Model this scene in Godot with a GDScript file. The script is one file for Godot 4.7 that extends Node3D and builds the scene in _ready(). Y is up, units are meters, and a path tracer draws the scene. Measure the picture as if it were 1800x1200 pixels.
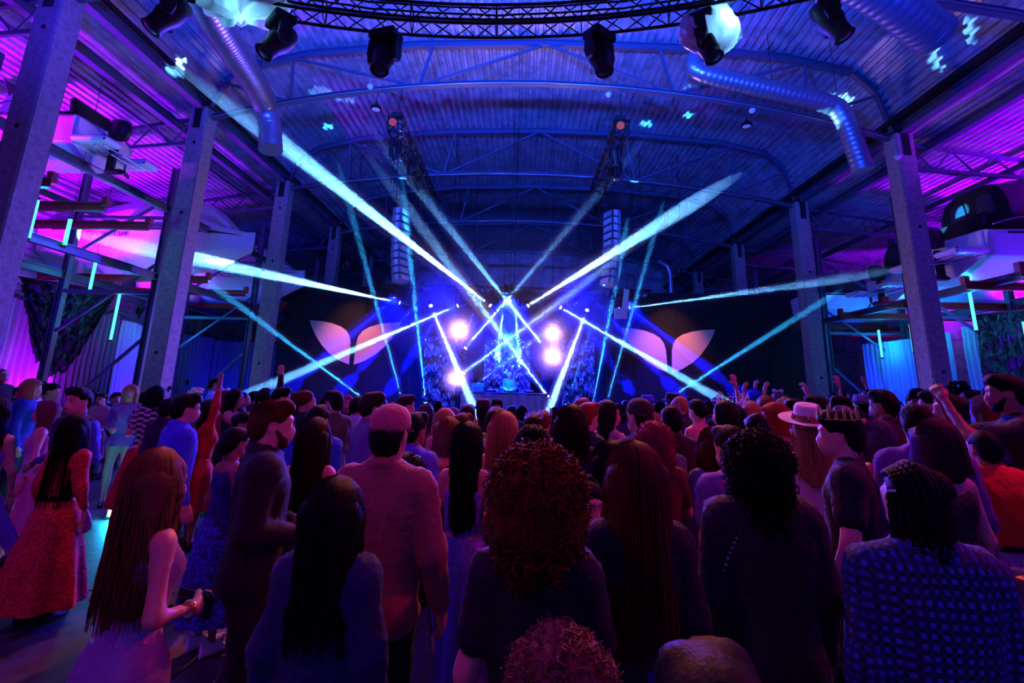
extends Node3D
# A boat-storage hall turned into a concert room: stage and light beams ahead, dancing crowd in front of the camera.

const BLUE := Color(0.05, 0.12, 1.0)
const MAGENTA := Color(0.62, 0.0, 1.0)
const CYAN := Color(0.2, 0.75, 1.0)
const XL := -9.4
const XR := 10.5
const BAYS := [-2.4, -8.7, -13.4, -18.7, -24.4, -30.2]
var rng := RandomNumberGenerator.new()

func _ready() -> void:
	rng.seed = 11
	var cam := Camera3D.new()
	cam.name = "camera"
	add_child(cam)
	cam.projection = Camera3D.PROJECTION_FRUSTUM
	cam.near = 0.1
	cam.far = 200.0
	cam.size = 0.1 * 1200.0 / 900.0
	cam.frustum_offset = Vector2(0, -0.1 * (600.0 - 480.22) / 900.0)
	cam.position = Vector3(0, 1.85, 0)
	cam.basis = Basis(Vector3.UP, deg_to_rad(1.24)) * Basis(Vector3.RIGHT, deg_to_rad(13.0)) * Basis(Vector3.BACK, deg_to_rad(1.5))
	var we := WorldEnvironment.new()
	we.name = "environment"
	add_child(we)
	var e := Environment.new()
	we.environment = e
	e.background_mode = Environment.BG_COLOR
	e.background_color = Color.BLACK
	e.tonemap_mode = Environment.TONE_MAPPER_LINEAR
	e.tonemap_exposure = 1.0
	e.sdfgi_enabled = true
	e.ssao_enabled = true
	e.ssil_enabled = true
	e.volumetric_fog_enabled = true
	e.volumetric_fog_density = 0.0
	room_lights()
	materials()
	hall()
	rigging()
	aisles()
	stage()
	beams()
	furniture()
	crowd()

# ---------------------------------------------------------------- house lights
func wash_light(at: Vector3, to: Vector3, color: Color, energy: float, angle: float, label: String, hold := 0.0) -> void:
	# hold: the height of what the lamp hangs from, or stands on when that is lower
	if at.y < 1.0: at.y = 0.25
	var t := thing("wash_light", label, "spotlight", at, 0.0, "wash lights")
	var d := (to - at).normalized()
	var b := Basis.looking_at(d, Vector3.UP if absf(d.y) < 0.98 else Vector3.RIGHT)
	var g := Geo.new()
	g.lathe([Vector2(0.07, -0.24), Vector2(0.1, -0.2), Vector2(0.12, -0.02), Vector2(0.135, 0.0), Vector2(0.115, 0.0)], Vector3.ZERO, b * Basis(Vector3.RIGHT, -PI / 2), 14)
	part("housing", g, mat(Color(0.02, 0.02, 0.025), 0.5), t)
	var l := Geo.new()
	l.lathe([Vector2(0.11, -0.03), Vector2(0.11, 0.0), Vector2(0.02, 0.01)], Vector3.ZERO, b * Basis(Vector3.RIGHT, -PI / 2), 14)
	part("lens", l, glow(color, 0.3), t)
	var y := Geo.new()
	for s in [-1.0, 1.0]: y.bar(b * Vector3(0.15 * s, 0, 0.1), b * Vector3(0.15 * s, 0, 0.1) + Vector3(0, -0.24, 0), 0.012, 0.04)
	y.bar(b * Vector3(-0.155, 0, 0.1) + Vector3(0, -0.24, 0), b * Vector3(0.155, 0, 0.1) + Vector3(0, -0.24, 0), 0.012, 0.05)
	part("bracket", y, mat(Color(0.02, 0.02, 0.025), 0.5), t)
	if at.y > 1.0 and hold != -1.0:
		var pole := Geo.new()
		var f := b * Vector3(0, 0, 0.1) + Vector3(0, -0.24, 0)
		if hold > at.y:
			pole.rod(f + Vector3(0.155, 0, 0), f + Vector3(0.155, hold - at.y + 0.24, 0), 0.014, 6)
		else:
			pole.rod(f, Vector3(f.x, hold - at.y + 0.03, f.z), 0.02, 6)
			pole.box(Vector3(f.x, hold - at.y + 0.015, f.z), Vector3(0.4, 0.03, 0.4))
		part("support_pole", pole, mat(Color(0.03, 0.03, 0.035), 0.5), t)
	spot(at + d * 0.06, to, color, energy, angle, 1.0, 0.1, t)

func room_lights() -> void:
	# blue washes that stand on the flown truss over the dance floor and light the roof
	wash_light(Vector3(-2.6, 7.35, -5.6), Vector3(-2.2, 12.0, -10.5), Color(0.12, 0.3, 1.0), 330.0, 62.0, "blue uplight on the flown truss, above the second black moving head", -1.0)
	wash_light(Vector3(1.6, 7.35, -5.6), Vector3(2.0, 12.0, -10.5), Color(0.12, 0.3, 1.0), 300.0, 62.0, "blue uplight on the flown truss, above the third black moving head", -1.0)
	wash_light(Vector3(-6.0, 7.35, -4.9), Vector3(-7.5, 11.5, -10.0), Color(0.2, 0.16, 1.0), 60.0, 60.0, "violet uplight at the end of the flown truss by the duct", -1.0)
	wash_light(Vector3(5.0, 7.4, -4.9), Vector3(8.0, 11.5, -10.0), Color(0.08, 0.2, 1.0), 60.0, 60.0, "blue uplight at the end of the flown truss by the rain cover", -1.0)
	# magenta uplights in the aisles, between the boats
	var nth := ["nearest the camera", "level with the first whole pillar", "level with the second whole pillar"]
	for k in 3:
		var z: float = [-8.6, -13.9, -19.2][k]
		wash_light(Vector3(-14.6, 4.6, z), Vector3(-13.4, 9.2, z - 0.6), Color(0.62, 0.0, 1.0), [430.0, 280.0, 60.0][k], 58.0, "magenta uplight behind the rack of white wrapped boats, %s" % nth[k])
		wash_light(Vector3(15.9, 4.6, z - 1.4), Vector3(15.6, 9.2, z - 2.4), Color(0.62, 0.0, 1.0), [420.0, 400.0, 60.0][k], 60.0, "magenta uplight behind the canopied boat, %s" % nth[k])
	# uplights on the floor that graze the drapes
	for q in [[Vector3(-12.9, 0.2, -10.4), Vector3(-13.9, 2.4, -10.6), Color(0.2, 0.02, 1.0), 60.0, "violet floor uplight at the frame-edge drape"], [Vector3(-12.9, 0.2, -14.2), Vector3(-13.9, 2.4, -14.4), Color(0.7, 0.0, 1.0), 30.0, "pink floor uplight behind the ragged net"], [Vector3(-12.6, 0.2, -18.4), Vector3(-13.9, 2.6, -18.6), Color(0.25, 0.02, 1.0), 34.0, "violet floor uplight past the first whole pillar"], [Vector3(-11.6, 0.2, -21.6), Vector3(-12.9, 2.6, -22.9), Color(0.02, 0.08, 1.0), 24.0, "blue floor uplight behind the first whole pillar"], [Vector3(12.6, 0.2, -19.2), Vector3(13.6, 2.4, -19.4), Color(0.05, 0.16, 1.0), 34.0, "blue floor uplight at the drape by the black wall step"], [Vector3(12.7, 0.2, -16.8), Vector3(13.7, 2.4, -16.8), Color(0.05, 0.1, 1.0), 26.0, "blue floor uplight behind the big pillar"], [Vector3(12.5, 0.2, -13.0), Vector3(13.6, 2.6, -13.2), Color(0.5, 0.0, 1.0), 34.0, "violet floor uplight beside the dark foil panel"], [Vector3(12.2, 0.2, -11.0), Vector3(13.2, 2.6, -11.0), Color(0.3, 0.0, 1.0), 40.0, "violet floor uplight at the far frame-edge drape"]]:
		wash_light(q[0], q[1], q[2], q[3], 60.0, q[4])
	# warm lamps at the near ends of the two lighting trusses: they edge hair and shoulders
	wash_light(Vector3(2.6, 9.05, -12.85), Vector3(1.2, 1.4, -3.6), Color(1.0, 0.5, 0.3), 110.0, 22.0, "warm lamp on the lighting truss nearer the crossing duct, turned to the crowd", -1.0)
	wash_light(Vector3(-3.7, 9.05, -12.85), Vector3(-1.2, 1.4, -3.8), Color(1.0, 0.42, 0.42), 70.0, 22.0, "warm lamp on the lighting truss beside the long bright beam, turned to the crowd", -1.0)
	# pink washes over the dance floor from behind the camera
	wash_light(Vector3(-3.5, 6.6, 1.0), Vector3(-1.5, 1.2, -4.0), Color(1.0, 0.1, 0.45), 6.0, 55.0, "pink wash lamp hanging over the dance floor behind the crowd", 12.1)
	wash_light(Vector3(6.5, 6.0, -3.5), Vector3(1.0, 1.2, -5.0), Color(1.0, 0.12, 0.34), 17.0, 50.0, "pink wash lamp hanging over the dance floor by the orange jacket", 11.8)
	wash_light(Vector3(-8.7, 5.0, -2.4), Vector3(-3.0, 1.0, -4.5), Color(0.5, 0.05, 1.0), 11.0, 50.0, "violet wash lamp on the pillar beside the dance floor")
	wash_light(Vector3(9.8, 5.0, -2.4), Vector3(3.0, 1.0, -4.0), Color(0.45, 0.04, 1.0), 9.0, 50.0, "violet wash lamp on the opposite pillar beside the dance floor")
# ---------------------------------------------------------------- geometry helper
class Geo extends RefCounted:
	var v := PackedVector3Array()
	var n := PackedVector3Array()
	var uv := PackedVector2Array()
	var c := PackedColorArray()
	var ix := PackedInt32Array()
	var col := Color.WHITE

	func vert(p: Vector3, nn: Vector3, u := Vector2.ZERO) -> int:
		v.push_back(p); n.push_back(nn); uv.push_back(u); c.push_back(col)
		return v.size() - 1

	func tri(a: int, b: int, d: int) -> void:
		var cr := (v[b] - v[a]).cross(v[d] - v[a])
		if cr.dot(n[a] + n[b] + n[d]) > 0.0:
			ix.push_back(a); ix.push_back(d); ix.push_back(b)
		else:
			ix.push_back(a); ix.push_back(b); ix.push_back(d)

	func quad(a: Vector3, b: Vector3, d: Vector3, e: Vector3, out := Vector3.ZERO) -> void:
		var nn := (b - a).cross(d - a).normalized()
		if out != Vector3.ZERO and nn.dot(out) < 0.0:
			nn = -nn
		var k := v.size()
		vert(a, nn, Vector2(0, 0)); vert(b, nn, Vector2(1, 0)); vert(d, nn, Vector2(1, 1)); vert(e, nn, Vector2(0, 1))
		tri(k, k + 1, k + 2); tri(k, k + 2, k + 3)

	func box(at: Vector3, size: Vector3, basis := Basis.IDENTITY, bevel := 0.0) -> void:
		var h := size * 0.5
		var b := minf(bevel, minf(h.x, minf(h.y, h.z)) * 0.8)
		for ax in 3:
			for s in [-1.0, 1.0]:
				var o := Vector3.ZERO; o[ax] = s
				var u := Vector3.ZERO; u[(ax + 1) % 3] = 1.0
				var w := Vector3.ZERO; w[(ax + 2) % 3] = 1.0
				var hu: float = h[(ax + 1) % 3] - b
				var hw: float = h[(ax + 2) % 3] - b
				var cc := o * (h[ax] as float)
				quad(at + basis * (cc - u * hu - w * hw), at + basis * (cc + u * hu - w * hw), at + basis * (cc + u * hu + w * hw), at + basis * (cc - u * hu + w * hw), basis * o)
		if b > 0.0:
			for ax in 3:
				var a1 := (ax + 1) % 3
				var a2 := (ax + 2) % 3
				for s1 in [-1.0, 1.0]:
					for s2 in [-1.0, 1.0]:
						var p1 := Vector3.ZERO; p1[a1] = s1 * h[a1]; p1[a2] = s2 * (h[a2] - b)
						var p2 := Vector3.ZERO; p2[a1] = s1 * (h[a1] - b); p2[a2] = s2 * h[a2]
						var e := Vector3.ZERO; e[ax] = h[ax] - b
						var o := Vector3.ZERO; o[a1] = s1; o[a2] = s2
						quad(at + basis * (p1 - e), at + basis * (p1 + e), at + basis * (p2 + e), at + basis * (p2 - e), basis * o)

	# a straight bar of rectangular section
	func bar(a: Vector3, b: Vector3, w: float, h: float, up := Vector3.UP) -> void:
		var d := b - a
		var f := d.normalized()
		if absf(f.dot(up)) > 0.99:
			up = Vector3.RIGHT
		var r := f.cross(up).normalized()
		box((a + b) * 0.5, Vector3(w, h, d.length()), Basis(r, r.cross(f).normalized(), -f))

	# an I-section bar
	func ibar(a: Vector3, b: Vector3, w: float, h: float, t := 0.02) -> void:
		var f := (b - a).normalized()
		var up := Vector3.UP if absf(f.y) < 0.99 else Vector3.RIGHT
		var r := f.cross(up).normalized()
		var u := r.cross(f).normalized()
		bar(a + u * (h - t) * 0.5, b + u * (h - t) * 0.5, w, t, u)
		bar(a - u * (h - t) * 0.5, b - u * (h - t) * 0.5, w, t, u)
		bar(a, b, t, h - 2.0 * t, u)

	func tube(path: Array, r: float, sides := 8, r2 := -1.0, caps := true) -> void:
		var m := path.size()
		var last_u := Vector3.ZERO
		var rows := []
		for i in m:
			var p: Vector3 = path[i]
			var t: Vector3 = ((path[mini(i + 1, m - 1)] as Vector3) - (path[maxi(i - 1, 0)] as Vector3)).normalized()
			var u := last_u - t * last_u.dot(t) if last_u != Vector3.ZERO else t.cross(Vector3.UP if absf(t.y) < 0.9 else Vector3.RIGHT)
			u = u.normalized(); last_u = u
			var w := t.cross(u)
			var rr := r if r2 < 0.0 else lerpf(r, r2, float(i) / maxf(1.0, m - 1.0))
			var first := v.size()
			for k in sides + 1:
				var a := TAU * k / sides
				var nn := u * cos(a) + w * sin(a)
				vert(p + nn * rr, nn, Vector2(float(k) / sides, float(i) / maxf(1.0, m - 1.0)))
			rows.push_back(first)
		for i in m - 1:
			for k in sides:
				tri(rows[i] + k, rows[i] + k + 1, rows[i + 1] + k)
				tri(rows[i] + k + 1, rows[i + 1] + k + 1, rows[i + 1] + k)
		if caps:
			for e in [0, m - 1]:
				var t: Vector3 = (((path[1] as Vector3) - (path[0] as Vector3)) * -1.0 if e == 0 else (path[m - 1] as Vector3) - (path[m - 2] as Vector3)).normalized()
				var k0 := vert(path[e], t)
				var ks := []
				for k in sides:
					ks.push_back(vert(v[rows[e] + k], t))
				for k in sides:
					tri(k0, ks[k], ks[(k + 1) % sides])

	func rod(a: Vector3, b: Vector3, r: float, sides := 6, r2 := -1.0) -> void:
		tube([a, b], r, sides, r2)

	# rings of points joined into a skin; each ring the same size; smooth
	func loft(rings: Array, closed := true, cap_a := true, cap_b := true) -> void:
		var m := rings.size()
		var k: int = rings[0].size()
		var base := v.size()
		for i in m:
			for j in k:
				var p: Vector3 = rings[i][j]
				var du: Vector3
				if closed:
					du = (rings[i][(j + 1) % k] as Vector3) - (rings[i][(j + k - 1) % k] as Vector3)
				else:
					du = (rings[i][mini(j + 1, k - 1)] as Vector3) - (rings[i][maxi(j - 1, 0)] as Vector3)
				var dv: Vector3 = (rings[mini(i + 1, m - 1)][j] as Vector3) - (rings[maxi(i - 1, 0)][j] as Vector3)
				vert(p, du.cross(dv).normalized(), Vector2(float(j) / k, float(i) / maxf(1.0, m - 1.0)))
		var kk := k if closed else k - 1
		for i in m - 1:
			for j in kk:
				var a := base + i * k + j
				var b := base + i * k + (j + 1) % k
				ix.append_array([a, a + k, b])
				ix.append_array([b, a + k, b + k])
		for e in 2:
			if closed and (cap_a if e == 0 else cap_b):
				var ring: Array = rings[0 if e == 0 else m - 1]
				var cc := Vector3.ZERO
				for p in ring: cc += p
				cc /= k
				var near: Array = rings[1 if e == 0 else m - 2]
				var c2 := Vector3.ZERO
				for p in near: c2 += p
				c2 /= k
				var t := (cc - c2).normalized()
				var k0 := vert(cc, t)
				var ks := []
				for p in ring: ks.push_back(vert(p, t))
				for j in k: tri(k0, ks[j], ks[(j + 1) % k])

	func lathe(profile: Array, at := Vector3.ZERO, basis := Basis.IDENTITY, sides := 16) -> void:
		var rings := []
		for q in profile:
			var ring := []
			for k in sides:
				var a := -TAU * k / sides
				ring.push_back(at + basis * Vector3(cos(a) * q.x, q.y, sin(a) * q.x))
			rings.push_back(ring)
		loft(rings)

	# a flat outline (in the xy plane of basis) with thickness
	func slab(pts: PackedVector2Array, at: Vector3, basis: Basis, thick: float) -> void:
		var t := Geometry2D.triangulate_polygon(pts)
		for s in [0.5, -0.5]:
			var nn: Vector3 = basis.z * signf(s)
			var k := v.size()
			for p in pts: vert(at + basis * Vector3(p.x, p.y, thick * s), nn, p)
			for i in range(0, t.size(), 3): tri(k + t[i], k + t[i + 1], k + t[i + 2])
		for i in pts.size():
			var p := pts[i]
			var q := pts[(i + 1) % pts.size()]
			var o := basis * Vector3(q.y - p.y, p.x - q.x, 0)
			var cw := Geometry2D.is_polygon_clockwise(pts)
			quad(at + basis * Vector3(p.x, p.y, -thick / 2), at + basis * Vector3(q.x, q.y, -thick / 2), at + basis * Vector3(q.x, q.y, thick / 2), at + basis * Vector3(p.x, p.y, thick / 2), -o if cw else o)

	func ball(at: Vector3, r: Vector3, seg := 12, rows := 8) -> void:
		var rings := []
		for i in rows + 1:
			var t := PI * clampf(float(i) / rows, 0.02, 0.98)
			var ring := []
			for k in seg:
				var a := -TAU * k / seg
				ring.push_back(at + Vector3(cos(a) * sin(t) * r.x, -cos(t) * r.y, sin(a) * sin(t) * r.z))
			rings.push_back(ring)
		loft(rings)

	func mesh() -> ArrayMesh:
		var a := []
		a.resize(Mesh.ARRAY_MAX)
		a[Mesh.ARRAY_VERTEX] = v; a[Mesh.ARRAY_NORMAL] = n; a[Mesh.ARRAY_TEX_UV] = uv; a[Mesh.ARRAY_COLOR] = c; a[Mesh.ARRAY_INDEX] = ix
		var m := ArrayMesh.new()
		m.add_surface_from_arrays(Mesh.PRIMITIVE_TRIANGLES, a)
		return m


# ---------------------------------------------------------------- scene helpers
var M := {}

func part(called: String, g, m: Material, parent: Node = self, label := "") -> MeshInstance3D:
	var o := MeshInstance3D.new()
	o.name = called
	o.mesh = g.mesh() if g is Geo else g
	o.material_override = m
	parent.add_child(o, true)
	if label: o.set_meta("label", label)
	return o

func tag(o: Node, label: String, category: String, group := "") -> Node:
	o.set_meta("label", label)
	o.set_meta("category", category)
	if group: o.set_meta("group", group)
	return o

var taken := {}
func numbered(called: String) -> String:
	taken[called] = taken.get(called, -1) + 1
	return called if taken[called] == 0 else "%s_%03d" % [called, taken[called]]

func thing(called: String, label: String, category: String, at := Vector3.ZERO, yaw := 0.0, group := "") -> Node3D:
	var o := Node3D.new()
	o.name = numbered(called)
	add_child(o)
	o.position = at
	o.rotation.y = yaw
	tag(o, label, category, group)
	return o

func struct_node(called: String) -> Node3D:
	var o := Node3D.new()
	o.name = called
	add_child(o)
	o.set_meta("kind", "structure")
	return o

func struct(called: String, g, m: Material) -> MeshInstance3D:
	var o := part(called, g, m)
	o.set_meta("kind", "structure")
	return o

func copy(o: Node3D, label: String, at: Vector3, group := "") -> Node3D:
	var d := o.duplicate()
	d.name = numbered(String(o.name).rstrip("0123456789").trim_suffix("_"))
	add_child(d)
	d.position = at
	d.set_meta("label", label)
	if group: d.set_meta("group", group)
	return d

func mat(color: Color, rough := 0.8, metal := 0.0, extra := {}) -> StandardMaterial3D:
	var m := StandardMaterial3D.new()
	m.albedo_color = color
	m.roughness = rough
	m.metallic = metal
	for k in extra: m.set(k, extra[k])
	return m

func glow(color: Color, energy: float) -> StandardMaterial3D:
	var m := StandardMaterial3D.new()
	m.albedo_color = Color(0.1, 0.1, 0.1)
	m.emission_enabled = true
	m.emission = color
	m.emission_energy_multiplier = energy
	return m

func noise_tex(freq: float, seed_: int, ramp: Array, size := 256, normal := 0.0, kind := FastNoiseLite.TYPE_SIMPLEX_SMOOTH) -> NoiseTexture2D:
	var f := FastNoiseLite.new()
	f.seed = seed_; f.frequency = freq; f.noise_type = kind
	f.fractal_octaves = 4
	var t := NoiseTexture2D.new()
	t.width = size; t.height = size; t.seamless = true; t.noise = f
	if normal > 0.0:
		t.as_normal_map = true; t.bump_strength = normal
	elif ramp.size():
		var gr := Gradient.new()
		gr.offsets = PackedFloat32Array(ramp[0]); gr.colors = PackedColorArray(ramp[1])
		t.color_ramp = gr
	return t

func triplanar(m: StandardMaterial3D, scale: float) -> StandardMaterial3D:
	m.uv1_triplanar = true
	m.uv1_scale = Vector3.ONE * scale
	return m

func spot(at: Vector3, to: Vector3, color: Color, energy: float, angle: float, soft := 1.0, size := 0.1, parent: Node = self) -> SpotLight3D:
	var s := SpotLight3D.new()
	s.name = "lamp_light"
	parent.add_child(s, true)
	s.global_position = at
	var d := (to - at).normalized()
	s.global_basis = Basis.looking_at(d, Vector3.UP if absf(d.y) < 0.98 else Vector3.RIGHT)
	s.light_color = color; s.light_energy = energy; s.spot_angle = angle; s.spot_angle_attenuation = soft
	s.light_size = size; s.shadow_enabled = true; s.spot_range = 80.0; s.spot_attenuation = 2.0
	return s

func omni(at: Vector3, color: Color, energy: float, size := 0.1, parent: Node = self) -> OmniLight3D:
	var s := OmniLight3D.new()
	s.name = "lamp_light"
	parent.add_child(s, true)
	s.global_position = at
	s.light_color = color; s.light_energy = energy; s.light_size = size; s.shadow_enabled = true; s.omni_range = 60.0; s.omni_attenuation = 2.0
	return s

# ---------------------------------------------------------------- materials
func materials() -> void:
	var fine := noise_tex(0.05, 3, [], 256, 2.0)
	M.sheet = triplanar(mat(Color(0.72, 0.74, 0.78), 0.42, 0.35), 0.3)
	M.sheet.albedo_texture = noise_tex(0.02, 5, [[0.0, 0.5, 1.0], [Color(0.62, 0.62, 0.66), Color(0.85, 0.85, 0.87), Color(1, 1, 1)]])
	M.wallsheet = triplanar(mat(Color(0.75, 0.74, 0.78), 0.5, 0.2), 0.25)
	M.wallsheet.albedo_texture = M.sheet.albedo_texture
	M.concrete = triplanar(mat(Color(0.6, 0.58, 0.57), 0.85), 0.8)
	M.concrete.albedo_texture = noise_tex(0.03, 8, [[0.0, 0.45, 1.0], [Color(0.8, 0.78, 0.77), Color(0.92, 0.91, 0.9), Color(1, 1, 1)]])
	M.concrete.normal_enabled = true
	M.concrete.normal_texture = fine
	M.floor = triplanar(mat(Color(0.3, 0.3, 0.31), 0.55), 0.35)
	M.floor.albedo_texture = noise_tex(0.02, 21, [[0.0, 0.4, 0.7, 1.0], [Color(0.45, 0.44, 0.43), Color(0.7, 0.7, 0.69), Color(0.85, 0.85, 0.84), Color(1, 1, 1)]], 512)
	M.steel = mat(Color(0.3, 0.33, 0.42), 0.45, 0.3)
	M.steel_dark = mat(Color(0.1, 0.11, 0.14), 0.5, 0.3)
	M.galv = mat(Color(0.6, 0.63, 0.66), 0.34, 0.8)
	M.black = mat(Color(0.022, 0.022, 0.026), 0.5)
	M.black_metal = mat(Color(0.05, 0.05, 0.055), 0.4, 0.6)
	M.black_cloth = triplanar(mat(Color(0.055, 0.055, 0.06), 0.95), 1.5)
	M.black_cloth.normal_enabled = true
	M.black_cloth.normal_texture = fine
	M.white = mat(Color(0.85, 0.85, 0.86), 0.35)
	M.gel = mat(Color(0.9, 0.9, 0.93), 0.25, 0.0, {"clearcoat_enabled": true, "clearcoat": 1.0})
	M.rubber = mat(Color(0.03, 0.03, 0.03), 0.9)
	M.orange_steel = mat(Color(0.5, 0.07, 0.07), 0.5, 0.1)
	M.fine = fine
	M.window_lens = mat(Color(0.55, 0.6, 0.75), 0.15, 0.3)

# ---------------------------------------------------------------- the hall
func roof_profile() -> Array:
	# (x, y) along the vault of the nave from one row of pillars to the other
	var out := []
	var mid := (XL + XR) * 0.5
	var left := [Vector2(XL, 9.75), Vector2(XL + 0.45, 10.7), Vector2(XL + 1.2, 11.25), Vector2(XL + 2.9, 11.7), Vector2(XL + 6.2, 12.05)]
	var right := [Vector2(XR, 9.25), Vector2(XR - 0.35, 10.6), Vector2(XR - 1.0, 11.3), Vector2(XR - 2.9, 11.75), Vector2(XR - 6.2, 12.05)]
	for p in left: out.push_back(p)
	out.push_back(Vector2(mid, 12.15))
	right.reverse()
	for p in right: out.push_back(p)
	return out

func at_profile(pf: Array, s: float) -> Vector2:
	var f := clampf(s, 0.0, 1.0) * (pf.size() - 1)
	var i := mini(int(f), pf.size() - 2)
	return (pf[i] as Vector2).lerp(pf[i + 1], f - i)

# corrugated sheet whose ribs run along z, following the polyline pts (x, y)
func corrugated(pts: Array, z0: float, z1: float, period: float, depth: float) -> Geo:
	var g := Geo.new()
	var line := []
	for i in pts.size() - 1:
		var a: Vector2 = pts[i]
		var b: Vector2 = pts[i + 1]
		var nn := Vector2(a.y - b.y, b.x - a.x).normalized()
		var count := maxi(1, roundi(a.distance_to(b) / period))
		for k in count:
			for q in [[0.0, 0.0], [0.5, 0.0], [0.62, 1.0], [0.88, 1.0]]:
				line.push_back(a.lerp(b, (k + q[0]) / count) + nn * depth * q[1])
	line.push_back(pts[pts.size() - 1])
	for i in line.size() - 1:
		var a: Vector2 = line[i]
		var b: Vector2 = line[i + 1]
		g.quad(Vector3(a.x, a.y, z0), Vector3(b.x, b.y, z0), Vector3(b.x, b.y, z1), Vector3(a.x, a.y, z1), Vector3(a.y - b.y, b.x - a.x, 0) * -1.0)
	return g

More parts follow.
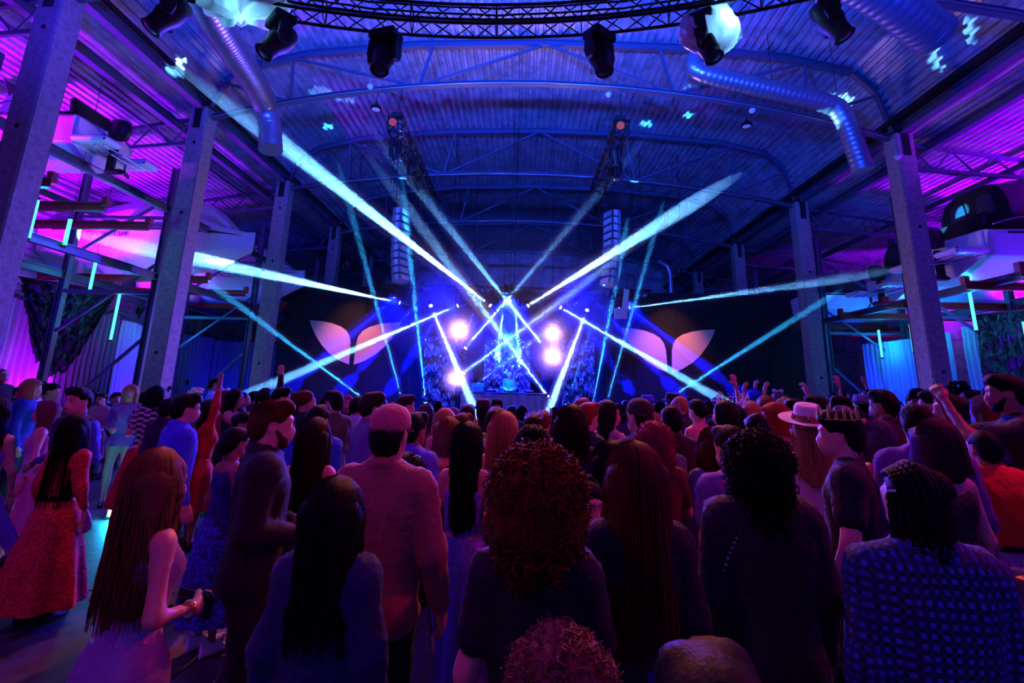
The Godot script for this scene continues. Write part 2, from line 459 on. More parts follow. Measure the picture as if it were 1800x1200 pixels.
# corrugated wall sheet whose ribs run along z at x (horizontal ribs)
func hall() -> void:
	var floor_ := struct_node("floor")
	# cast slabs with sawn joints between them
	for ix in 9:
		for iz in 10:
			var g := Geo.new()
			g.box(Vector3(-17.6 + ix * 4.4, -0.06, 1.5 - iz * 4.4), Vector3(4.385, 0.12, 4.385), Basis.IDENTITY, 0.008)
			part("slab", g, M.floor, floor_)
	var under := Geo.new()
	under.box(Vector3(0, -0.2, -16), Vector3(42, 0.16, 50))
	part("subfloor", under, M.rubber, floor_)
	var pf := roof_profile()
	var ceiling := struct_node("ceiling")
	for i in BAYS.size() + 1:
		var z0: float = 4.0 if i == 0 else BAYS[i - 1]
		var z1: float = BAYS[i] if i < BAYS.size() else -37.0
		for k in pf.size() - 1:
			part("roof_sheet", corrugated([pf[k], pf[k + 1]], z0, z1, 0.24, 0.075), M.sheet, ceiling)
		part("aisle_roof_sheet", corrugated([Vector2(-15.9, 8.5), Vector2(-12.6, 9.1), Vector2(XL, 9.65)], z0, z1, 0.2, 0.05), M.sheet, ceiling)
		part("aisle_roof_sheet", corrugated([Vector2(XR, 9.15), Vector2(13.6, 8.75), Vector2(16.9, 8.3)], z0, z1, 0.2, 0.05), M.sheet, ceiling)
	var deck := Geo.new()
	for k in pf.size() - 1:
		var a: Vector2 = pf[k]
		var b: Vector2 = pf[k + 1]
		var o := (a + b) * 0.5 + Vector2(a.y - b.y, b.x - a.x).normalized() * 0.2
		deck.bar(Vector3(o.x, o.y, 4.2), Vector3(o.x, o.y, -37.2), a.distance_to(b) + 0.12, 0.15, Vector3(a.y - b.y, b.x - a.x, 0))
	deck.bar(Vector3(-12.7, 9.4, 4.2), Vector3(-12.7, 9.4, -37.2), 7.0, 0.15, Vector3(-0.17, 1, 0))
	deck.bar(Vector3(13.7, 9.05, 4.2), Vector3(13.7, 9.05, -37.2), 7.0, 0.15, Vector3(0.14, 1, 0))
	part("roof_insulation", deck, M.rubber, ceiling)
	# outer walls of profiled sheet
	for s in [-1, 1]:
		var w := struct_node("wall_left" if s < 0 else "wall_right")
		var x := -15.7 if s < 0 else 16.7
		for i in BAYS.size() + 1:
			var z0: float = 4.0 if i == 0 else BAYS[i - 1]
			var z1: float = BAYS[i] if i < BAYS.size() else -37.0
			if s < 0:
				var g := Geo.new()
				var y := 0.0
				while y < 8.6:
					for q in [[0.0, 0.0, 0.11, 0.0], [0.11, 0.0, 0.14, 1.0], [0.14, 1.0, 0.2, 1.0], [0.2, 1.0, 0.23, 0.0]]:
						g.quad(Vector3(x + q[1] * 0.035, y + q[0], z0), Vector3(x + q[1] * 0.035, y + q[0], z1), Vector3(x + q[3] * 0.035, y + q[2], z1), Vector3(x + q[3] * 0.035, y + q[2], z0), Vector3.RIGHT)
					y += 0.23
				part("wall_sheet", g, M.wallsheet, w)
			else:
				for k in 4:
					var g := Geo.new()
					g.box(Vector3(x + 0.05, 1.06 + k * 2.1, (z0 + z1) / 2), Vector3(0.1, 2.08, absf(z1 - z0) - 0.02), Basis.IDENTITY, 0.015)
					part("wall_panel", g, M.wallsheet, w)
			if i > 0 and s < 0:
				var c := Geo.new()
				c.box(Vector3(x + 0.25, 4.3, z0 + (0.0 if i > 1 else 0.0)), Vector3(0.3, 8.6, 0.42), Basis.IDENTITY, 0.02)
				part("wall_post", c, M.concrete, w)
		var back := Geo.new()
		back.box(Vector3(x + 0.25 * s, 4.3, -16.5), Vector3(0.2, 9.0, 41.4))
		part("wall_backing", back, M.rubber, w)
	var wb := struct_node("wall_back")
	for k in 16:
		var g := Geo.new()
		g.box(Vector3(-15.0 + k * 2.1, 6.2, -36.9), Vector3(2.08, 12.6, 0.16), Basis.IDENTITY, 0.02)
		part("wall_panel", g, M.wallsheet, wb)
	var wf := Geo.new()
	wf.box(Vector3(0.5, 6.2, 4.1), Vector3(34.0, 12.8, 0.2))
	struct("wall_front", wf, M.wallsheet)
	# concrete pillars with their bolt holes
	var order := ["first", "second", "third", "fourth", "fifth", "sixth"]
	for s in [-1, 1]:
		for i in BAYS.size():
			var x := XL if s < 0 else XR
			var top := 9.75 if s < 0 else 9.25
			var z: float = BAYS[i]
			var t := thing("pillar", "%s concrete pillar of the %s row, %s" % [order[i], "left" if s < 0 else "right", ["beside the camera", "at the edge of the frame", "the first to be seen whole", "by the end of the black stage wall", "standing behind the black stage wall", "deep in the dark behind the stage"][i]], "pillar", Vector3(x, 0, z), 0.0, "concrete pillars of the hall")
			var g := Geo.new()
			g.box(Vector3(0, top / 2 - 0.05, 0), Vector3(0.5, top - 0.1, 0.52), Basis.IDENTITY, 0.035)
			part("shaft", g, M.concrete, t)
			var cap := Geo.new()
			cap.box(Vector3(0, top - 0.06, 0), Vector3(0.36, 0.12, 0.36))
			cap.box(Vector3(0, top - 0.4, 0.2), Vector3(0.2, 0.8, 0.16))
			part("bearing_plate", cap, M.steel_dark, t)
			var holes := Geo.new()
			for hy in [2.6, 6.4, 8.5]:
				holes.lathe([Vector2(0.035, 0.0), Vector2(0.05, 0.006), Vector2(0.03, 0.012)], Vector3(0.02, hy, 0.26), Basis(Vector3.RIGHT, PI / 2), 10)
			part("bolt_hole", holes, M.rubber, t)
	# roof trusses: bowed lower chord, vaulted upper chord, diagonals
	for i in range(1, BAYS.size()):
		var z: float = BAYS[i]
		var t := thing("roof_truss", "steel roof truss with bowed lower chord, %s" % ["right over the dance floor", "the one with the smoke detectors", "over the stage edge, lower chord catching light", "in the dark behind the stage", "last one before the end wall"][i - 1], "roof truss", Vector3(0, 0, z), 0.0, "roof trusses of the hall")
		var top := Geo.new()
		for k in pf.size() - 1:
			top.ibar(Vector3(pf[k].x, pf[k].y - 0.12, 0), Vector3(pf[k + 1].x, pf[k + 1].y - 0.12, 0), 0.16, 0.2)
		part("upper_chord", top, M.steel, t)
		var low := Geo.new()
		var lows := []
		for k in 17:
			var f := k / 16.0
			lows.push_back(Vector3(lerpf(XL, XR, f), lerpf(9.35, 9.0, f) + (1.5 if i == 2 else 1.0) * (1.0 - pow(2.0 * f - 1.0, 2.0)), 0))
		for k in 16: low.ibar(lows[k], lows[k + 1], 0.15, 0.14)
		part("lower_chord", low, M.steel, t)
		var pipe := Geo.new()
		var pp := []
		for q in lows: pp.push_back(q + Vector3(0, -0.06, 0.12))
		pipe.tube(pp, 0.022, 6)
		part("conduit", pipe, M.galv, t)
		var nodes := [2, 5, 11, 14]
		for pr in [[5, 0.5], [11, 0.5], [5, 0.41], [11, 0.59], [5, 0.27], [11, 0.73], [2, 0.27], [14, 0.73], [2, 0.1], [14, 0.9]]:
			var w := Geo.new()
			var u := at_profile(pf, pr[1])
			w.bar(lows[pr[0]], Vector3(u.x, u.y - 0.15, 0), 0.07, 0.07)
			part("diagonal", w, M.steel, t)
	# long eaves beams on the pillar heads
	for q in [[XL + 0.05, 9.7, 0.22, 0.3, "dark eaves beam on the pillar heads along the side of the white boats"], [XL - 0.75, 9.15, 0.2, 0.26, "blue-lit beam under the left aisle roof, just outside the pillars"], [XL - 1.5, 9.05, 0.06, 0.06, "thin black rail under the purple aisle roof"], [XR - 0.05, 9.22, 0.22, 0.26, "dark eaves beam on the pillar heads along the side of the canopied boat"], [XR + 0.85, 8.85, 0.2, 0.26, "blue-lit beam under the right aisle roof, just outside the pillars"], [XR + 3.4, 8.35, 0.14, 0.18, "dark purlin under the magenta aisle roof"]]:
		var g := Geo.new()
		g.ibar(Vector3(q[0], q[1], 3.8), Vector3(q[0], q[1], -36.7), q[2], q[3])
		tag(part("eaves_beam", g, M.steel), q[4], "steel beam")
	for s in [-1, 1]:
		for i in range(1, BAYS.size()):
			var z: float = BAYS[i]
			var x0 := XL - 0.3 if s < 0 else XR + 0.3
			var x1 := -15.3 if s < 0 else 16.4
			var y0 := 9.35 if s < 0 else 8.9
			var y1 := 8.3 if s < 0 else 8.1
			var t := thing("aisle_truss", "blue lattice truss under the aisle roof, %s of the row %s" % [order[i], "over the white wrapped boats" if s < 0 else "over the canopied boat"], "roof truss", Vector3(0, 0, z), 0.0, "aisle trusses")
			var ch := Geo.new()
			ch.bar(Vector3(x0, y0, 0), Vector3(x1, y1, 0), 0.08, 0.1)
			ch.bar(Vector3(x0, y0 - 0.75, 0), Vector3(x1, y1 - 0.3, 0), 0.08, 0.1)
			part("chord", ch, M.steel, t)
			for k in 10:
				var f0 := k / 10.0
				var f1 := (k + 1) / 10.0
				var a := Vector3(lerpf(x0, x1, f0), lerpf(y0, y1, f0), 0)
				var b := Vector3(lerpf(x0, x1, f1), lerpf(y0 - 0.75, y1 - 0.3, f1), 0)
				if k % 2:
					a = Vector3(lerpf(x0, x1, f0), lerpf(y0 - 0.75, y1 - 0.3, f0), 0)
					b = Vector3(lerpf(x0, x1, f1), lerpf(y0, y1, f1), 0)
				var w := Geo.new()
				w.rod(a, b, 0.025, 6)
				part("lattice_bar", w, M.steel, t)
# ---------------------------------------------------------------- flown rig
func box_truss(t: Node3D, path: Array, side: float, r := 0.024, dia := 0.011, up := Vector3.UP) -> void:
	# four chords and zigzag lacing along path, in the thing's own axes
	var m := path.size()
	var corner := []
	for i in m:
		var d: Vector3 = ((path[mini(i + 1, m - 1)] as Vector3) - (path[maxi(i - 1, 0)] as Vector3)).normalized()
		var w := d.cross(up).normalized() * side * 0.5
		var u := up * side * 0.5
		corner.push_back([path[i] + w + u, path[i] - w + u, path[i] - w - u, path[i] + w - u])
	for k in 4:
		var g := Geo.new()
		var line := []
		for i in m: line.push_back(corner[i][k])
		g.tube(line, r, 8)
		part("chord", g, M.black_metal, t)
	for k in 4:
		var g := Geo.new()
		for i in m - 1:
			var j := (k + 1) % 4
			if i % 2 == 0: g.rod(corner[i][k], corner[i + 1][j], dia, 5)
			else: g.rod(corner[i][j], corner[i + 1][k], dia, 5)
			if i % 4 == 0: g.rod(corner[i][k], corner[i][j], dia, 5)
		part("lacing", g, M.black_metal, t).set_meta("kind", "stuff")

func moving_head(at: Vector3, aim: Vector3, lens: Material, label: String, group: String, s := 1.0, standing := false) -> Node3D:
	var t := thing("moving_head_light", label, "stage light", at, 0.0, group)
	var f := -1.0 if standing else 1.0
	var d := (aim - at).normalized()
	var flat := Vector3(d.x, 0, d.z)
	var yaw := atan2(-flat.x, -flat.z)
	var yb := Basis(Vector3.UP, yaw)
	var cl := Geo.new()
	cl.tube([Vector3(0, 0.02, 0), Vector3(0, -0.05 * f, 0)], 0.03 * s, 8)
	cl.bar(Vector3(-0.13 * s, -0.05 * s * f, 0), Vector3(0.13 * s, -0.05 * s * f, 0), 0.05 * s, 0.03 * s)
	part("clamp", cl, M.black_metal, t)
	var b := Geo.new()
	b.box(Vector3(0, -0.12 * s * f, 0), Vector3(0.36, 0.12, 0.26) * s, yb, 0.02 * s)
	part("base", b, M.black, t)
	var y := Geo.new()
	for k in [-1.0, 1.0]:
		y.slab(PackedVector2Array([Vector2(-0.06, 0), Vector2(0.06, 0), Vector2(0.075, -0.2), Vector2(0.04, -0.3), Vector2(-0.04, -0.3), Vector2(-0.075, -0.2)]), yb * Vector3(0.175 * k * s, -0.18 * s * f, 0), yb * Basis(Vector3(0, 0, s), Vector3(0, s * f, 0), Vector3(1, 0, 0)), 0.05 * s)
	y.box(Vector3(0, -0.19 * s * f, 0), Vector3(0.4, 0.04, 0.12) * s, yb)
	part("yoke", y, M.black, t)
	var c := Vector3(0, -0.4 * s * f, 0)
	var hb := Basis.looking_at(d, Vector3.UP if absf(d.y) < 0.98 else Vector3.RIGHT)
	var lb := hb * Basis(Vector3.RIGHT, -PI / 2)
	var h := Geo.new()
	h.lathe([Vector2(0.05, -0.25), Vector2(0.11, -0.23), Vector2(0.135, -0.14), Vector2(0.14, 0.02), Vector2(0.11, 0.12), Vector2(0.105, 0.22), Vector2(0.12, 0.26), Vector2(0.095, 0.265), Vector2(0.09, 0.25)], c, lb * Basis.from_scale(Vector3(s, s, s)), 16)
	for k in 5:
		h.box(c + lb * Vector3(0, (-0.2 + k * 0.035) * s, 0.135 * s), Vector3(0.16, 0.012, 0.03) * s, lb)
	part("head", h, M.black, t)
	var l := Geo.new()
	l.lathe([Vector2(0.088, 0.245), Vector2(0.07, 0.262), Vector2(0.01, 0.27)], c, lb * Basis.from_scale(Vector3(s, s, s)), 16)
	part("lens", l, lens, t)
	t.set_meta("beam_from", at + c + d * 0.27 * s)
	t.set_meta("aim", d)
	return t

func rigging() -> void:
	var dark_lens := mat(Color(0.05, 0.06, 0.09), 0.1, 0.0, {"clearcoat_enabled": true})
	# curved truss over the dance floor
	var arc := []
	for k in 49:
		var a := (k - 24) / 24.0 * 0.86
		arc.push_back(Vector3(sin(a) * 8.4 - 0.45, 6.98 + sin(a) * 0.12, -6.3 + (1.0 - cos(a)) * 8.4 * 0.72))
	var t := thing("curved_truss", "black curved box truss flown over the dance floor, hung with moving heads", "lighting truss")
	box_truss(t, arc, 0.3)
	var cables := Geo.new()
	for q in [[0.05, 0.19], [-0.08, 0.185]]:
		var p := []
		for k in range(0, 49): p.push_back(arc[k] + Vector3(0, q[1] * (1.0 if k % 6 else 0.9), q[0]))
		cables.tube(p, 0.016, 5)
	part("cable_bundle", cables, M.rubber, t)
	var heads := [[-3.35, -5.95, Vector3(-5.0, 3.0, -4.2), "black moving head under the flown truss, beside the white cover draped over the truss"], [-2.0, -6.25, Vector3(-2.3, 3.0, -5.2), "black moving head under the flown truss, left one of the two nearest the middle"], [1.0, -6.25, Vector3(1.7, 3.0, -5.4), "black moving head under the flown truss, right one of the two nearest the middle"], [2.35, -5.95, Vector3(3.4, 3.0, -5.2), "black moving head under the flown truss with the white rain cover hanging over it"], [-4.5, -5.45, Vector3(-6.5, 3.0, -4.2), "black moving head under the flown truss, the one against the big silver duct"], [3.75, -5.55, Vector3(5.4, 3.0, -4.8), "black moving head under the flown truss, mostly out of view above the roof sheets"]]
	for q in heads:
		var x: float = q[0]
		moving_head(Vector3(x, 6.83 + x * 0.014, q[1]), q[2], dark_lens, q[3], "moving heads under the flown truss", 1.12)
	# white plastic rain covers
	for q in [[Vector3(-3.85, 6.86, -5.85), 0.62, 0.2, "white plastic rain cover draped over the flown truss beside a moving head", 4, Vector3(0, 0, 0)], [Vector3(2.45, 6.62, -5.98), 0.4, 0.36, "white plastic rain cover hanging over a moving head below the flown truss", 9, Vector3(0.17, 0.05, 0.18)]]:
		var g := Geo.new()
		var rings := []
		var nz := FastNoiseLite.new()
		nz.seed = q[4]; nz.frequency = 0.9
		for i in 14:
			var f := i / 13.0
			var ring := []
			for k in 30:
				var a := -TAU * k / 30.0
				var w: float = q[1] * sin(PI * clampf(f, 0.03, 0.97)) ** 0.55
				var fold := 1.0 + 0.22 * nz.get_noise_3d(cos(a) * 3.0, f * 4.0, sin(a) * 3.0) + 0.07 * sin(a * 5.0 + f * 6.0)
				ring.push_back(Vector3(cos(a) * w * fold, (f - 0.5) * q[2] * 2.0 + 0.16 * nz.get_noise_2d(cos(a) * 4.0 + 9.0, sin(a) * 4.0), sin(a) * w * fold * 0.6))
			rings.push_back(ring)
		g.loft(rings)
		var m := part("rain_cover", g, mat(Color(0.92, 0.94, 0.92), 0.3, 0.0, {"backlight_enabled": true, "backlight": Color(0.5, 0.5, 0.5), "clearcoat_enabled": true}))
		m.position = q[0]
		tag(m, q[3], "plastic cover")
		# the lamp head inside is on and lights the plastic from within
		var on := Geo.new()
		on.ball(q[5], Vector3.ONE * 0.05, 10, 6)
		part("lit_lamp", on, glow(Color(0.6, 0.85, 1.0), 2.0), m)
		omni(q[0] + q[5], Color(0.45, 0.8, 1.0), 1.2 if q[5].x == 0.0 else 2.6, 0.05, m)

	# silver ducts
	duct("spiral silver duct at the left, bent down over the brightest beam", [Vector3(-5.1, 8.4, -5.6), Vector3(-5.72, 8.35, -7.6), Vector3(-7.3, 9.65, -12.6), Vector3(-7.5, 9.6, -13.1), Vector3(-7.35, 9.1, -13.3), Vector3(-7.2, 8.35, -13.2)], 0.3)
	duct("silver duct that crosses the roof at the right and bends down", [Vector3(5.0, 12.0, -12.6), Vector3(4.9, 11.4, -12.6), Vector3(4.55, 10.75, -12.6), Vector3(4.85, 10.5, -12.6), Vector3(7.9, 9.75, -12.6), Vector3(8.4, 9.55, -12.6), Vector3(8.6, 9.1, -12.6), Vector3(8.85, 7.75, -12.6)], 0.25)
	duct("short wide silver duct end high under the steep roof side with a pink highlight", [Vector3(5.6, 9.25, -7.8), Vector3(6.5, 8.92, -8.0), Vector3(7.55, 8.5, -8.4)], 0.36)
	duct("small grey air pipe bent over the stage edge, in the dark beyond the second truss", [Vector3(6.9, 8.5, -25.5), Vector3(7.35, 8.3, -25.5), Vector3(7.5, 7.9, -25.5), Vector3(7.5, 6.9, -25.5)], 0.14)
	# small things on the roof
	for q in [[Vector3(-4.55, 10.35, -13.2), "white smoke detector on the first bowed chord, by the hanging round lamp"], [Vector3(2.35, 10.2, -13.2), "white smoke detector on the first bowed chord, above the chain of the second lighting truss"], [Vector3(6.4, 9.75, -13.2), "white smoke detector on the first bowed chord, below the crossing silver duct"], [Vector3(10.2, 8.35, -13.1), "white smoke detector beside the drooping end of the crossing duct"]]:
		var g := Geo.new()
		g.lathe([Vector2(0.03, 0.1), Vector2(0.05, 0.09), Vector2(0.05, 0.07), Vector2(0.085, 0.06), Vector2(0.09, 0.01), Vector2(0.075, -0.02), Vector2(0.05, -0.03), Vector2(0.045, -0.055), Vector2(0.02, -0.06)], Vector3.ZERO, Basis.IDENTITY, 16)
		var o := part("smoke_detector", g, M.white)
		o.position = q[0]
		tag(o, q[1], "smoke detector", "smoke detectors")
	for q in [[Vector3(-4.35, 9.75, -13.3), 10.25, "round bell lamp hanging unlit under the first bowed chord"], [Vector3(6.3, 9.45, -13.4), 9.8, "round bell lamp hanging unlit below the crossing silver duct"]]:
		var lt := thing("bell_lamp", q[2], "lamp", q[0], 0.0, "bell lamps")
		var g := Geo.new()
		g.lathe([Vector2(0.14, -0.06), Vector2(0.16, -0.05), Vector2(0.15, 0.02), Vector2(0.07, 0.09), Vector2(0.05, 0.13)], Vector3.ZERO, Basis.IDENTITY, 18)
		part("shade", g, M.black_metal, lt)
		var l := Geo.new()
		l.lathe([Vector2(0.13, -0.055), Vector2(0.08, -0.075), Vector2(0.01, -0.08)], Vector3.ZERO, Basis.IDENTITY, 18)
		part("diffuser", l, M.white, lt)
		var c := Geo.new()
		c.rod(Vector3(0, 0.12, 0), Vector3(0, q[1] - q[0].y, 0), 0.012)
		part("cable", c, M.black, lt)
	# two lighting trusses that run away towards the stage, on chain hoists
	for s in [-1, 1]:
		var x := -3.65 if s < 0 else 2.65
		var tt := thing("lighting_truss", "black box truss running towards the stage on %s" % ["chain hoists, beside the long bright beam" if s < 0 else "chain hoists, nearer the crossing duct"], "lighting truss", Vector3(x, 9.05, 0), 0.0, "lighting trusses above the stage front")
		var path := []
		for k in 27: path.push_back(Vector3(0, 0, -12.9 - k * 0.26))
		box_truss(tt, path, 0.4)
		var hang := Geo.new()
		for z in [-13.1, -18.9]:
			hang = Geo.new()
			hang.box(Vector3(0, 0.34, z), Vector3(0.3, 0.16, 0.22), Basis.IDENTITY, 0.02)
			hang.rod(Vector3(0, 0.4, z), Vector3(0.05, 1.2, z - 0.1), 0.014, 5)
			hang.bar(Vector3(-0.22, 0.26, z), Vector3(0.22, 0.26, z), 0.05, 0.05)
			part("chain_hoist", hang, M.black, tt)
		var red := Geo.new()
		red.box(Vector3(0.02, 0.85, -13.1), Vector3(0.05, 0.22, 0.05), Basis.IDENTITY, 0.01)
		part("safety_hook", red, M.orange_steel, tt)
		var cl := Geo.new()
		for k in 3: cl.tube([Vector3(0.1 * k - 0.1, -0.2, -13.2), Vector3(0.1 * k - 0.15, -0.9, -13.3), Vector3(0.1 * k - 0.1, -1.6 - 0.3 * k, -13.35)], 0.012, 5)
		part("cable", cl, M.black, tt)
		moving_head(Vector3(x - 0.1, 8.82, -13.5), Vector3(x + 0.6, 3, -14.5), dark_lens, "dark moving head at the near end of the lighting truss %s" % ["beside the long bright beam" if s < 0 else "nearer the crossing duct"], "moving heads on the lighting trusses", 0.95)
		moving_head(Vector3(x + 0.15, 8.82, -14.6), Vector3(x - 0.6, 3, -14.0), dark_lens, "dark moving head one place further along the lighting truss %s" % ["beside the long bright beam" if s < 0 else "nearer the crossing duct"], "moving heads on the lighting trusses", 0.95)
		# curved column of loudspeakers
		var lx := -4.86 if s < 0 else 3.43
		var lz := -19.2 if s < 0 else -19.0
		var la := thing("line_array", "curved hanging column of small pale-fronted loudspeakers %s" % ["crossed by the long bright beam" if s < 0 else "with a pale board at its foot"], "loudspeaker", Vector3(lx, 8.9, lz), 0.0, "line arrays")
		var chn := Geo.new()
		for q in [-0.12, 0.12]: chn.rod(Vector3(q, 0.0, 0), Vector3(q * 0.4 + (1.2 if s < 0 else -0.75), 0.1, 0.0), 0.012, 5)
		chn.bar(Vector3(-0.2, 0, 0), Vector3(0.2, 0, 0), 0.08, 0.06)
		part("hanging_frame", chn, M.black_metal, la)
		var pos := Vector3(0, -0.1, 0)
		for k in 10:
			var tilt := -0.02 - 0.002 * k * k
			var b := Basis(Vector3.UP, 1.15 * s * -1.0) * Basis(Vector3.RIGHT, tilt * 1.0)
			var cab := Geo.new()
			pos += b * Vector3(0, -0.15, 0)
			cab.slab(PackedVector2Array([Vector2(-0.19, 0.14), Vector2(0.2, 0.12), Vector2(0.2, -0.12), Vector2(-0.19, -0.14)]), pos, b * Basis(Vector3(0, 0, 1), Vector3(0, 1, 0), Vector3(-1, 0, 0)), 0.62)
			var cb := part("cabinet", cab, mat(Color(0.5, 0.51, 0.55), 0.5), la)
			var gr := Geo.new()
			gr.box(pos + b * Vector3(0, 0, 0.21), Vector3(0.5, 0.17, 0.02), b, 0.008)
			part("grille", gr, mat(Color(0.75, 0.76, 0.8), 0.5), cb)
			for q in [-1.0, 1.0]:
				var hn := Geo.new()
				hn.box(pos + b * Vector3(0.32 * q, 0, 0.05), Vector3(0.03, 0.22, 0.16), b, 0.008)
				part("side_plate", hn, mat(Color(0.85, 0.86, 0.9), 0.45), cb)
			pos += b * Vector3(0, -0.15, 0)
	var bt := thing("reflector_board", "pale L-shaped board at the foot of the hanging loudspeaker column", "board", Vector3(3.78, 5.2, -19.0))
	var bd := Geo.new()
	bd.slab(PackedVector2Array([Vector2(-0.32, -0.62), Vector2(0.12, -0.6), Vector2(0.24, 0.5), Vector2(0.04, 0.52), Vector2(-0.04, -0.2), Vector2(-0.34, -0.22)]), Vector3.ZERO, Basis.IDENTITY, 0.05)
	part("panel", bd, mat(Color(0.85, 0.86, 0.74), 0.6), bt)
	var bw := Geo.new()
	bw.rod(Vector3(0.14, 0.5, 0), Vector3(0.14, 6.95, 0), 0.008, 4)
	part("hanging_wire", bw, M.black, bt)

func duct(label: String, path: Array, r: float) -> void:
	var t := thing("air_duct", label, "air duct", Vector3.ZERO, 0.0)
	# round the corners
	var fine := [path[0]]
	for i in range(1, path.size() - 1):
		var a: Vector3 = path[i - 1]
		var b: Vector3 = path[i]
		var c: Vector3 = path[i + 1]
		for k in 5:
			var f := k / 4.0
			var p := b.lerp(a, 0.3)
			var q := b.lerp(c, 0.3)
			fine.push_back(p.lerp(b, f).lerp(b.lerp(q, f), f))
	fine.push_back(path[path.size() - 1])
	# spiral seam: small ridges
	var line := []
	for i in fine.size() - 1:
		var a: Vector3 = fine[i]
		var b: Vector3 = fine[i + 1]
		var n := maxi(1, int(a.distance_to(b) / 0.045))
		for k in n: line.push_back(a.lerp(b, float(k) / n))
	line.push_back(fine[fine.size() - 1])
	var g := Geo.new()
	var rings := []
	var u := Vector3.ZERO
	for i in line.size():
		var d: Vector3 = ((line[mini(i + 1, line.size() - 1)] as Vector3) - (line[maxi(i - 1, 0)] as Vector3)).normalized()
		u = (u - d * u.dot(d) if u != Vector3.ZERO else d.cross(Vector3(0.3, 0.2, 1))).normalized()
		var w := d.cross(u)
		var ring := []
		var rr := r * (1.0 if i % 3 else 1.06)
		for k in 20:
			var a := -TAU * k / 20.0
			ring.push_back(line[i] + (u * cos(a) + w * sin(a)) * -rr)
		rings.push_back(ring)
	g.loft(rings)
	part("duct_pipe", g, M.galv, t)
	var cl := Geo.new()
	for i in [0, line.size() - 1]:
		cl = Geo.new()
		var j: int = 1 if i == 0 else i - 1
		var d: Vector3 = ((line[i] as Vector3) - (line[j] as Vector3)).normalized()
		cl.tube([line[i] - d * 0.1, line[i] + d * 0.02], r * 1.09, 20)
		part("collar", cl, M.galv, t)
	var br := Geo.new()
	for i in [line.size() / 4, line.size() / 2, line.size() * 3 / 4]:
		br = Geo.new()
		br.rod(line[i] + Vector3(0, r, 0), Vector3(line[i].x, maxf(line[i].y + r + 0.2, 11.9), line[i].z), 0.008, 4)
		part("hanger", br, M.black_metal, t)
# ---------------------------------------------------------------- side aisles: racks, boats, tubes, drapes
func led_tube(at: Vector3, length: float, label: String) -> void:
	var t := thing("led_tube", label, "light tube", at, 0.0, "hanging light tubes")
	var g := Geo.new()
	g.rod(Vector3(0, -length / 2, 0), Vector3(0, length / 2, 0), 0.04, 10)
	part("tube", g, glow(Color(0.35, 1.0, 0.85), 1.6), t)
	var c := Geo.new()
	for s in [-1.0, 1.0]: c.rod(Vector3(0, (length / 2 - 0.005) * s, 0), Vector3(0, (length / 2 + 0.05) * s, 0), 0.045, 10)
	part("end_cap", c, M.black, t)
	var w := Geo.new()
	var up := 9.0 if at.x < 0.0 else 8.9
	if at.x < 0.0 and at.z < -15.0: up = 5.35
	elif at.x > 0.0 and at.z > -18.5: up = 5.15
	w.rod(Vector3(0, length / 2 + 0.04, 0), Vector3(0, maxf(up - at.y, length / 2 + 0.3), 0), 0.006, 5)
	if up < 5.2: w.rod(Vector3(0, 4.85 - at.y, 0), Vector3((11.5 if at.x < 12.6 else 14.4) - at.x, 4.85 - at.y, 0), 0.012, 5)
	part("hanging_wire", w, M.black, t)
	for k in 2: omni(at + Vector3(0.08, length * (0.25 - 0.5 * k), 0.02), Color(0.05, 0.75, 1.0), 0.5, 0.05, t)

func drape(at: Vector3, to: Vector3, height: float, colour: Material, label: String, seed_: int, wave := 0.07) -> void:
	var g := Geo.new()
	var len_ := Vector2(to.x - at.x, to.z - at.z).length()
	var dir := (to - at) / len_
	var nn := Vector3(-dir.z, 0, dir.x)
	var nz := FastNoiseLite.new()
	nz.seed = seed_; nz.frequency = 0.8
	var count := int(len_ / 0.035)
	for side in [0.0, 0.012]:
		var rows := []
		for i in 12:
			var f := i / 11.0
			var row := []
			for k in count + 1:
				var u := len_ * k / count
				var off := sin(u * TAU / 0.21 + 1.6 * nz.get_noise_1d(u * 2.0)) * wave * (0.5 + 0.5 * f) + nz.get_noise_2d(u, f * 2.0) * 0.05
				row.push_back(at + dir * u + nn * (off + side) + Vector3(0, height * (1.0 - f) + 0.02 + (1.0 - f) * lerpf(0.0, to.y - at.y, u / len_), 0))
			rows.push_back(row)
		g.loft(rows, false)
	tag(part("drape", g, colour), label, "drape", "drapes along the aisles")

func foil_net(at: Vector3, yaw: float, w: float, h: float, label: String, seed_: int, ragged: float, m: Material = null, rough := 1.0) -> void:
	# crumpled dark net or foil hung as a panel, with a ragged lower edge
	var t := thing("foil_hanging", label, "wall hanging", at, yaw)
	var g := Geo.new()
	var nz := FastNoiseLite.new()
	nz.seed = seed_; nz.frequency = 1.0; nz.fractal_octaves = 4
	var cols := 60
	for side in [0.0, 0.02]:
		var rows := []
		for i in 46:
			var f := i / 45.0
			var row := []
			for k in cols + 1:
				var u := k / float(cols)
				var lower := h * (1.0 - ragged + ragged * pow(sin(PI * clampf(u, 0.02, 0.98)), 0.8)) * (1.0 + 0.08 * nz.get_noise_2d(u * 18.0, 3.0))
				var squeeze := 1.0 - ragged * 0.35 * f
				var p := Vector3((u - 0.5) * w * squeeze, -lower * f, nz.get_noise_2d(u * w * 3.0, f * h * 2.2) * 0.16 + nz.get_noise_2d(u * w * 9.0, f * h * 7.0 + 40.0) * 0.07 * rough + side)
				row.push_back(p)
			rows.push_back(row)
		g.loft(rows, false)
	part("crumpled_sheet", g, m if m else M.foil_dark, t)
	var b := Geo.new()
	b.rod(Vector3(-w / 2 - 0.1, 0.03, 0), Vector3(w / 2 + 0.1, 0.03, 0), 0.03, 8)
	part("hanging_bar", b, M.black, t)

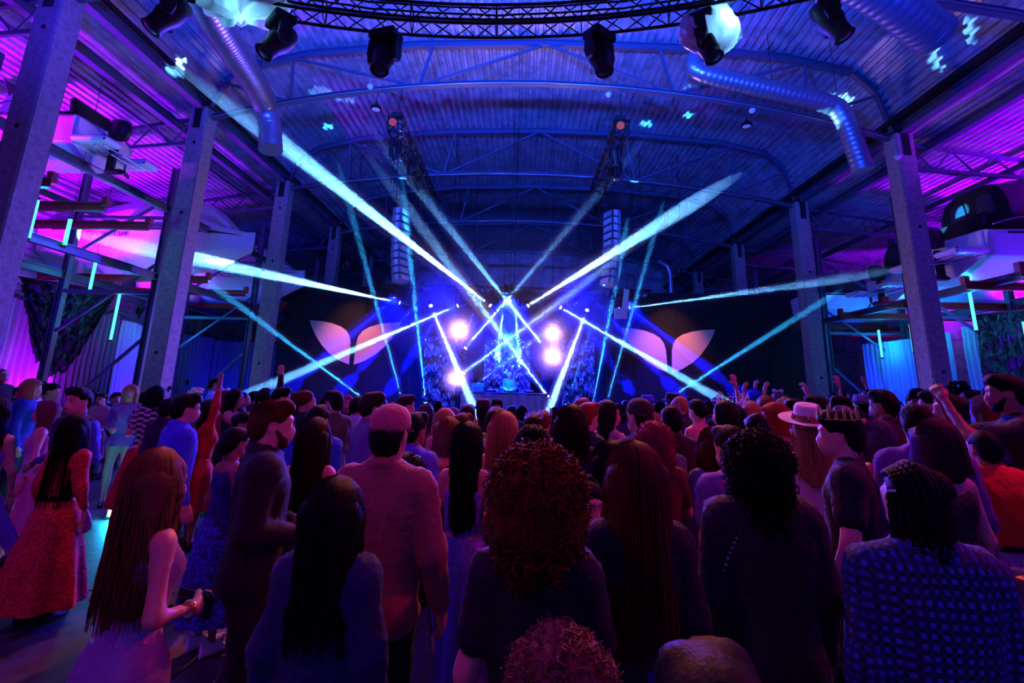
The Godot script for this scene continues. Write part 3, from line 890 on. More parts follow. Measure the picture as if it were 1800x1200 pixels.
func hull(t: Node3D, length: float, beam_: float, height: float, m: Material, called := "hull") -> void:
	# boat hull along +x (bow at +x), keel at y = 0
	var g := Geo.new()
	var rings := []
	for i in 26:
		var f := i / 25.0
		var w := beam_ * 0.5 * (1.0 - pow(maxf(0.0, f - 0.45) / 0.56, 2.4)) * (0.94 + 0.06 * sin(f * PI))
		w = maxf(w, 0.04)
		var keel := height * 0.62 * pow(maxf(0.0, f - 0.5) / 0.5, 2.6)
		var sheer := height * (0.92 + 0.16 * f * f)
		var x := length * (f - 0.5) + 0.25 * (0.0 if i < 25 else 0.3)
		var chine := keel + (sheer - keel) * 0.38
		var ring := []
		for q in [[0.0, keel], [0.55, lerpf(keel, chine, 0.62)], [0.86, chine], [0.93, chine + 0.05], [0.97, lerpf(chine, sheer, 0.5)], [1.0, sheer - 0.12], [1.03, sheer - 0.08], [1.0, sheer], [0.85, sheer + 0.03], [0.0, sheer + 0.07]]:
			ring.push_back(Vector3(x, q[1], w * q[0]))
		for k in range(8, 0, -1):
			var p: Vector3 = ring[k]
			ring.push_back(Vector3(p.x, p.y, -p.z))
		rings.push_back(ring)
	g.loft(rings)
	part(called, g, m, t)
	var rail := Geo.new()
	for s in [-1.0, 1.0]:
		var p := []
		for i in range(2, 25):
			var r: Vector3 = rings[i][6]
			p.push_back(Vector3(r.x, r.y, r.z * s * 1.01))
		rail.tube(p, 0.03, 6)
	part("rubbing_strake", rail, M.rubber, t)

func letters(text: String, size: float, m: Material, parent: Node, at: Vector3, basis: Basis) -> void:
	# wide square-cut letters drawn with bars
	var glyph := {
		"S": [[0, 1, 1, 1], [0, 0.5, 1, 0.5], [0, 0, 1, 0], [0, 0.5, 0, 1], [1, 0, 1, 0.5]], "A": [[0, 0, 0.5, 1], [0.5, 1, 1, 0]], "X": [[0, 0, 1, 1], [0, 1, 1, 0]],
		"D": [[0, 0, 0, 1], [0, 1, 0.85, 1], [0.85, 1, 1, 0.85], [1, 0.85, 1, 0.15], [1, 0.15, 0.85, 0], [0.85, 0, 0, 0]], "O": [[0, 0, 0, 1], [0, 1, 1, 1], [1, 1, 1, 0], [1, 0, 0, 0]],
		"R": [[0, 0, 0, 1], [0, 1, 1, 1], [1, 1, 1, 0.5], [1, 0.5, 0, 0.5], [0.5, 0.5, 1, 0]],
	}
	for i in text.length():
		var g := Geo.new()
		for q in glyph[text[i]]:
			g.bar(Vector3(q[0] * size * 1.25 + i * size * 1.75, q[1] * size, 0), Vector3(q[2] * size * 1.25 + i * size * 1.75, q[3] * size, 0), size * 0.16, 0.012, Vector3.BACK)
		var o := part("letter", g, m, parent)
		o.transform = Transform3D(basis, at)

func aisles() -> void:
	M.foil_dark = mat(Color(0.12, 0.16, 0.2), 0.32, 0.6, {"cull_mode": BaseMaterial3D.CULL_DISABLED})
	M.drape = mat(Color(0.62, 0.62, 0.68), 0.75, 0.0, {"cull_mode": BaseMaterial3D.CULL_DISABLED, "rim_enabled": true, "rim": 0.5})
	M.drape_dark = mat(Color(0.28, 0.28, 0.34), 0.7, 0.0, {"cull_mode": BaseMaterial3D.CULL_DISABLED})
	M.wrap = triplanar(mat(Color(0.85, 0.84, 0.88), 0.32), 0.6)
	M.wrap.normal_enabled = true
	M.wrap.normal_texture = M.fine
	M.dark_canvas = triplanar(mat(Color(0.035, 0.035, 0.045), 0.7), 1.0)
	M.dark_canvas.normal_enabled = true
	M.dark_canvas.normal_texture = M.fine
	M.window_plastic = mat(Color(0.2, 0.2, 0.25), 0.1, 0.0, {"clearcoat_enabled": true})
	M.ink = mat(Color(0.03, 0.03, 0.06), 0.5)
	# racks: upright frames between the pillars, long beams, red arms that carry the boats
	for s in [-1, 1]:
		var xf := -10.35 if s < 0 else 11.5
		var xb := -13.0 if s < 0 else 14.4
		var side := "in the left aisle" if s < 0 else "in the right aisle"
		for i in 4:
			var z: float = ([-8.6, -14.0, -19.3, -24.9] if s < 0 else [-9.4, -15.15, -19.5, -24.9])[i]
			var t := thing("boat_rack", "blue steel boat rack frame %s, %s" % [side, ["at the edge of the picture", "at the first whole pillar", "at the second whole pillar", "in the dark beyond the stage wall"][i]], "boat rack", Vector3(0, 0, z), 0.0, "boat racks")
			for x in [xf, xb]:
				var u := Geo.new()
				u.ibar(Vector3(x, 0, 0), Vector3(x, 8.05, 0), 0.16, 0.18)
				part("upright", u, M.steel, t)
				var fp := Geo.new()
				fp.box(Vector3(x, 0.01, 0), Vector3(0.34, 0.02, 0.34))
				part("foot_plate", fp, M.steel, t)
			for q in [[0.4, 3.1], [3.1, 5.2], [5.3, 7.2]]:
				var b := Geo.new()
				b.bar(Vector3(xf, q[1], 0), Vector3(xb, q[0], 0), 0.07, 0.07)
				part("brace", b, M.steel, t)
			for y in [4.3, 6.5]:
				var b := Geo.new()
				b.bar(Vector3(xf, y, 0), Vector3(xb, y, 0), 0.09, 0.1)
				part("tie", b, M.steel, t)
		for q in [[xf, 6.75, "upper front"], [xf, 4.75, "lower front"], [xb, 6.75, "upper rear"], [xb, 4.75, "lower rear"]]:
			if s > 0 and q[1] > 6.0: continue
			var g := Geo.new()
			g.ibar(Vector3(q[0], q[1], -6.5), Vector3(q[0], q[1], -27.0), 0.14, 0.2)
			tag(part("rack_beam", g, M.steel), "long blue steel rack beam, %s one %s" % [q[2], side], "steel beam")
		var nth := 0
		for q in [[-9.6, 0], [-11.0, 0], [-12.4, 0], [-15.2, 1], [-17.4, 1], [-20.4, 1], [-22.6, 1]]:
			var y := (5.75 if q[1] == 0 else 4.95) if s < 0 else 4.65
			var g := Geo.new()
			var x0: float = xf + 0.7 * -s
			var x1: float = xb + 2.0 * s
			g.ibar(Vector3(x0, y, q[0]), Vector3(x1, y, q[0]), 0.14, 0.2)
			g.box(Vector3(x0, y + 0.12, q[0]), Vector3(0.12, 0.22, 0.16), Basis.IDENTITY, 0.01)
			tag(part("fork_beam", g, M.orange_steel), "red fork beam %s, %s" % [side, ["at the frame edge above the tallest cyan tube", "second from the frame edge", "third from the frame edge", "under the first boat past the big pillar", "next along, under that boat", "farther along, by the second whole pillar", "last of the row, by the black wall"][nth]], "fork beam", "red fork beams")
			nth += 1
	# light tubes
	for q in [[Vector3(-10.3, 5.12, -10.05), 0.85, "tall cyan light tube by the pink wall post, outermost of the row under the racks"], [Vector3(-10.3, 5.1, -10.9), 0.62, "short cyan light tube below the red rack arms, second from the edge"], [Vector3(-12.3, 4.85, -14.1), 1.08, "long cyan light tube in front of the white hull's rounded end"], [Vector3(-12.3, 3.75, -15.2), 1.4, "longest cyan light tube, hanging lowest over the drapes beside the slanted brace"], [Vector3(-13.0, 3.7, -17.6), 0.9, "small cyan light tube just before the first whole pillar"], [Vector3(-13.0, 3.85, -18.4), 1.1, "cyan light tube just past the first whole pillar"], [Vector3(13.1, 3.9, -19.0), 1.0, "cyan light tube before the blue drape, next to the black wall's step"], [Vector3(13.15, 3.95, -17.5), 0.95, "cyan light tube before the blue drape, one along from the step of the black wall"], [Vector3(12.95, 4.15, -16.4), 1.0, "cyan light tube hanging behind the big pillar under the swim platform"], [Vector3(12.26, 4.3, -14.0), 1.05, "cyan light tube above the dark foil panel"], [Vector3(12.5, 3.4, -12.9), 0.95, "cyan light tube at the frame edge before the violet drape"], [Vector3(12.2, 5.1, -17.2), 0.45, "short cyan light tube under the smaller white boat"]]:
		led_tube(q[0], q[1], q[2])
	# drapes: panel by panel
	var k := 0
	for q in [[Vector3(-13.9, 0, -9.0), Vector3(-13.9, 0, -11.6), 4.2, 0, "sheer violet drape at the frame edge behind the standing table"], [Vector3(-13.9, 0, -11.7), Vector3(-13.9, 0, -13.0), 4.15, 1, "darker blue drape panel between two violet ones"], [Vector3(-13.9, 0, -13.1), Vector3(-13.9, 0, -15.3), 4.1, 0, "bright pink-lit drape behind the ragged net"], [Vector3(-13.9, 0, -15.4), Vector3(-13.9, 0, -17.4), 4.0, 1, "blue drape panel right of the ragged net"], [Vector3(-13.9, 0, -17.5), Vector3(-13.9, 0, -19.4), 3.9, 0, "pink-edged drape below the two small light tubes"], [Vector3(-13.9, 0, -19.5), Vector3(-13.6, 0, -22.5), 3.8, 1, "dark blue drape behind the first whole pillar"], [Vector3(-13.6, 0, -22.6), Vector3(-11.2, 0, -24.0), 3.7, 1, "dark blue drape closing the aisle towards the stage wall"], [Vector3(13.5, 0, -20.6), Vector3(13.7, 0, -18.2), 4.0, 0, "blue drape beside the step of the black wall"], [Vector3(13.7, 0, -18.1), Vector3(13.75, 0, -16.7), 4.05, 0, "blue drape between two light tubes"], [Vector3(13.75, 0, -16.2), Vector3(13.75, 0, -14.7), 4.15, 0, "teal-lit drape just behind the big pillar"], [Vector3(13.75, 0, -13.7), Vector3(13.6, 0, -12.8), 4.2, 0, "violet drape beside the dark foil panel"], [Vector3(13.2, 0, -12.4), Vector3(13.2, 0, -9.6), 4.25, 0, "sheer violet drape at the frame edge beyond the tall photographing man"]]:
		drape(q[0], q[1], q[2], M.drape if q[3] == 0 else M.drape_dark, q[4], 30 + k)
		k += 1
	foil_net(Vector3(-13.3, 4.55, -14.6), PI / 2 - 0.5, 2.3, 2.6, "ragged dark net hanging to a point in front of the pink drape", 5, 0.72)
	foil_net(Vector3(13.3, 4.3, -14.3), -PI / 2 + 0.35, 1.35, 3.6, "tall dark crumpled foil panel hanging between the blue drapes", 15, 0.05)
	# ragged edge rope above the drapes
	var rope := Geo.new()
	var rp := []
	for i in 40: rp.push_back(Vector3(-13.75, 4.3 + 0.1 * sin(i * 0.9) + 0.06 * sin(i * 2.3) - i * 0.012, -9.0 - i * 0.36))
	rope.tube(rp, 0.06, 6)
	tag(part("drape_rail", rope, M.dark_canvas), "sagging dark swag along the top of the drapes below the pink wall", "swag")
	# boats of the first side
	var b1 := thing("boat", "big white shrink-wrapped boat behind the first whole pillar, lettering on its side", "boat", Vector3(-12.45, 5.3, -16.6), 0.0, "wrapped boats")
	hull(b1, 6.4, 2.3, 1.45, M.wrap)
	wrap_top(b1, 6.4, 2.0, 1.5, 1.25)
	letters("SAXDOR", 0.13, M.ink, b1, Vector3(-1.5, 1.05, 1.18), Basis(Vector3.UP, 0.0))
	var b2 := thing("boat", "white shrink-wrapped boat further down the rack, its name near the second whole pillar", "boat", Vector3(-12.3, 5.0, -20.75), 0.0, "wrapped boats")
	hull(b2, 6.2, 2.3, 1.4, M.wrap)
	wrap_top(b2, 6.2, 2.0, 1.45, 1.1)
	letters("SAXDOR", 0.13, M.ink, b2, Vector3(-0.2, 0.98, 1.17), Basis(Vector3.UP, 0.0))
	var b3 := thing("boat", "white boat with a dark seat high on the left rack, seen from below the stern", "boat", Vector3(-12.9, 6.7, -11.3), 0.0)
	stern_boat(b3, 5.2, 1.9, 1.15, 1.0)
	# boats of the other side, sterns to the dance floor
	var b4 := thing("boat", "white motor boat with a tall black canopy, stern and swim platform towards the dance floor", "boat", Vector3(14.1, 5.0, -13.3))
	stern_boat(b4, 5.6, 2.5, 1.1, -1.0)
	canopy(b4, 1.55, 2.15, Vector3(-0.9, 1.15, 0))
	var b5 := thing("boat", "white motor boat with a dark canopy behind the big pillar, its platform sticking out", "boat", Vector3(14.9, 5.0, -16.9))
	stern_boat(b5, 5.4, 2.3, 1.0, -1.0)
	canopy(b5, 1.3, 1.9, Vector3(-1.0, 1.05, 0))
	var b6 := thing("boat", "low white boat hull with a swept windscreen above the step of the black wall", "boat", Vector3(13.9, 4.9, -20.7))
	hull(b6, 5.0, 2.0, 1.1, M.gel)
	var ws := Geo.new()
	ws.slab(PackedVector2Array([Vector2(-1.0, 0), Vector2(0.7, 0), Vector2(0.1, 0.75), Vector2(-0.5, 0.85)]), Vector3(-0.8, 1.15, 0.0), Basis.IDENTITY, 1.5)
	part("windscreen", ws, M.window_plastic, b6)
	# covered sail-like bag hanging behind
	var bag := Geo.new()
	bag.lathe([Vector2(0.02, 0.0), Vector2(0.75, 0.1), Vector2(0.9, 0.6), Vector2(0.6, 1.6), Vector2(0.35, 2.4), Vector2(0.06, 2.9)], Vector3.ZERO, Basis.from_scale(Vector3(1, 1, 0.6)), 20)
	var bo := part("sail_cover", bag, M.wrap)
	bo.position = Vector3(14.6, 5.4, -18.6)
	tag(bo, "pale cloth-covered pointed bundle on the rack behind the smaller canopied boat", "cover")

func wrap_top(t: Node3D, length: float, beam_: float, y: float, h: float) -> void:
	var g := Geo.new()
	var rings := []
	for i in 18:
		var f := i / 17.0
		var e := 1.0 - pow(absf(2.0 * f - 1.0), 3.0)
		var hh := h * (0.25 + 0.75 * sin(PI * clampf(f * 1.05 - 0.0, 0.0, 1.0))) * (0.5 + 0.5 * e)
		var w := beam_ * 0.5 * (0.35 + 0.65 * e)
		var ring := []
		for k in 13:
			var a := PI * k / 12.0
			ring.push_back(Vector3(length * (f - 0.5) * 0.95, y - 0.05 + sin(a) * hh * (0.9 + 0.1 * sin(k * 2.0 + i)), -cos(a) * w))
		rings.push_back(ring)
	g.loft(rings)
	part("shrink_wrap", g, M.wrap, t)
	var c := Geo.new()
	c.loft([[Vector3(1.2, y + h * 0.3, -0.7), Vector3(1.2, y + h * 0.95, -0.5), Vector3(1.2, y + h * 0.95, 0.5), Vector3(1.2, y + h * 0.3, 0.7)], [Vector3(2.3, y + h * 0.2, -0.6), Vector3(1.9, y + h * 0.72, -0.45), Vector3(1.9, y + h * 0.72, 0.45), Vector3(2.3, y + h * 0.2, 0.6)], [Vector3(2.7, y + h * 0.0, -0.4), Vector3(2.6, y + h * 0.2, -0.3), Vector3(2.6, y + h * 0.2, 0.3), Vector3(2.7, y, 0.4)]])
	part("wrapped_console", c, M.gel, t)

func stern_boat(t: Node3D, length: float, beam_: float, h: float, dir: float) -> void:
	# open boat; stern at local -x end when dir < 0, else at +x
	var base := Node3D.new()
	base.name = "boat_shell"
	hull(t, length, beam_, h, M.gel)
	base.free()
	var x := -length / 2
	if dir > 0.0:
		for o in t.get_children(): o.rotation.y = PI
		x = length / 2
	var s := signf(x)
	var tr := Geo.new()
	tr.box(Vector3(x + 0.02 * s, h * 0.62, 0), Vector3(0.06, h * 0.6, beam_ * 0.86), Basis.IDENTITY, 0.03)
	part("transom", tr, M.gel, t)
	for q in [-1.0, 1.0]:
		var pl := Geo.new()
		pl.box(Vector3(x + 0.4 * s, h * 0.45, q * beam_ * 0.33), Vector3(0.85, 0.14, beam_ * 0.3), Basis.IDENTITY, 0.05)
		part("swim_platform", pl, M.gel, t)
	var lad := Geo.new()
	for k in 3: lad.rod(Vector3(x + 0.2 * s + 0.22 * s * k, h * 0.36, -beam_ * 0.36), Vector3(x + 0.2 * s + 0.22 * s * k, h * 0.36, beam_ * 0.36), 0.02, 6)
	lad.rod(Vector3(x + 0.1 * s, h * 0.36, 0.3), Vector3(x + 0.8 * s, h * 0.3, 0.3), 0.02, 6)
	part("boarding_ladder", lad, M.galv, t)
	var eng := Geo.new()
	eng.lathe([Vector2(0.02, 0.0), Vector2(0.17, 0.05), Vector2(0.2, 0.3), Vector2(0.16, 0.5), Vector2(0.03, 0.56)], Vector3(x + 0.35 * s, h * 0.75, 0), Basis.from_scale(Vector3(1.35, 1, 0.9)), 14)
	eng.box(Vector3(x + 0.3 * s, h * 0.35, 0), Vector3(0.2, 0.8, 0.12), Basis.IDENTITY, 0.03)
	eng.lathe([Vector2(0.02, -0.3), Vector2(0.07, -0.2), Vector2(0.07, 0.15), Vector2(0.03, 0.2)], Vector3(x + 0.38 * s, h * 0.35 - 0.35, 0), Basis(Vector3.BACK, PI / 2), 10)
	for k in 3:
		eng.box(Vector3(x + 0.66 * s, h * 0.35 - 0.35, 0) + Basis(Vector3.RIGHT, TAU * k / 3.0) * Vector3(0, 0.11, 0), Vector3(0.02, 0.16, 0.08), Basis(Vector3.RIGHT, TAU * k / 3.0) * Basis(Vector3.UP, 0.5))
	part("outboard_motor", eng, M.black, t)
	var seat := Geo.new()
	seat.box(Vector3(x - 0.8 * s, h * 1.08, 0), Vector3(0.6, 0.24, beam_ * 0.6), Basis.IDENTITY, 0.06)
	seat.box(Vector3(x - 0.45 * s, h * 1.3, 0), Vector3(0.16, 0.42, beam_ * 0.6), Basis(Vector3.BACK, 0.15 * s), 0.05)
	part("bench_seat", seat, M.dark_canvas, t)
	var con := Geo.new()
	con.slab(PackedVector2Array([Vector2(-0.4, 0), Vector2(0.45, 0), Vector2(0.3, 0.65), Vector2(-0.25, 0.75)]), Vector3(x - 2.0 * s, h * 0.98, 0), Basis.IDENTITY, 0.8)
	part("steering_console", con, M.gel, t)
	var gl := Geo.new()
	gl.box(Vector3(x - 2.3 * s, h * 0.98 + 0.9, 0), Vector3(0.03, 0.5, 0.9), Basis(Vector3.BACK, 0.5 * s), 0.01)
	part("windscreen", gl, M.window_plastic, t)
	var rail := Geo.new()
	for q in [-1.0, 1.0]:
		var p := []
		for k in 9: p.push_back(Vector3(x - s * (0.2 + k * 0.25), h * 1.05 + 0.22 * sin(PI * k / 8.0), q * beam_ * 0.46))
		rail.tube(p, 0.018, 6)
	part("hand_rail", rail, M.galv, t)

func canopy(t: Node3D, h: float, w: float, at: Vector3) -> void:
	var g := Geo.new()
	var rings := []
	for i in 10:
		var f := i / 9.0
		var ring := []
		for k in 15:
			var a := PI * k / 14.0
			var sq := pow(absf(cos(a)), 0.55) * signf(cos(a))
			ring.push_back(at + Vector3((f - 0.5) * 2.2, pow(sin(a), 0.6) * h * (0.86 + 0.14 * sin(PI * f)) - 0.05 * absf(sin(f * TAU)), -sq * w * 0.5))
		rings.push_back(ring)
	g.loft(rings)
	part("canopy_cover", g, M.dark_canvas, t)
	for q in [-1.0, 1.0]:
		var p := Geo.new()
		p.slab(PackedVector2Array([Vector2(-0.28, 0), Vector2(0.28, 0), Vector2(0.22, 0.5), Vector2(0.0, 0.6), Vector2(-0.22, 0.5)]), at + Vector3(-1.12, h * 0.32, q * w * 0.2), Basis(Vector3.UP, -PI / 2), 0.02)
		part("canopy_window", p, M.window_plastic, t)
	var tgt := Geo.new()
	tgt.box(at + Vector3(-1.35, 0.1, 0.35), Vector3(0.05, 0.55, 0.28), Basis.IDENTITY, 0.02)
	part("yellow_tag_bag", tgt, mat(Color(0.8, 0.55, 0.05), 0.6), t)
# ---------------------------------------------------------------- stage
func leaf(side: float) -> PackedVector2Array:
	var p := PackedVector2Array()
	for q in [[0.1, 0.0], [0.5, 0.14], [1.0, 0.45], [1.35, 0.78], [1.62, 1.13], [1.86, 1.52], [2.0, 1.85], [1.45, 1.82], [1.0, 1.74], [0.62, 1.61], [0.35, 1.44], [0.2, 1.22], [0.13, 0.95], [0.105, 0.5]]:
		p.push_back(Vector2(q[0] * side, q[1]))
	return p

func stage() -> void:
	var w := thing("stage_wall", "black cloth-covered stage wall with two pale leaf emblems behind the stage", "stage wall", Vector3.ZERO)
	for k in 12:
		var g := Geo.new()
		g.box(Vector3(-10.55 + 0.96 + k * 1.91, 3.1, -22.1), Vector3(1.9, 6.2, 0.12), Basis.IDENTITY, 0.015)
		part("wall_panel", g, M.black_cloth, w)
	var stp := Geo.new()
	stp.box(Vector3(13.05, 1.8, -22.0), Vector3(1.4, 3.6, 0.4), Basis.IDENTITY, 0.015)
	part("low_step", stp, M.black_cloth, w)
	for s in [-1, 1]:
		var o := thing("emblem", "pale peach two-leaf emblem on the black wall, %s of the stage" % ["left" if s < 0 else "right"], "emblem", Vector3(-7.22 if s < 0 else 6.27, 2.8, -22.02), 0.0, "leaf emblems")
		for k in [-1.0, 1.0]:
			var g := Geo.new()
			g.slab(leaf(k), Vector3.ZERO, Basis.IDENTITY, 0.02)
			part("leaf", g, triplanar(mat(Color(0.95, 0.78, 0.66), 0.8), 1.0), o)
	# deck
	var d := thing("stage_deck", "black stage deck with a cloth skirt below the booth", "stage", Vector3.ZERO)
	for k in 4:
		var g := Geo.new()
		g.box(Vector3(-4.5 + 1.0 + k * 2.0, 0.77, -20.6), Vector3(1.99, 0.06, 2.4), Basis.IDENTITY, 0.01)
		part("platform", g, M.black, d)
	var sk := Geo.new()
	var rows := []
	for i in 2:
		var row := []
		for k in 161: row.push_back(Vector3(-4.5 + 8.0 * k / 160.0, 0.74 * (1.0 - i) + 0.005, -19.38 + 0.025 * sin(k * 0.9)))
		rows.push_back(row)
	sk.loft(rows, false)
	part("skirt", sk, M.drape_dark, d)
	# booth
	var b := thing("dj_booth", "long performer's booth with a blue cloth front on the stage", "booth", Vector3(-0.6, 0.8, -20.0))
	var top := Geo.new()
	top.box(Vector3(0, 0.98, 0), Vector3(3.3, 0.06, 0.8), Basis.IDENTITY, 0.015)
	part("table_top", top, M.black, b)
	var fr := Geo.new()
	rows = []
	for i in 3:
		var row := []
		for k in 81: row.push_back(Vector3(-1.63 + 3.26 * k / 80.0, 0.94 - 0.47 * i, 0.38 + 0.02 * sin(k * 0.8)))
		rows.push_back(row)
	fr.loft(rows, false)
	part("front_cloth", fr, M.drape, b)
	for x in [-1.55, 1.55]:
		for z in [-0.33, 0.33]:
			var l := Geo.new()
			l.box(Vector3(x, 0.475, z), Vector3(0.05, 0.95, 0.05))
			part("leg", l, M.black, b)
	for q in [[-0.5, "mixing deck at the booth's middle, before the performer", 0.42], [0.25, "flat player deck on the booth beside the mixer", 0.34], [0.95, "flat player deck on the far end of the booth", 0.34]]:
		var c := thing("player_deck", q[1], "audio deck", Vector3(-0.6 + q[0], 1.81, -20.0), 0.0, "audio decks")
		var g := Geo.new()
		g.box(Vector3(0, 0.04, 0), Vector3(q[2], 0.08, 0.4), Basis.IDENTITY, 0.012)
		part("case", g, M.black, c)
		var p := Geo.new()
		p.lathe([Vector2(0.11, 0.08), Vector2(0.105, 0.095), Vector2(0.01, 0.1)], Vector3.ZERO, Basis.IDENTITY, 18)
		part("jog_wheel", p, M.galv, c)
		for k in 4:
			var kn := Geo.new()
			kn.lathe([Vector2(0.012, 0.08), Vector2(0.01, 0.11), Vector2(0.002, 0.112)], Vector3(-0.12 + k * 0.08, 0, 0.16), Basis.IDENTITY, 8)
			part("knob", kn, M.white, c)
	var lp := thing("laptop", "open laptop with a teal lid mark at the tower end of the booth", "laptop", Vector3(-1.62, 1.81, -19.9), 0.06)
	var bs := Geo.new()
	bs.box(Vector3(0, 0.012, -0.15), Vector3(0.44, 0.02, 0.3), Basis.IDENTITY, 0.006)
	part("keyboard_base", bs, M.black, lp)
	var lid := Geo.new()
	lid.box(Vector3(0, 0.17, 0.02), Vector3(0.44, 0.31, 0.014), Basis(Vector3.RIGHT, -0.12), 0.005)
	part("lid", lid, mat(Color(0.2, 0.85, 0.75), 0.35), lp)
	var mk := Geo.new()
	for k in 5: mk.bar(Vector3(-0.09 + k * 0.045, 0.16 - 0.025 * (k % 2), 0.03), Vector3(-0.06 + k * 0.045, 0.2 - 0.03 * ((k + 1) % 2), 0.03), 0.01, 0.006, Vector3.BACK)
	part("lid_mark", mk, M.ink, lp)
	# front truss and its moving heads (the lamps of the beams)
	var t := thing("stage_truss", "black box truss across the stage that carries the row of beam lamps", "lighting truss")
	var path := []
	for k in 41: path.push_back(Vector3(-5.9 + k * 0.275, 5.72, -20.0))
	box_truss(t, path, 0.3)
	var hg := Geo.new()
	for x in [-5.6, -2.0, 1.2, 4.8]: hg.rod(Vector3(x, 5.85, -20.0), Vector3(x, 11.9, -20.0), 0.012, 5)
	part("hanging_cable", hg, M.black_metal, t)
	# unlit twin lamps above the wall
	for q in [[-3.95, 5.95], [-1.55, 5.95], [0.75, 5.98], [3.05, 5.95], [4.95, 5.85]]:
		var tw := thing("twin_lamp", "pair of unlit round lamps above the stage truss, %s" % ["under the first loudspeaker column", "beside the start of the brightest beam", "above the paired blinders", "by the pale board", "past the pale board, over the emblem"][int((q[0] + 4.5) / 2.3)], "stage light", Vector3(q[0], q[1], -20.9), 0.0, "unlit twin lamps")
		var h := Geo.new()
		h.box(Vector3(0, 0, -0.06), Vector3(0.42, 0.2, 0.1), Basis.IDENTITY, 0.02)
		part("housing", h, M.black, tw)
		for k in [-0.11, 0.11]:
			var l := Geo.new()
			l.lathe([Vector2(0.095, -0.01), Vector2(0.1, 0.01), Vector2(0.06, 0.03), Vector2(0.01, 0.035)], Vector3(k, 0, 0), Basis(Vector3.RIGHT, PI / 2), 16)
			part("lamp_glass", l, M.window_lens, tw)
		var pole := Geo.new()
		pole.rod(Vector3(0, -0.1, -0.06), Vector3(0, -0.22, 0.8), 0.02, 6)
		part("bracket", pole, M.black, tw)
	# towers beside the booth
	for s in [-1, 1]:
		var tx := -2.42 if s < 0 else 1.2
		var tw := thing("lamp_tower", "black pipe tower on the stage %s" % ["at the laptop end of the booth" if s < 0 else "at the deck end of the booth"], "lamp stand", Vector3(tx, 0.8, -20.9), 0.0, "lamp towers")
		var g := Geo.new()
		g.rod(Vector3(0, 0, 0), Vector3(0, 3.7, 0), 0.03, 8)
		g.box(Vector3(0, 0.015, 0), Vector3(0.5, 0.03, 0.5))
		part("pipe", g, M.black_metal, tw)
		for y in ([1.5, 3.3] if s < 0 else [2.4, 3.3]):
			var a := Geo.new()
			a.rod(Vector3(0, y, 0), Vector3(0, y, 0.3), 0.02, 6)
			part("arm", a, M.black_metal, tw)
	for q in [[Vector3(-2.45, 4.15, -20.4), "dazzling white round blinder at the top of the tower by the laptop", 1.15], [Vector3(1.22, 4.12, -20.4), "dazzling white round blinder, upper of the pair on the tower by the decks", 0.95], [Vector3(1.22, 3.22, -20.4), "dazzling white round blinder, lower of the pair on the tower by the decks", 1.0], [Vector3(-2.5, 2.3, -20.4), "dazzling white round blinder low on the tower by the laptop", 0.85]]:
		var bl := thing("blinder", q[1], "stage light", q[0], 0.0, "lit blinders")
		var h := Geo.new()
		h.lathe([Vector2(0.1, -0.2), Vector2(0.2, -0.17), Vector2(0.26, -0.02), Vector2(0.28, 0.0), Vector2(0.25, 0.0)], Vector3.ZERO, Basis(Vector3.RIGHT, PI / 2), 20)
		part("housing", h, M.black, bl)
		var l := Geo.new()
		l.lathe([Vector2(0.25, -0.02), Vector2(0.24, 0.01), Vector2(0.14, 0.04), Vector2(0.01, 0.05)], Vector3.ZERO, Basis(Vector3.RIGHT, PI / 2), 20)
		part("lamp_glass", l, glow(Color(1.0, 0.9, 0.86), 9.0 * q[2]), bl)
		spot(q[0] + Vector3(0, 0, 0.1), q[0] + Vector3(-q[0].x * 0.1, -0.6, 8.0), Color(1.0, 0.7, 0.72), 24.0 * q[2], 75.0, 0.6, 0.22, bl)
		for z in [[0.6, 0.45], [0.9, 0.3], [1.25, 0.13], [1.7, 0.06]]:
			var fog := FogVolume.new()
			fog.name = "glow_haze"
			fog.shape = RenderingServer.FOG_VOLUME_SHAPE_ELLIPSOID
			fog.size = Vector3(1.0, 0.95, 0.7) * q[2] * z[0]
			fog.material = haze_mat(z[1])
			bl.add_child(fog, true)
			fog.position = Vector3(0, 0, 0.16 + z[0] * 0.1)
			fog.set_meta("kind", "stuff")
	# crumpled mirror foil
	var foil := mat(Color(0.5, 0.6, 0.75), 0.24, 0.95, {"cull_mode": BaseMaterial3D.CULL_DISABLED})
	foil_net(Vector3(-3.25, 3.9, -20.9), 0.0, 1.35, 3.0, "glittering crumpled foil panel at the emblem end of the stage", 51, 0.03, foil, 2.0)
	foil_net(Vector3(-0.55, 3.95, -21.2), 0.0, 1.9, 3.1, "glittering crumpled foil panel behind the performer", 52, 0.03, foil, 2.0)
	foil_net(Vector3(2.3, 3.95, -20.9), 0.0, 1.3, 3.1, "glittering crumpled foil panel at the black wall end of the stage", 53, 0.03, foil, 2.0)
	# teal light on the performer, blue and warm light on foil, emblems and wall
	stage_lamp(Vector3(-0.45, 5.5, -18.6), Vector3(-0.5, 2.0, -20.3), Color(0.05, 1.0, 0.75), 120.0, 9.0, "small teal spotlight over the performer")
	for q in [[Vector3(-4.2, 5.4, -18.6), Vector3(-3.2, 2.2, -21), 60.0], [Vector3(-0.6, 5.45, -18.4), Vector3(-0.5, 2.6, -21.2), 80.0], [Vector3(3.2, 5.4, -18.6), Vector3(2.4, 2.2, -21), 60.0]]:
		stage_lamp(q[0], q[1], Color(0.05, 0.22, 1.0), q[2] * 0.8, 26.0, "blue wash lamp hanging before the %s foil panel" % ["left" if q[0].x < -2.0 else ("right" if q[0].x > 2.0 else "middle")])
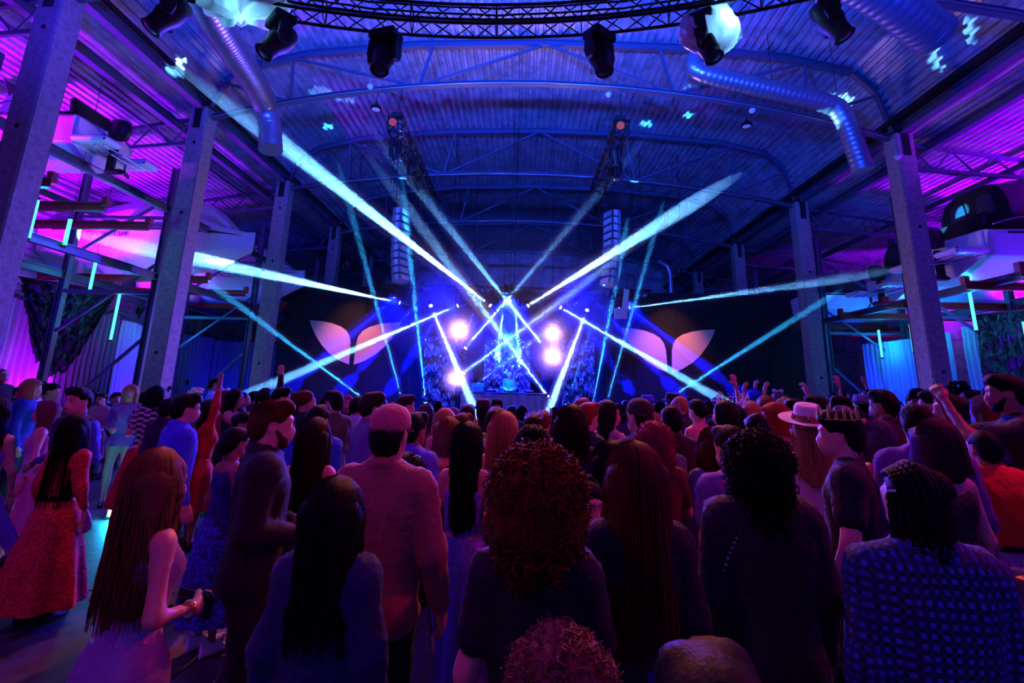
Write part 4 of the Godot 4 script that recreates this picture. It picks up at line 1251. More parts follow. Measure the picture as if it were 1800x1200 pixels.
	for q in [[Vector3(-7.2, 6.7, -20.3), Vector3(-7.22, 3.4, -22)], [Vector3(6.3, 6.7, -20.3), Vector3(6.27, 3.4, -22)]]:
		stage_lamp(q[0], q[1], Color(1.0, 0.6, 0.4), 17.0, 34.0, "narrow warm lamp aimed at the %s leaf emblem" % ["left" if q[0].x < 0.0 else "right"])
	# broad blue wash from the stage front out over the crowd and onto the wall
	for q in [[Vector3(-5.0, 5.5, -19.6), Vector3(-6.0, 1.0, -22.0), 300.0, 55.0, "its left end"], [Vector3(4.2, 5.5, -19.6), Vector3(4.4, 1.0, -22.0), 220.0, 50.0, "its right end"], [Vector3(-0.5, 5.5, -19.5), Vector3(-0.5, 1.5, -22.0), 700.0, 60.0, "its middle"], [Vector3(-3.0, 5.4, -19.4), Vector3(-3.5, 0.5, -9.0), 340.0, 60.0, "left of middle"], [Vector3(2.0, 5.4, -19.4), Vector3(3.0, 0.5, -9.0), 340.0, 60.0, "right of middle"]]:
		stage_lamp(q[0], q[1], Color(0.02, 0.05, 1.0), q[2], q[3], "deep blue wash lamp at the stage truss, %s, aimed at the %s" % [q[4], "crowd" if q[1].z > -12.0 else "wall"])

func stage_lamp(at: Vector3, to: Vector3, color: Color, energy: float, angle: float, label: String) -> void:
	wash_light(at, to, color, energy, angle, label, 12.15)

func haze_mat(density: float) -> FogMaterial:
	var key := "haze%.3f" % density
	if not M.has(key):
		var f := FogMaterial.new()
		f.density = density
		f.albedo = Color(0.95, 0.97, 1.0)
		M[key] = f
	return M[key]

func beams() -> void:
	# thin machine haze that hangs round the lamps of the stage
	var hz := FogVolume.new()
	hz.name = "stage_haze"
	add_child(hz)
	hz.shape = RenderingServer.FOG_VOLUME_SHAPE_ELLIPSOID
	hz.position = Vector3(-0.5, 5.4, -19.4)
	hz.size = Vector3(11.0, 6.5, 4.6)
	hz.material = haze_mat(0.016)
	hz.set_meta("kind", "stuff")
	tag(hz, "thin blue haze around the lamps of the stage", "haze")
	var lens := {"W": glow(Color(0.8, 0.93, 1.0), 12.0), "C": glow(Color(0.4, 0.85, 1.0), 6.0), "B": glow(Color(0.25, 0.35, 1.0), 6.0), "V": glow(Color(0.6, 0.8, 1.0), 8.0)}
	var tint := {"W": Color(0.42, 0.74, 1.0), "C": Color(0.2, 0.7, 1.0), "B": Color(0.03, 0.05, 1.0), "V": Color(0.3, 0.6, 1.0)}
	var n := 0
	for q in beam_table:
		n += 1
		var a: Vector3 = q[0]
		var e: Vector3 = q[1]
		var d := (e - a).normalized()
		var l := a.distance_to(e) * 1.18
		var standing: bool = q[7] != "t"
		var up := -0.4 * 0.82 if standing else 0.4 * 0.82
		var mh := moving_head(a - d * 0.2 + Vector3(0, up, 0), a - d * 0.2 + Vector3(0, up, 0) + d * 10.0, lens[q[4]], "moving head throwing the %s" % q[8], "lit beam lamps", 0.82, standing)
		if not standing:
			var hk := Geo.new()
			hk.rod(Vector3(0, -0.03, 0), Vector3(a.x - mh.position.x, 5.6 - mh.position.y, -20.0 - mh.position.z), 0.018, 6)
			part("hook", hk, M.black_metal, mh)
		if standing:
			# pole to the floor, or bar to the lamp tower
			var pl := Geo.new()
			var foot: Vector3 = mh.position
			if q[7] == "w":
				pl.rod(Vector3.ZERO, Vector3((-2.42 if foot.x < 0.0 else 1.2) - foot.x, 0, -20.9 - foot.z), 0.022, 6)
			else:
				var g0 := 0.8 if foot.z < -19.4 and absf(foot.x + 0.5) < 4.0 else 0.0
				pl.rod(Vector3.ZERO, Vector3(0, g0 + 0.02 - foot.y, 0), 0.025, 6)
				pl.box(Vector3(0, g0 + 0.02 - foot.y, 0), Vector3(0.4, 0.04, 0.4))
			part("stand", pl, M.black_metal, mh)
		var src := a + d * 0.1
		var s := spot(src, e, tint[q[4]], q[3] * 15.0, q[2] * 1.2, 0.45, 0.025, mh)
		var f := FogVolume.new()
		f.shape = RenderingServer.FOG_VOLUME_SHAPE_ELLIPSOID
		f.name = numbered("light_shaft")
		add_child(f)
		var r := tan(deg_to_rad(q[2] * 1.2)) * l * 0.66 + 0.09
		f.basis = Basis.looking_at(d, Vector3.UP) * Basis(Vector3.RIGHT, PI / 2)
		f.size = Vector3(r * 2.0, l, r * 2.0)
		f.position = src + d * (l * 0.5 - 0.12)
		f.material = haze_mat(q[5])
		tag(f, q[6], "light beam", "light beams")
var beam_table := [
	[Vector3(-1.25, 5.14, -20.00), Vector3(-8.38, 9.54, -12.50), 1.50, 3000, "W", 0.160, "brightest long white-blue light beam, rising left to the first whole pillar", "t", "brightest long beam across to the first left pillar"],
	[Vector3(0.23, 5.17, -20.00), Vector3(5.58, 7.93, -15.20), 1.90, 1150, "W", 0.340, "bright blue-white light beam rising from the stage truss towards the canopied boat", "t", "bright beam rising to the right"],
	[Vector3(-4.85, 5.17, -20.00), Vector3(-12.01, 5.93, -15.00), 1.70, 2300, "W", 0.150, "bright light beam from the end of the stage truss onto the white wrapped boat", "t", "bright beam onto the white wrapped boat"],
	[Vector3(3.81, 5.12, -20.00), Vector3(10.90, 5.87, -16.50), 1.60, 1700, "W", 0.150, "blue light beam from the end of the stage truss, low over the black wall", "t", "low beam to the right over the black wall"],
	[Vector3(-2.54, 5.11, -20.00), Vector3(-8.88, 1.54, -17.00), 1.30, 900, "W", 0.150, "light beam slanting down across the pale leaf emblem to the dark drape", "t", "beam slanting down across the left emblem"],
	[Vector3(1.51, 5.13, -20.00), Vector3(6.57, 1.69, -17.00), 1.30, 800, "W", 0.150, "light beam slanting down across the pale leaf emblem beside the waving hand", "t", "beam slanting down across the right emblem"],
	[Vector3(-3.62, 5.08, -20.00), Vector3(-1.17, 0.88, -16.00), 1.30, 1300, "W", 0.160, "bright light beam falling steeply past the lowest blinder", "t", "steep bright beam past the lowest blinder"],
	[Vector3(2.56, 5.05, -20.00), Vector3(0.60, 0.60, -16.00), 1.30, 1200, "W", 0.160, "bright light beam falling steeply past the glittering foil panel", "t", "steep bright beam past the narrow foil panel"],
	[Vector3(-2.22, 3.48, -20.50), Vector3(3.28, 9.60, -17.00), 1.10, 560, "W", 0.300, "light beam rising right from the left stage tower, crossing over the booth", "w", "rising beam that starts highest on the left tower"],
	[Vector3(1.04, 3.45, -20.50), Vector3(-4.79, 10.01, -17.00), 1.30, 640, "W", 0.300, "light beam rising left from the top of the right stage tower", "w", "rising beam that starts highest on the right tower"],
	[Vector3(1.08, 1.69, -20.50), Vector3(-4.58, 8.63, -17.00), 1.30, 540, "W", 0.300, "light beam rising from the foot of the stage tower beside the booth end", "w", "rising beam from the foot of the right tower"],
	[Vector3(-2.25, 2.52, -20.50), Vector3(2.99, 6.30, -18.00), 1.00, 400, "W", 0.280, "light beam rising from the middle lamp of the stage tower over the performer", "w", "rising beam from the middle of the left tower"],
	[Vector3(-2.19, 1.72, -20.50), Vector3(0.81, 4.00, -19.00), 0.80, 260, "W", 0.120, "faint light beam rising from the laptop end of the booth", "f", "faint rising beam beside the laptop"],
	[Vector3(4.35, 1.33, -18.00), Vector3(8.74, 4.52, -15.50), 0.90, 360, "C", 0.120, "thin cyan light beam climbing out of the crowd over the black wall", "f", "thin cyan beam over the black wall"],
	[Vector3(-4.90, 1.07, -18.50), Vector3(-9.64, 4.81, -15.50), 0.90, 420, "C", 0.120, "thin cyan light beam climbing out of the crowd past the second whole pillar", "f", "thin cyan beam past the second left pillar"],
	[Vector3(-4.19, 1.06, -19.30), Vector3(-6.67, 8.84, -18.00), 0.90, 330, "C", 0.120, "thin upright light beam beside the pale leaf emblem, ending below the first lighting truss", "f", "thin upright beam left of the left emblem's edge"],
	[Vector3(-3.62, 1.34, -20.20), Vector3(-4.68, 8.68, -19.00), 1.10, 420, "C", 0.120, "upright light beam along the outer foil panel", "f", "upright beam along the left foil panel"],
	[Vector3(3.06, 1.25, -19.30), Vector3(4.82, 7.73, -18.00), 0.80, 330, "C", 0.120, "thin upright light beam in front of the emblem beside the black wall", "f", "thin upright beam before the right emblem"],
	[Vector3(2.77, 1.42, -20.20), Vector3(3.83, 7.46, -19.00), 1.10, 330, "C", 0.120, "upright light beam along the narrow glittering foil panel", "f", "upright beam along the right foil panel"],
	[Vector3(1.78, 1.40, -20.20), Vector3(2.53, 3.99, -19.50), 0.60, 150, "C", 0.120, "short thin beam beside the end of the booth", "f", "short thin beam at the right booth end"],
	[Vector3(-5.30, 5.14, -20.00), Vector3(-8.75, 2.51, -21.50), 3.20, 160, "B", 0.060, "dim deep-blue beam at the very end of the stage truss", "t", "dim blue beam at the far left of the truss"],
	[Vector3(-4.19, 5.12, -20.00), Vector3(-6.52, 2.80, -21.50), 3.20, 170, "B", 0.060, "dim deep-blue beam falling towards the pale leaf emblem", "t", "dim blue beam onto the left emblem"],
	[Vector3(-3.04, 5.14, -20.00), Vector3(-4.74, 2.84, -21.50), 3.20, 150, "B", 0.060, "dim deep-blue beam behind the steep bright beam", "t", "dim blue beam behind the left steep beam"],
	[Vector3(-1.82, 5.15, -20.00), Vector3(-2.73, 2.89, -21.50), 3.50, 150, "B", 0.060, "dim deep-blue beam next to the top blinder", "t", "dim blue beam next to the top left blinder"],
	[Vector3(-0.74, 5.11, -20.00), Vector3(-1.02, 2.70, -21.50), 3.20, 190, "V", 0.070, "short pale beam under the middle of the stage truss", "t", "short pale beam left of the truss middle"],
	[Vector3(-0.29, 5.12, -20.00), Vector3(-0.01, 2.73, -21.50), 3.20, 190, "V", 0.070, "short pale beam beside it under the middle of the stage truss", "t", "short pale beam right of the truss middle"],
	[Vector3(0.79, 5.16, -20.00), Vector3(1.63, 3.00, -21.50), 3.50, 150, "B", 0.060, "dim violet-blue beam over the paired blinders", "t", "dim violet beam over the paired blinders"],
	[Vector3(2.00, 5.12, -20.00), Vector3(3.74, 3.05, -21.50), 3.20, 150, "B", 0.060, "dim deep-blue beam beside the narrow foil panel", "t", "dim blue beam beside the right foil panel"],
	[Vector3(3.14, 5.13, -20.00), Vector3(5.49, 2.98, -21.50), 3.20, 160, "B", 0.060, "dim deep-blue beam falling towards the emblem by the black wall", "t", "dim blue beam onto the right emblem"],
	[Vector3(4.30, 5.11, -20.00), Vector3(8.03, 2.70, -21.50), 3.20, 150, "B", 0.060, "dim deep-blue beam at the far end of the stage truss by the black wall", "t", "dim blue beam at the far right of the truss"],
]
# ---------------------------------------------------------------- furniture at the side
func furniture() -> void:
	for q in [[Vector3(-8.35, 0, -8.4), "tall white-topped standing table at the frame edge with a bottle on it"], [Vector3(-10.9, 0, -9.6), "tall white-topped standing table farther back, against the violet drape"]]:
		var t := thing("standing_table", q[1], "table", q[0], 0.0, "standing tables")
		var top := Geo.new()
		top.box(Vector3(0, 1.12, 0), Vector3(0.7, 0.05, 0.7), Basis.IDENTITY, 0.02)
		part("table_top", top, M.white, t)
		for x in [-0.3, 0.3]:
			for z in [-0.3, 0.3]:
				var l := Geo.new()
				l.bar(Vector3(x, 1.1, z), Vector3(x * 1.15, 0.02, z * 1.15), 0.035, 0.035)
				part("leg", l, M.galv, t)
		var r := Geo.new()
		for z in [-0.34, 0.34]: r.bar(Vector3(-0.34, 0.05, z), Vector3(0.34, 0.05, z), 0.035, 0.035)
		for x in [-0.32, 0.32]: r.bar(Vector3(x, 0.35, -0.31), Vector3(x, 0.35, 0.31), 0.03, 0.03)
		part("foot_rail", r, M.galv, t)
	var bt := Geo.new()
	bt.lathe([Vector2(0.035, 0.0), Vector2(0.037, 0.02), Vector2(0.037, 0.17), Vector2(0.014, 0.22), Vector2(0.013, 0.28), Vector2(0.016, 0.285), Vector2(0.015, 0.3), Vector2(0.002, 0.3)], Vector3.ZERO, Basis.IDENTITY, 14)
	var bo := part("bottle", bt, mat(Color(0.03, 0.06, 0.04), 0.12, 0.0, {"clearcoat_enabled": true}))
	bo.position = Vector3(-8.25, 1.146, -8.3)
	tag(bo, "dark bottle on the standing table at the frame edge", "bottle")
	var s := thing("sofa", "low dark green sofa before the pink drape with someone sitting on it", "sofa", Vector3(-8.9, 0, -10.9), PI / 2 + 0.5)
	var green := triplanar(mat(Color(0.05, 0.16, 0.12), 0.85), 2.0)
	green.normal_enabled = true
	green.normal_texture = M.fine
	for k in 3:
		var c := Geo.new()
		c.box(Vector3(-0.7 + k * 0.7, 0.38, 0.05), Vector3(0.68, 0.18, 0.75), Basis.IDENTITY, 0.05)
		part("seat_cushion", c, green, s)
		var b := Geo.new()
		b.box(Vector3(-0.7 + k * 0.7, 0.66, -0.38), Vector3(0.68, 0.5, 0.2), Basis(Vector3.RIGHT, -0.15), 0.06)
		part("back_cushion", b, green, s)
	var fr := Geo.new()
	fr.box(Vector3(0, 0.2, 0), Vector3(2.3, 0.18, 0.95), Basis.IDENTITY, 0.03)
	for x in [-1.15, 1.15]: fr.box(Vector3(x, 0.36, 0), Vector3(0.16, 0.5, 0.95), Basis.IDENTITY, 0.05)
	for x in [-1.05, 1.05]:
		for z in [-0.4, 0.4]: fr.box(Vector3(x, 0.055, z), Vector3(0.06, 0.11, 0.06))
	part("frame", fr, green, s)
	# plants behind the sofa
	for q in [[Vector3(-10.3, 0, -12.7), 1.75, "bushy dark potted plant behind the seated person", 3], [Vector3(-8.1, 0, -12.6), 1.8, "bushy dark potted plant between the sofa and the lilac dress", 8]]:
		var p := thing("potted_plant", q[2], "plant", q[0], 0.0, "potted plants by the sofa")
		var pot := Geo.new()
		pot.lathe([Vector2(0.16, 0.0), Vector2(0.22, 0.4), Vector2(0.24, 0.42), Vector2(0.2, 0.42), Vector2(0.19, 0.36), Vector2(0.01, 0.36)], Vector3.ZERO, Basis.IDENTITY, 18)
		part("pot", pot, M.black, p)
		var leaves := Geo.new()
		var st := Geo.new()
		rng.seed = q[3]
		for k in 34:
			var a := rng.randf() * TAU
			var h: float = q[1] * rng.randf_range(0.45, 1.0)
			var o := Vector3(cos(a), 0, sin(a)) * rng.randf_range(0.12, 0.5)
			var tip := Vector3(o.x, h, o.z)
			st.tube([Vector3(o.x * 0.1, 0.36, o.z * 0.1), Vector3(o.x * 0.4, h * 0.75, o.z * 0.4), tip], 0.008, 4)
			for j in 3:
				var dir := (o.normalized() + Vector3(rng.randf_range(-0.7, 0.7), rng.randf_range(-0.5, 0.5), rng.randf_range(-0.7, 0.7))).normalized()
				var w := dir.cross(Vector3.UP).normalized() * 0.05
				var b := tip - Vector3(0, j * 0.12, 0)
				leaves.quad(b, b + dir * 0.1 + w, b + dir * 0.24 + Vector3(0, -0.05, 0), b + dir * 0.1 - w)
		part("stem", st, mat(Color(0.1, 0.14, 0.06)), p)
		part("foliage", leaves, mat(Color(0.06, 0.16, 0.07), 0.5, 0.0, {"cull_mode": BaseMaterial3D.CULL_DISABLED}), p).set_meta("kind", "stuff")
	# small floor lamp
	var f := thing("floor_uplight", "small glowing yellow-green wedge lamp on the floor by the lilac dress", "lamp", Vector3(-5.55, 0, -7.6), 0.3)
	var g := Geo.new()
	g.slab(PackedVector2Array([Vector2(-0.13, 0), Vector2(0.13, 0), Vector2(0.1, 0.16), Vector2(-0.1, 0.1)]), Vector3.ZERO, Basis.IDENTITY, 0.16)
	part("housing", g, M.black, f)
	var l := Geo.new()
	l.box(Vector3(0.0, 0.085, 0.085), Vector3(0.2, 0.09, 0.012), Basis.IDENTITY, 0.004)
	part("lamp_glass", l, glow(Color(0.75, 1.0, 0.3), 3.0), f)
	omni(f.position + Vector3(0.04, 0.1, 0.16), Color(0.1, 0.75, 1.0), 1.3, 0.06, f)
# ---------------------------------------------------------------- smooth bodies: distance field on a grid, meshed as surface nets
class Field extends RefCounted:
	var o: Vector3
	var h: float
	var nx: int
	var ny: int
	var nz: int
	var a: PackedFloat32Array
	var k: float

	func _init(lo: Vector3, hi: Vector3, cell: float, kk := 46.0) -> void:
		o = lo; h = cell; k = kk
		nx = int((hi.x - lo.x) / cell) + 2
		ny = int((hi.y - lo.y) / cell) + 2
		nz = int((hi.z - lo.z) / cell) + 2
		a.resize(nx * ny * nz)

	func cap(p: Vector3, q: Vector3, r1: float, r2: float) -> void:
		var m := maxf(r1, r2) + 2.1 / k + 0.3 * h
		var i0 := maxi(0, int((minf(p.x, q.x) - m - o.x) / h)); var i1 := mini(nx - 1, int((maxf(p.x, q.x) + m - o.x) / h) + 1)
		var j0 := maxi(0, int((minf(p.y, q.y) - m - o.y) / h)); var j1 := mini(ny - 1, int((maxf(p.y, q.y) + m - o.y) / h) + 1)
		var l0 := maxi(0, int((minf(p.z, q.z) - m - o.z) / h)); var l1 := mini(nz - 1, int((maxf(p.z, q.z) + m - o.z) / h) + 1)
		var dx := q.x - p.x; var dy := q.y - p.y; var dz := q.z - p.z
		var inv := 1.0 / maxf(1e-9, dx * dx + dy * dy + dz * dz)
		var dr := r2 - r1
		for l in range(l0, l1 + 1):
			var pz := o.z + l * h - p.z
			for j in range(j0, j1 + 1):
				var py := o.y + j * h - p.y
				var base := (l * ny + j) * nx
				var dot0 := py * dy + pz * dz
				for i in range(i0, i1 + 1):
					var px := o.x + i * h - p.x
					var t := clampf((px * dx + dot0) * inv, 0.0, 1.0)
					var ex := px - t * dx; var ey := py - t * dy; var ez := pz - t * dz
					var d := sqrt(ex * ex + ey * ey + ez * ez) - r1 - dr * t
					if d < m: a[base + i] += exp(-k * maxf(d, -0.12))

	func ell(c: Vector3, r: Vector3, sub := 0.0) -> void:
		# an ellipsoid; sub > 0 carves it out
		var m := 2.1 / k + 0.3 * h
		var i0 := maxi(0, int((c.x - r.x - m - o.x) / h)); var i1 := mini(nx - 1, int((c.x + r.x + m - o.x) / h) + 1)
		var j0 := maxi(0, int((c.y - r.y - m - o.y) / h)); var j1 := mini(ny - 1, int((c.y + r.y + m - o.y) / h) + 1)
		var l0 := maxi(0, int((c.z - r.z - m - o.z) / h)); var l1 := mini(nz - 1, int((c.z + r.z + m - o.z) / h) + 1)
		for l in range(l0, l1 + 1):
			var qz := (o.z + l * h - c.z) / r.z
			for j in range(j0, j1 + 1):
				var qy := (o.y + j * h - c.y) / r.y
				var base := (l * ny + j) * nx
				for i in range(i0, i1 + 1):
					var qx := (o.x + i * h - c.x) / r.x
					var k0 := sqrt(qx * qx + qy * qy + qz * qz)
					var k1 := sqrt(qx * qx / (r.x * r.x) + qy * qy / (r.y * r.y) + qz * qz / (r.z * r.z))
					var d := k0 * (k0 - 1.0) / maxf(k1, 1e-6)
					if d < m:
						if sub > 0.0: a[base + i] *= clampf(1.0 - sub * exp(-k * maxf(d, 0.0)) , 0.0, 1.0)
						else: a[base + i] += exp(-k * maxf(d, -0.12))

	func cut_y(y: float, below: bool) -> void:
		for l in nz:
			for j in ny:
				var yy := o.y + j * h
				if (yy < y) == below:
					var base := (l * ny + j) * nx
					for i in nx: a[base + i] = 0.0

	var noise: FastNoiseLite
	var bump := 0      # 1 folds of cloth, 2 locks of hair
	var amp := 0.0
	var off := 0.0
	var wave := 0.0
	var face_paint := false

	func shift(p: Vector3) -> float:
		if bump == 1: return noise.get_noise_3d((p.x + off) * 9.0, p.y * 5.0, p.z * 9.0) * amp + absf(noise.get_noise_3d((p.x + off) * 15.0 + p.y * 9.0, p.y * 8.0, p.z * 15.0)) * amp * 1.2
		var b := atan2(p.x, p.z) * 9.0
		return amp * (noise.get_noise_3d(b * 3.2 + off, p.y * 10.0 * wave, wave * p.y * 14.0) * 1.3 + 0.7 * noise.get_noise_3d(b * 8.0 + off, p.y * 5.0 * wave, 7.0) + wave * 0.8 * noise.get_noise_3d(p.x * 40.0, p.y * 40.0 + off, p.z * 40.0))

	func features(p: Vector3) -> Color:
		if p.z < -0.05:
			if absf(absf(p.x) - 0.031) < 0.012 and absf(p.y - 0.008) < 0.006: return Color(0.16, 0.12, 0.12) if absf(absf(p.x) - 0.031) < 0.005 else Color(0.9, 0.95, 1.0)
			if absf(absf(p.x) - 0.029) < 0.02 and absf(p.y - 0.031) < 0.0055: return Color(0.3, 0.25, 0.22)
			if absf(p.x) < 0.024 and absf(p.y + 0.066) < 0.009 and p.z < -0.08: return Color(0.85, 0.45, 0.45)
		return Color.WHITE

	func cut_hem(y: float, half: float) -> void:
		for l in nz:
			for j in ny:
				if o.y + j * h >= y: break
				var base := (l * ny + j) * nx
				for i in nx:
					if absf(o.x + i * h) < half: a[base + i] = 0.0

	func surface(g: Geo, t := Transform3D.IDENTITY) -> void:
		var cell := PackedInt32Array()
		cell.resize(nx * ny * nz)
		cell.fill(-1)
		var sy := nx
		var sz := nx * ny
		var inside := PackedByteArray()
		inside.resize(a.size())
		# per row of samples: the first and last one that lies inside
		var first := PackedInt32Array()
		var last := PackedInt32Array()
		first.resize(ny * nz); last.resize(ny * nz)
		for r in ny * nz:
			var b := r * nx
			var f0 := nx
			var f1 := -1
			for i in nx:
				if a[b + i] > 1.0:
					inside[b + i] = 1
					if f1 < 0: f0 = i
					f1 = i
			first[r] = f0; last[r] = f1
		var flip := t.basis.determinant() < 0.0
		for l in nz - 1:
			for j in ny - 1:
				var b := l * sz + j * sy
				var r := l * ny + j
				var i0 := maxi(0, mini(mini(first[r], first[r + 1]), mini(first[r + ny], first[r + ny + 1])) - 1)
				var i1 := mini(nx - 2, maxi(maxi(last[r], last[r + 1]), maxi(last[r + ny], last[r + ny + 1])))
				for i in range(i0, i1 + 1):
					var c := b + i
					var s := inside[c] + inside[c + 1] + inside[c + sy] + inside[c + sy + 1] + inside[c + sz] + inside[c + sz + 1] + inside[c + sz + sy] + inside[c + sz + sy + 1]
					if s == 0 or s == 8: continue
					var f := PackedFloat32Array([0, 0, 0, 0, 0, 0, 0, 0])
					for q in 8:
						var e := c + (q & 1) + ((q >> 1) & 1) * sy + (q >> 2) * sz
						f[q] = -log(maxf(a[e], 0.03)) / k
					var sx := 0.0; var syy := 0.0; var szz := 0.0; var n := 0
					for q in 8:
						for ax in 3:
							if q & (1 << ax): continue
							var w := q | (1 << ax)
							if (f[q] < 0.0) != (f[w] < 0.0):
								var u := f[q] / (f[q] - f[w])
								sx += (q & 1) + (u if ax == 0 else 0.0)
								syy += ((q >> 1) & 1) + (u if ax == 1 else 0.0)
								szz += (q >> 2) + (u if ax == 2 else 0.0)
								n += 1
					var p := o + Vector3(i + sx / n, j + syy / n, l + szz / n) * h
					var nn := Vector3(f[1] + f[3] + f[5] + f[7] - f[0] - f[2] - f[4] - f[6], f[2] + f[3] + f[6] + f[7] - f[0] - f[1] - f[4] - f[5], f[4] + f[5] + f[6] + f[7] - f[0] - f[1] - f[2] - f[3]).normalized()
					if bump: p += nn * shift(p)
					if face_paint: g.col = features(p)
					cell[c] = g.vert(t * p, (t.basis * nn).normalized(), Vector2(p.x, p.y))
		for l in range(1, nz - 1):
			for j in range(1, ny - 1):
				var b := l * sz + j * sy
				var r := l * ny + j
				var i0 := maxi(1, mini(first[r], mini(first[r + 1], first[r + ny])) - 1)
				var i1 := mini(nx - 2, maxi(last[r], maxi(last[r + 1], last[r + ny])) + 1)
				for i in range(i0, i1 + 1):
					var c := b + i
					var s := inside[c]
					if inside[c + 1] != s: face(g, cell, c, c - sy, c - sz - sy, c - sz, (s == 1) != flip)
					if inside[c + sy] != s: face(g, cell, c, c - sz, c - sz - 1, c - 1, (s == 1) != flip)
					if inside[c + sz] != s: face(g, cell, c, c - 1, c - 1 - sy, c - sy, (s == 1) != flip)
		g.col = Color.WHITE

	func face(g: Geo, cell: PackedInt32Array, p: int, q: int, r: int, s: int, way: bool) -> void:
		var a0 := cell[p]; var b0 := cell[q]; var c0 := cell[r]; var d0 := cell[s]
		if a0 < 0 or b0 < 0 or c0 < 0 or d0 < 0: return
		if way: g.ix.append_array([a0, c0, b0, a0, d0, c0])
		else: g.ix.append_array([a0, b0, c0, a0, c0, d0])

# ---------------------------------------------------------------- heads and hands
var head_cache := {}
func head_geo(sex: String, cell: float) -> Geo:
	var key := "%s%.3f" % [sex, cell]
	if head_cache.has(key): return head_cache[key]
	var f := Field.new(Vector3(-0.115, -0.15, -0.15), Vector3(0.115, 0.14, 0.13), cell, 85.0)
	var m := 1.0 if sex == "m" else 0.95
	f.ell(Vector3(0, 0.03, 0.012), Vector3(0.074, 0.088, 0.092) * m)
	f.ell(Vector3(0, -0.015, -0.022), Vector3(0.062, 0.082, 0.066) * m)
	f.ell(Vector3(0, -0.072, -0.035), Vector3(0.042 if sex == "m" else 0.034, 0.034, 0.046))
	f.cap(Vector3(-0.035, -0.06, -0.01), Vector3(-0.014, -0.095, -0.062), 0.02, 0.014)
	f.cap(Vector3(0.035, -0.06, -0.01), Vector3(0.014, -0.095, -0.062), 0.02, 0.014)
	f.cap(Vector3(0, 0.01, -0.086), Vector3(0, -0.032, -0.106), 0.007, 0.0095)
	f.cap(Vector3(-0.012, -0.036, -0.094), Vector3(0.012, -0.036, -0.094), 0.007, 0.007)
	f.cap(Vector3(-0.02, -0.062, -0.088), Vector3(0.02, -0.062, -0.088), 0.006, 0.006)
	f.cap(Vector3(-0.014, -0.07, -0.087), Vector3(0.014, -0.07, -0.087), 0.006, 0.006)
	f.cap(Vector3(-0.042, 0.03, -0.078), Vector3(-0.012, 0.028, -0.09), 0.006, 0.006)
	f.cap(Vector3(0.042, 0.03, -0.078), Vector3(0.012, 0.028, -0.09), 0.006, 0.006)
	f.ell(Vector3(-0.031, 0.008, -0.098), Vector3(0.016, 0.009, 0.014), 0.75)
	f.ell(Vector3(0.031, 0.008, -0.098), Vector3(0.016, 0.009, 0.014), 0.75)
	f.cap(Vector3(-0.031, 0.008, -0.074), Vector3(-0.031, 0.008, -0.075), 0.01, 0.01)
	f.cap(Vector3(0.031, 0.008, -0.074), Vector3(0.031, 0.008, -0.075), 0.01, 0.01)
	for s in [-1.0, 1.0]:
		f.ell(Vector3(0.078 * m * s, -0.004, 0.012), Vector3(0.01, 0.032, 0.018))
		f.ell(Vector3(0.088 * m * s, -0.002, 0.006), Vector3(0.007, 0.018, 0.009), 0.6)
		f.cap(Vector3(0.03 * s, -0.07, 0.04), Vector3(0.03 * s, -0.14, 0.035), 0.04, 0.04)
	f.cap(Vector3(0, -0.06, 0.01), Vector3(0, -0.15, 0.02), 0.05, 0.05)
	var g := Geo.new()
	f.face_paint = true
	f.surface(g)
	head_cache[key] = g
	return g

func hand_geo(kind: String, cell: float) -> Geo:
	# hand on the +x side: wrist at the origin, fingers along -y, palm towards -x, thumb on the -z side
	var key := "%s%.3f" % [kind, cell]
	if head_cache.has(key): return head_cache[key]
	var f := Field.new(Vector3(-0.12, -0.225, -0.11), Vector3(0.06, 0.04, 0.09), cell, 150.0)
	f.cap(Vector3(0, 0.03, 0), Vector3(0, -0.02, 0), 0.026, 0.024)
	for q in 4: f.cap(Vector3(0, -0.01, -0.012 + q * 0.008), Vector3(0, -0.085, -0.03 + q * 0.02), 0.017, 0.0125)
	var lens := [0.068, 0.078, 0.073, 0.056]
	var curl := 0.0
	var spread := 0.0
	match kind:
		"open": curl = 0.12; spread = 0.16
		"grip": curl = 1.15; spread = 0.02
		"fist": curl = 1.6; spread = 0.0
		_: curl = 0.42; spread = 0.03
	for q in 4:
		var p := Vector3(0, -0.085, -0.031 + q * 0.0205)
		var side := (q - 1.4) * spread
		var ang := curl * 0.45
		for sgm in 3:
			var ln: float = lens[q] * [0.46, 0.3, 0.24][sgm]
			var d := Vector3(-sin(ang), -cos(ang) * cos(side), cos(ang) * sin(side))
			var e := p + d * ln
			f.cap(p, e, 0.0088 - 0.0008 * sgm, 0.0082 - 0.0009 * sgm)
			p = e
			ang += curl * 0.75
	var tp := Vector3(-0.006, -0.025, -0.022)
	var td := Vector3(-0.25, -0.55, -0.75) if kind == "open" else Vector3(-0.55, -0.7, -0.42)
	var t1 := tp + td.normalized() * 0.042
	var t2 := t1 + (td + Vector3(-0.3, -0.35, 0.3)).normalized() * 0.03
	f.cap(tp, t1, 0.0165, 0.0115)
	f.cap(t1, t2, 0.011, 0.0085)
	var g := Geo.new()
	f.surface(g)
	head_cache[key] = g
	return g

func join(g: Geo, add: Geo, t: Transform3D) -> void:
	var base := g.v.size()
	var flip := t.basis.determinant() < 0.0
	var nb := t.basis.inverse().transposed()
	for i in add.v.size():
		g.v.push_back(t * add.v[i])
		g.n.push_back((nb * add.n[i]).normalized())
	g.uv.append_array(add.uv)
	g.c.append_array(add.c)
	for i in range(0, add.ix.size(), 3):
		if flip: g.ix.append_array([base + add.ix[i], base + add.ix[i + 2], base + add.ix[i + 1]])
		else: g.ix.append_array([base + add.ix[i], base + add.ix[i + 1], base + add.ix[i + 2]])

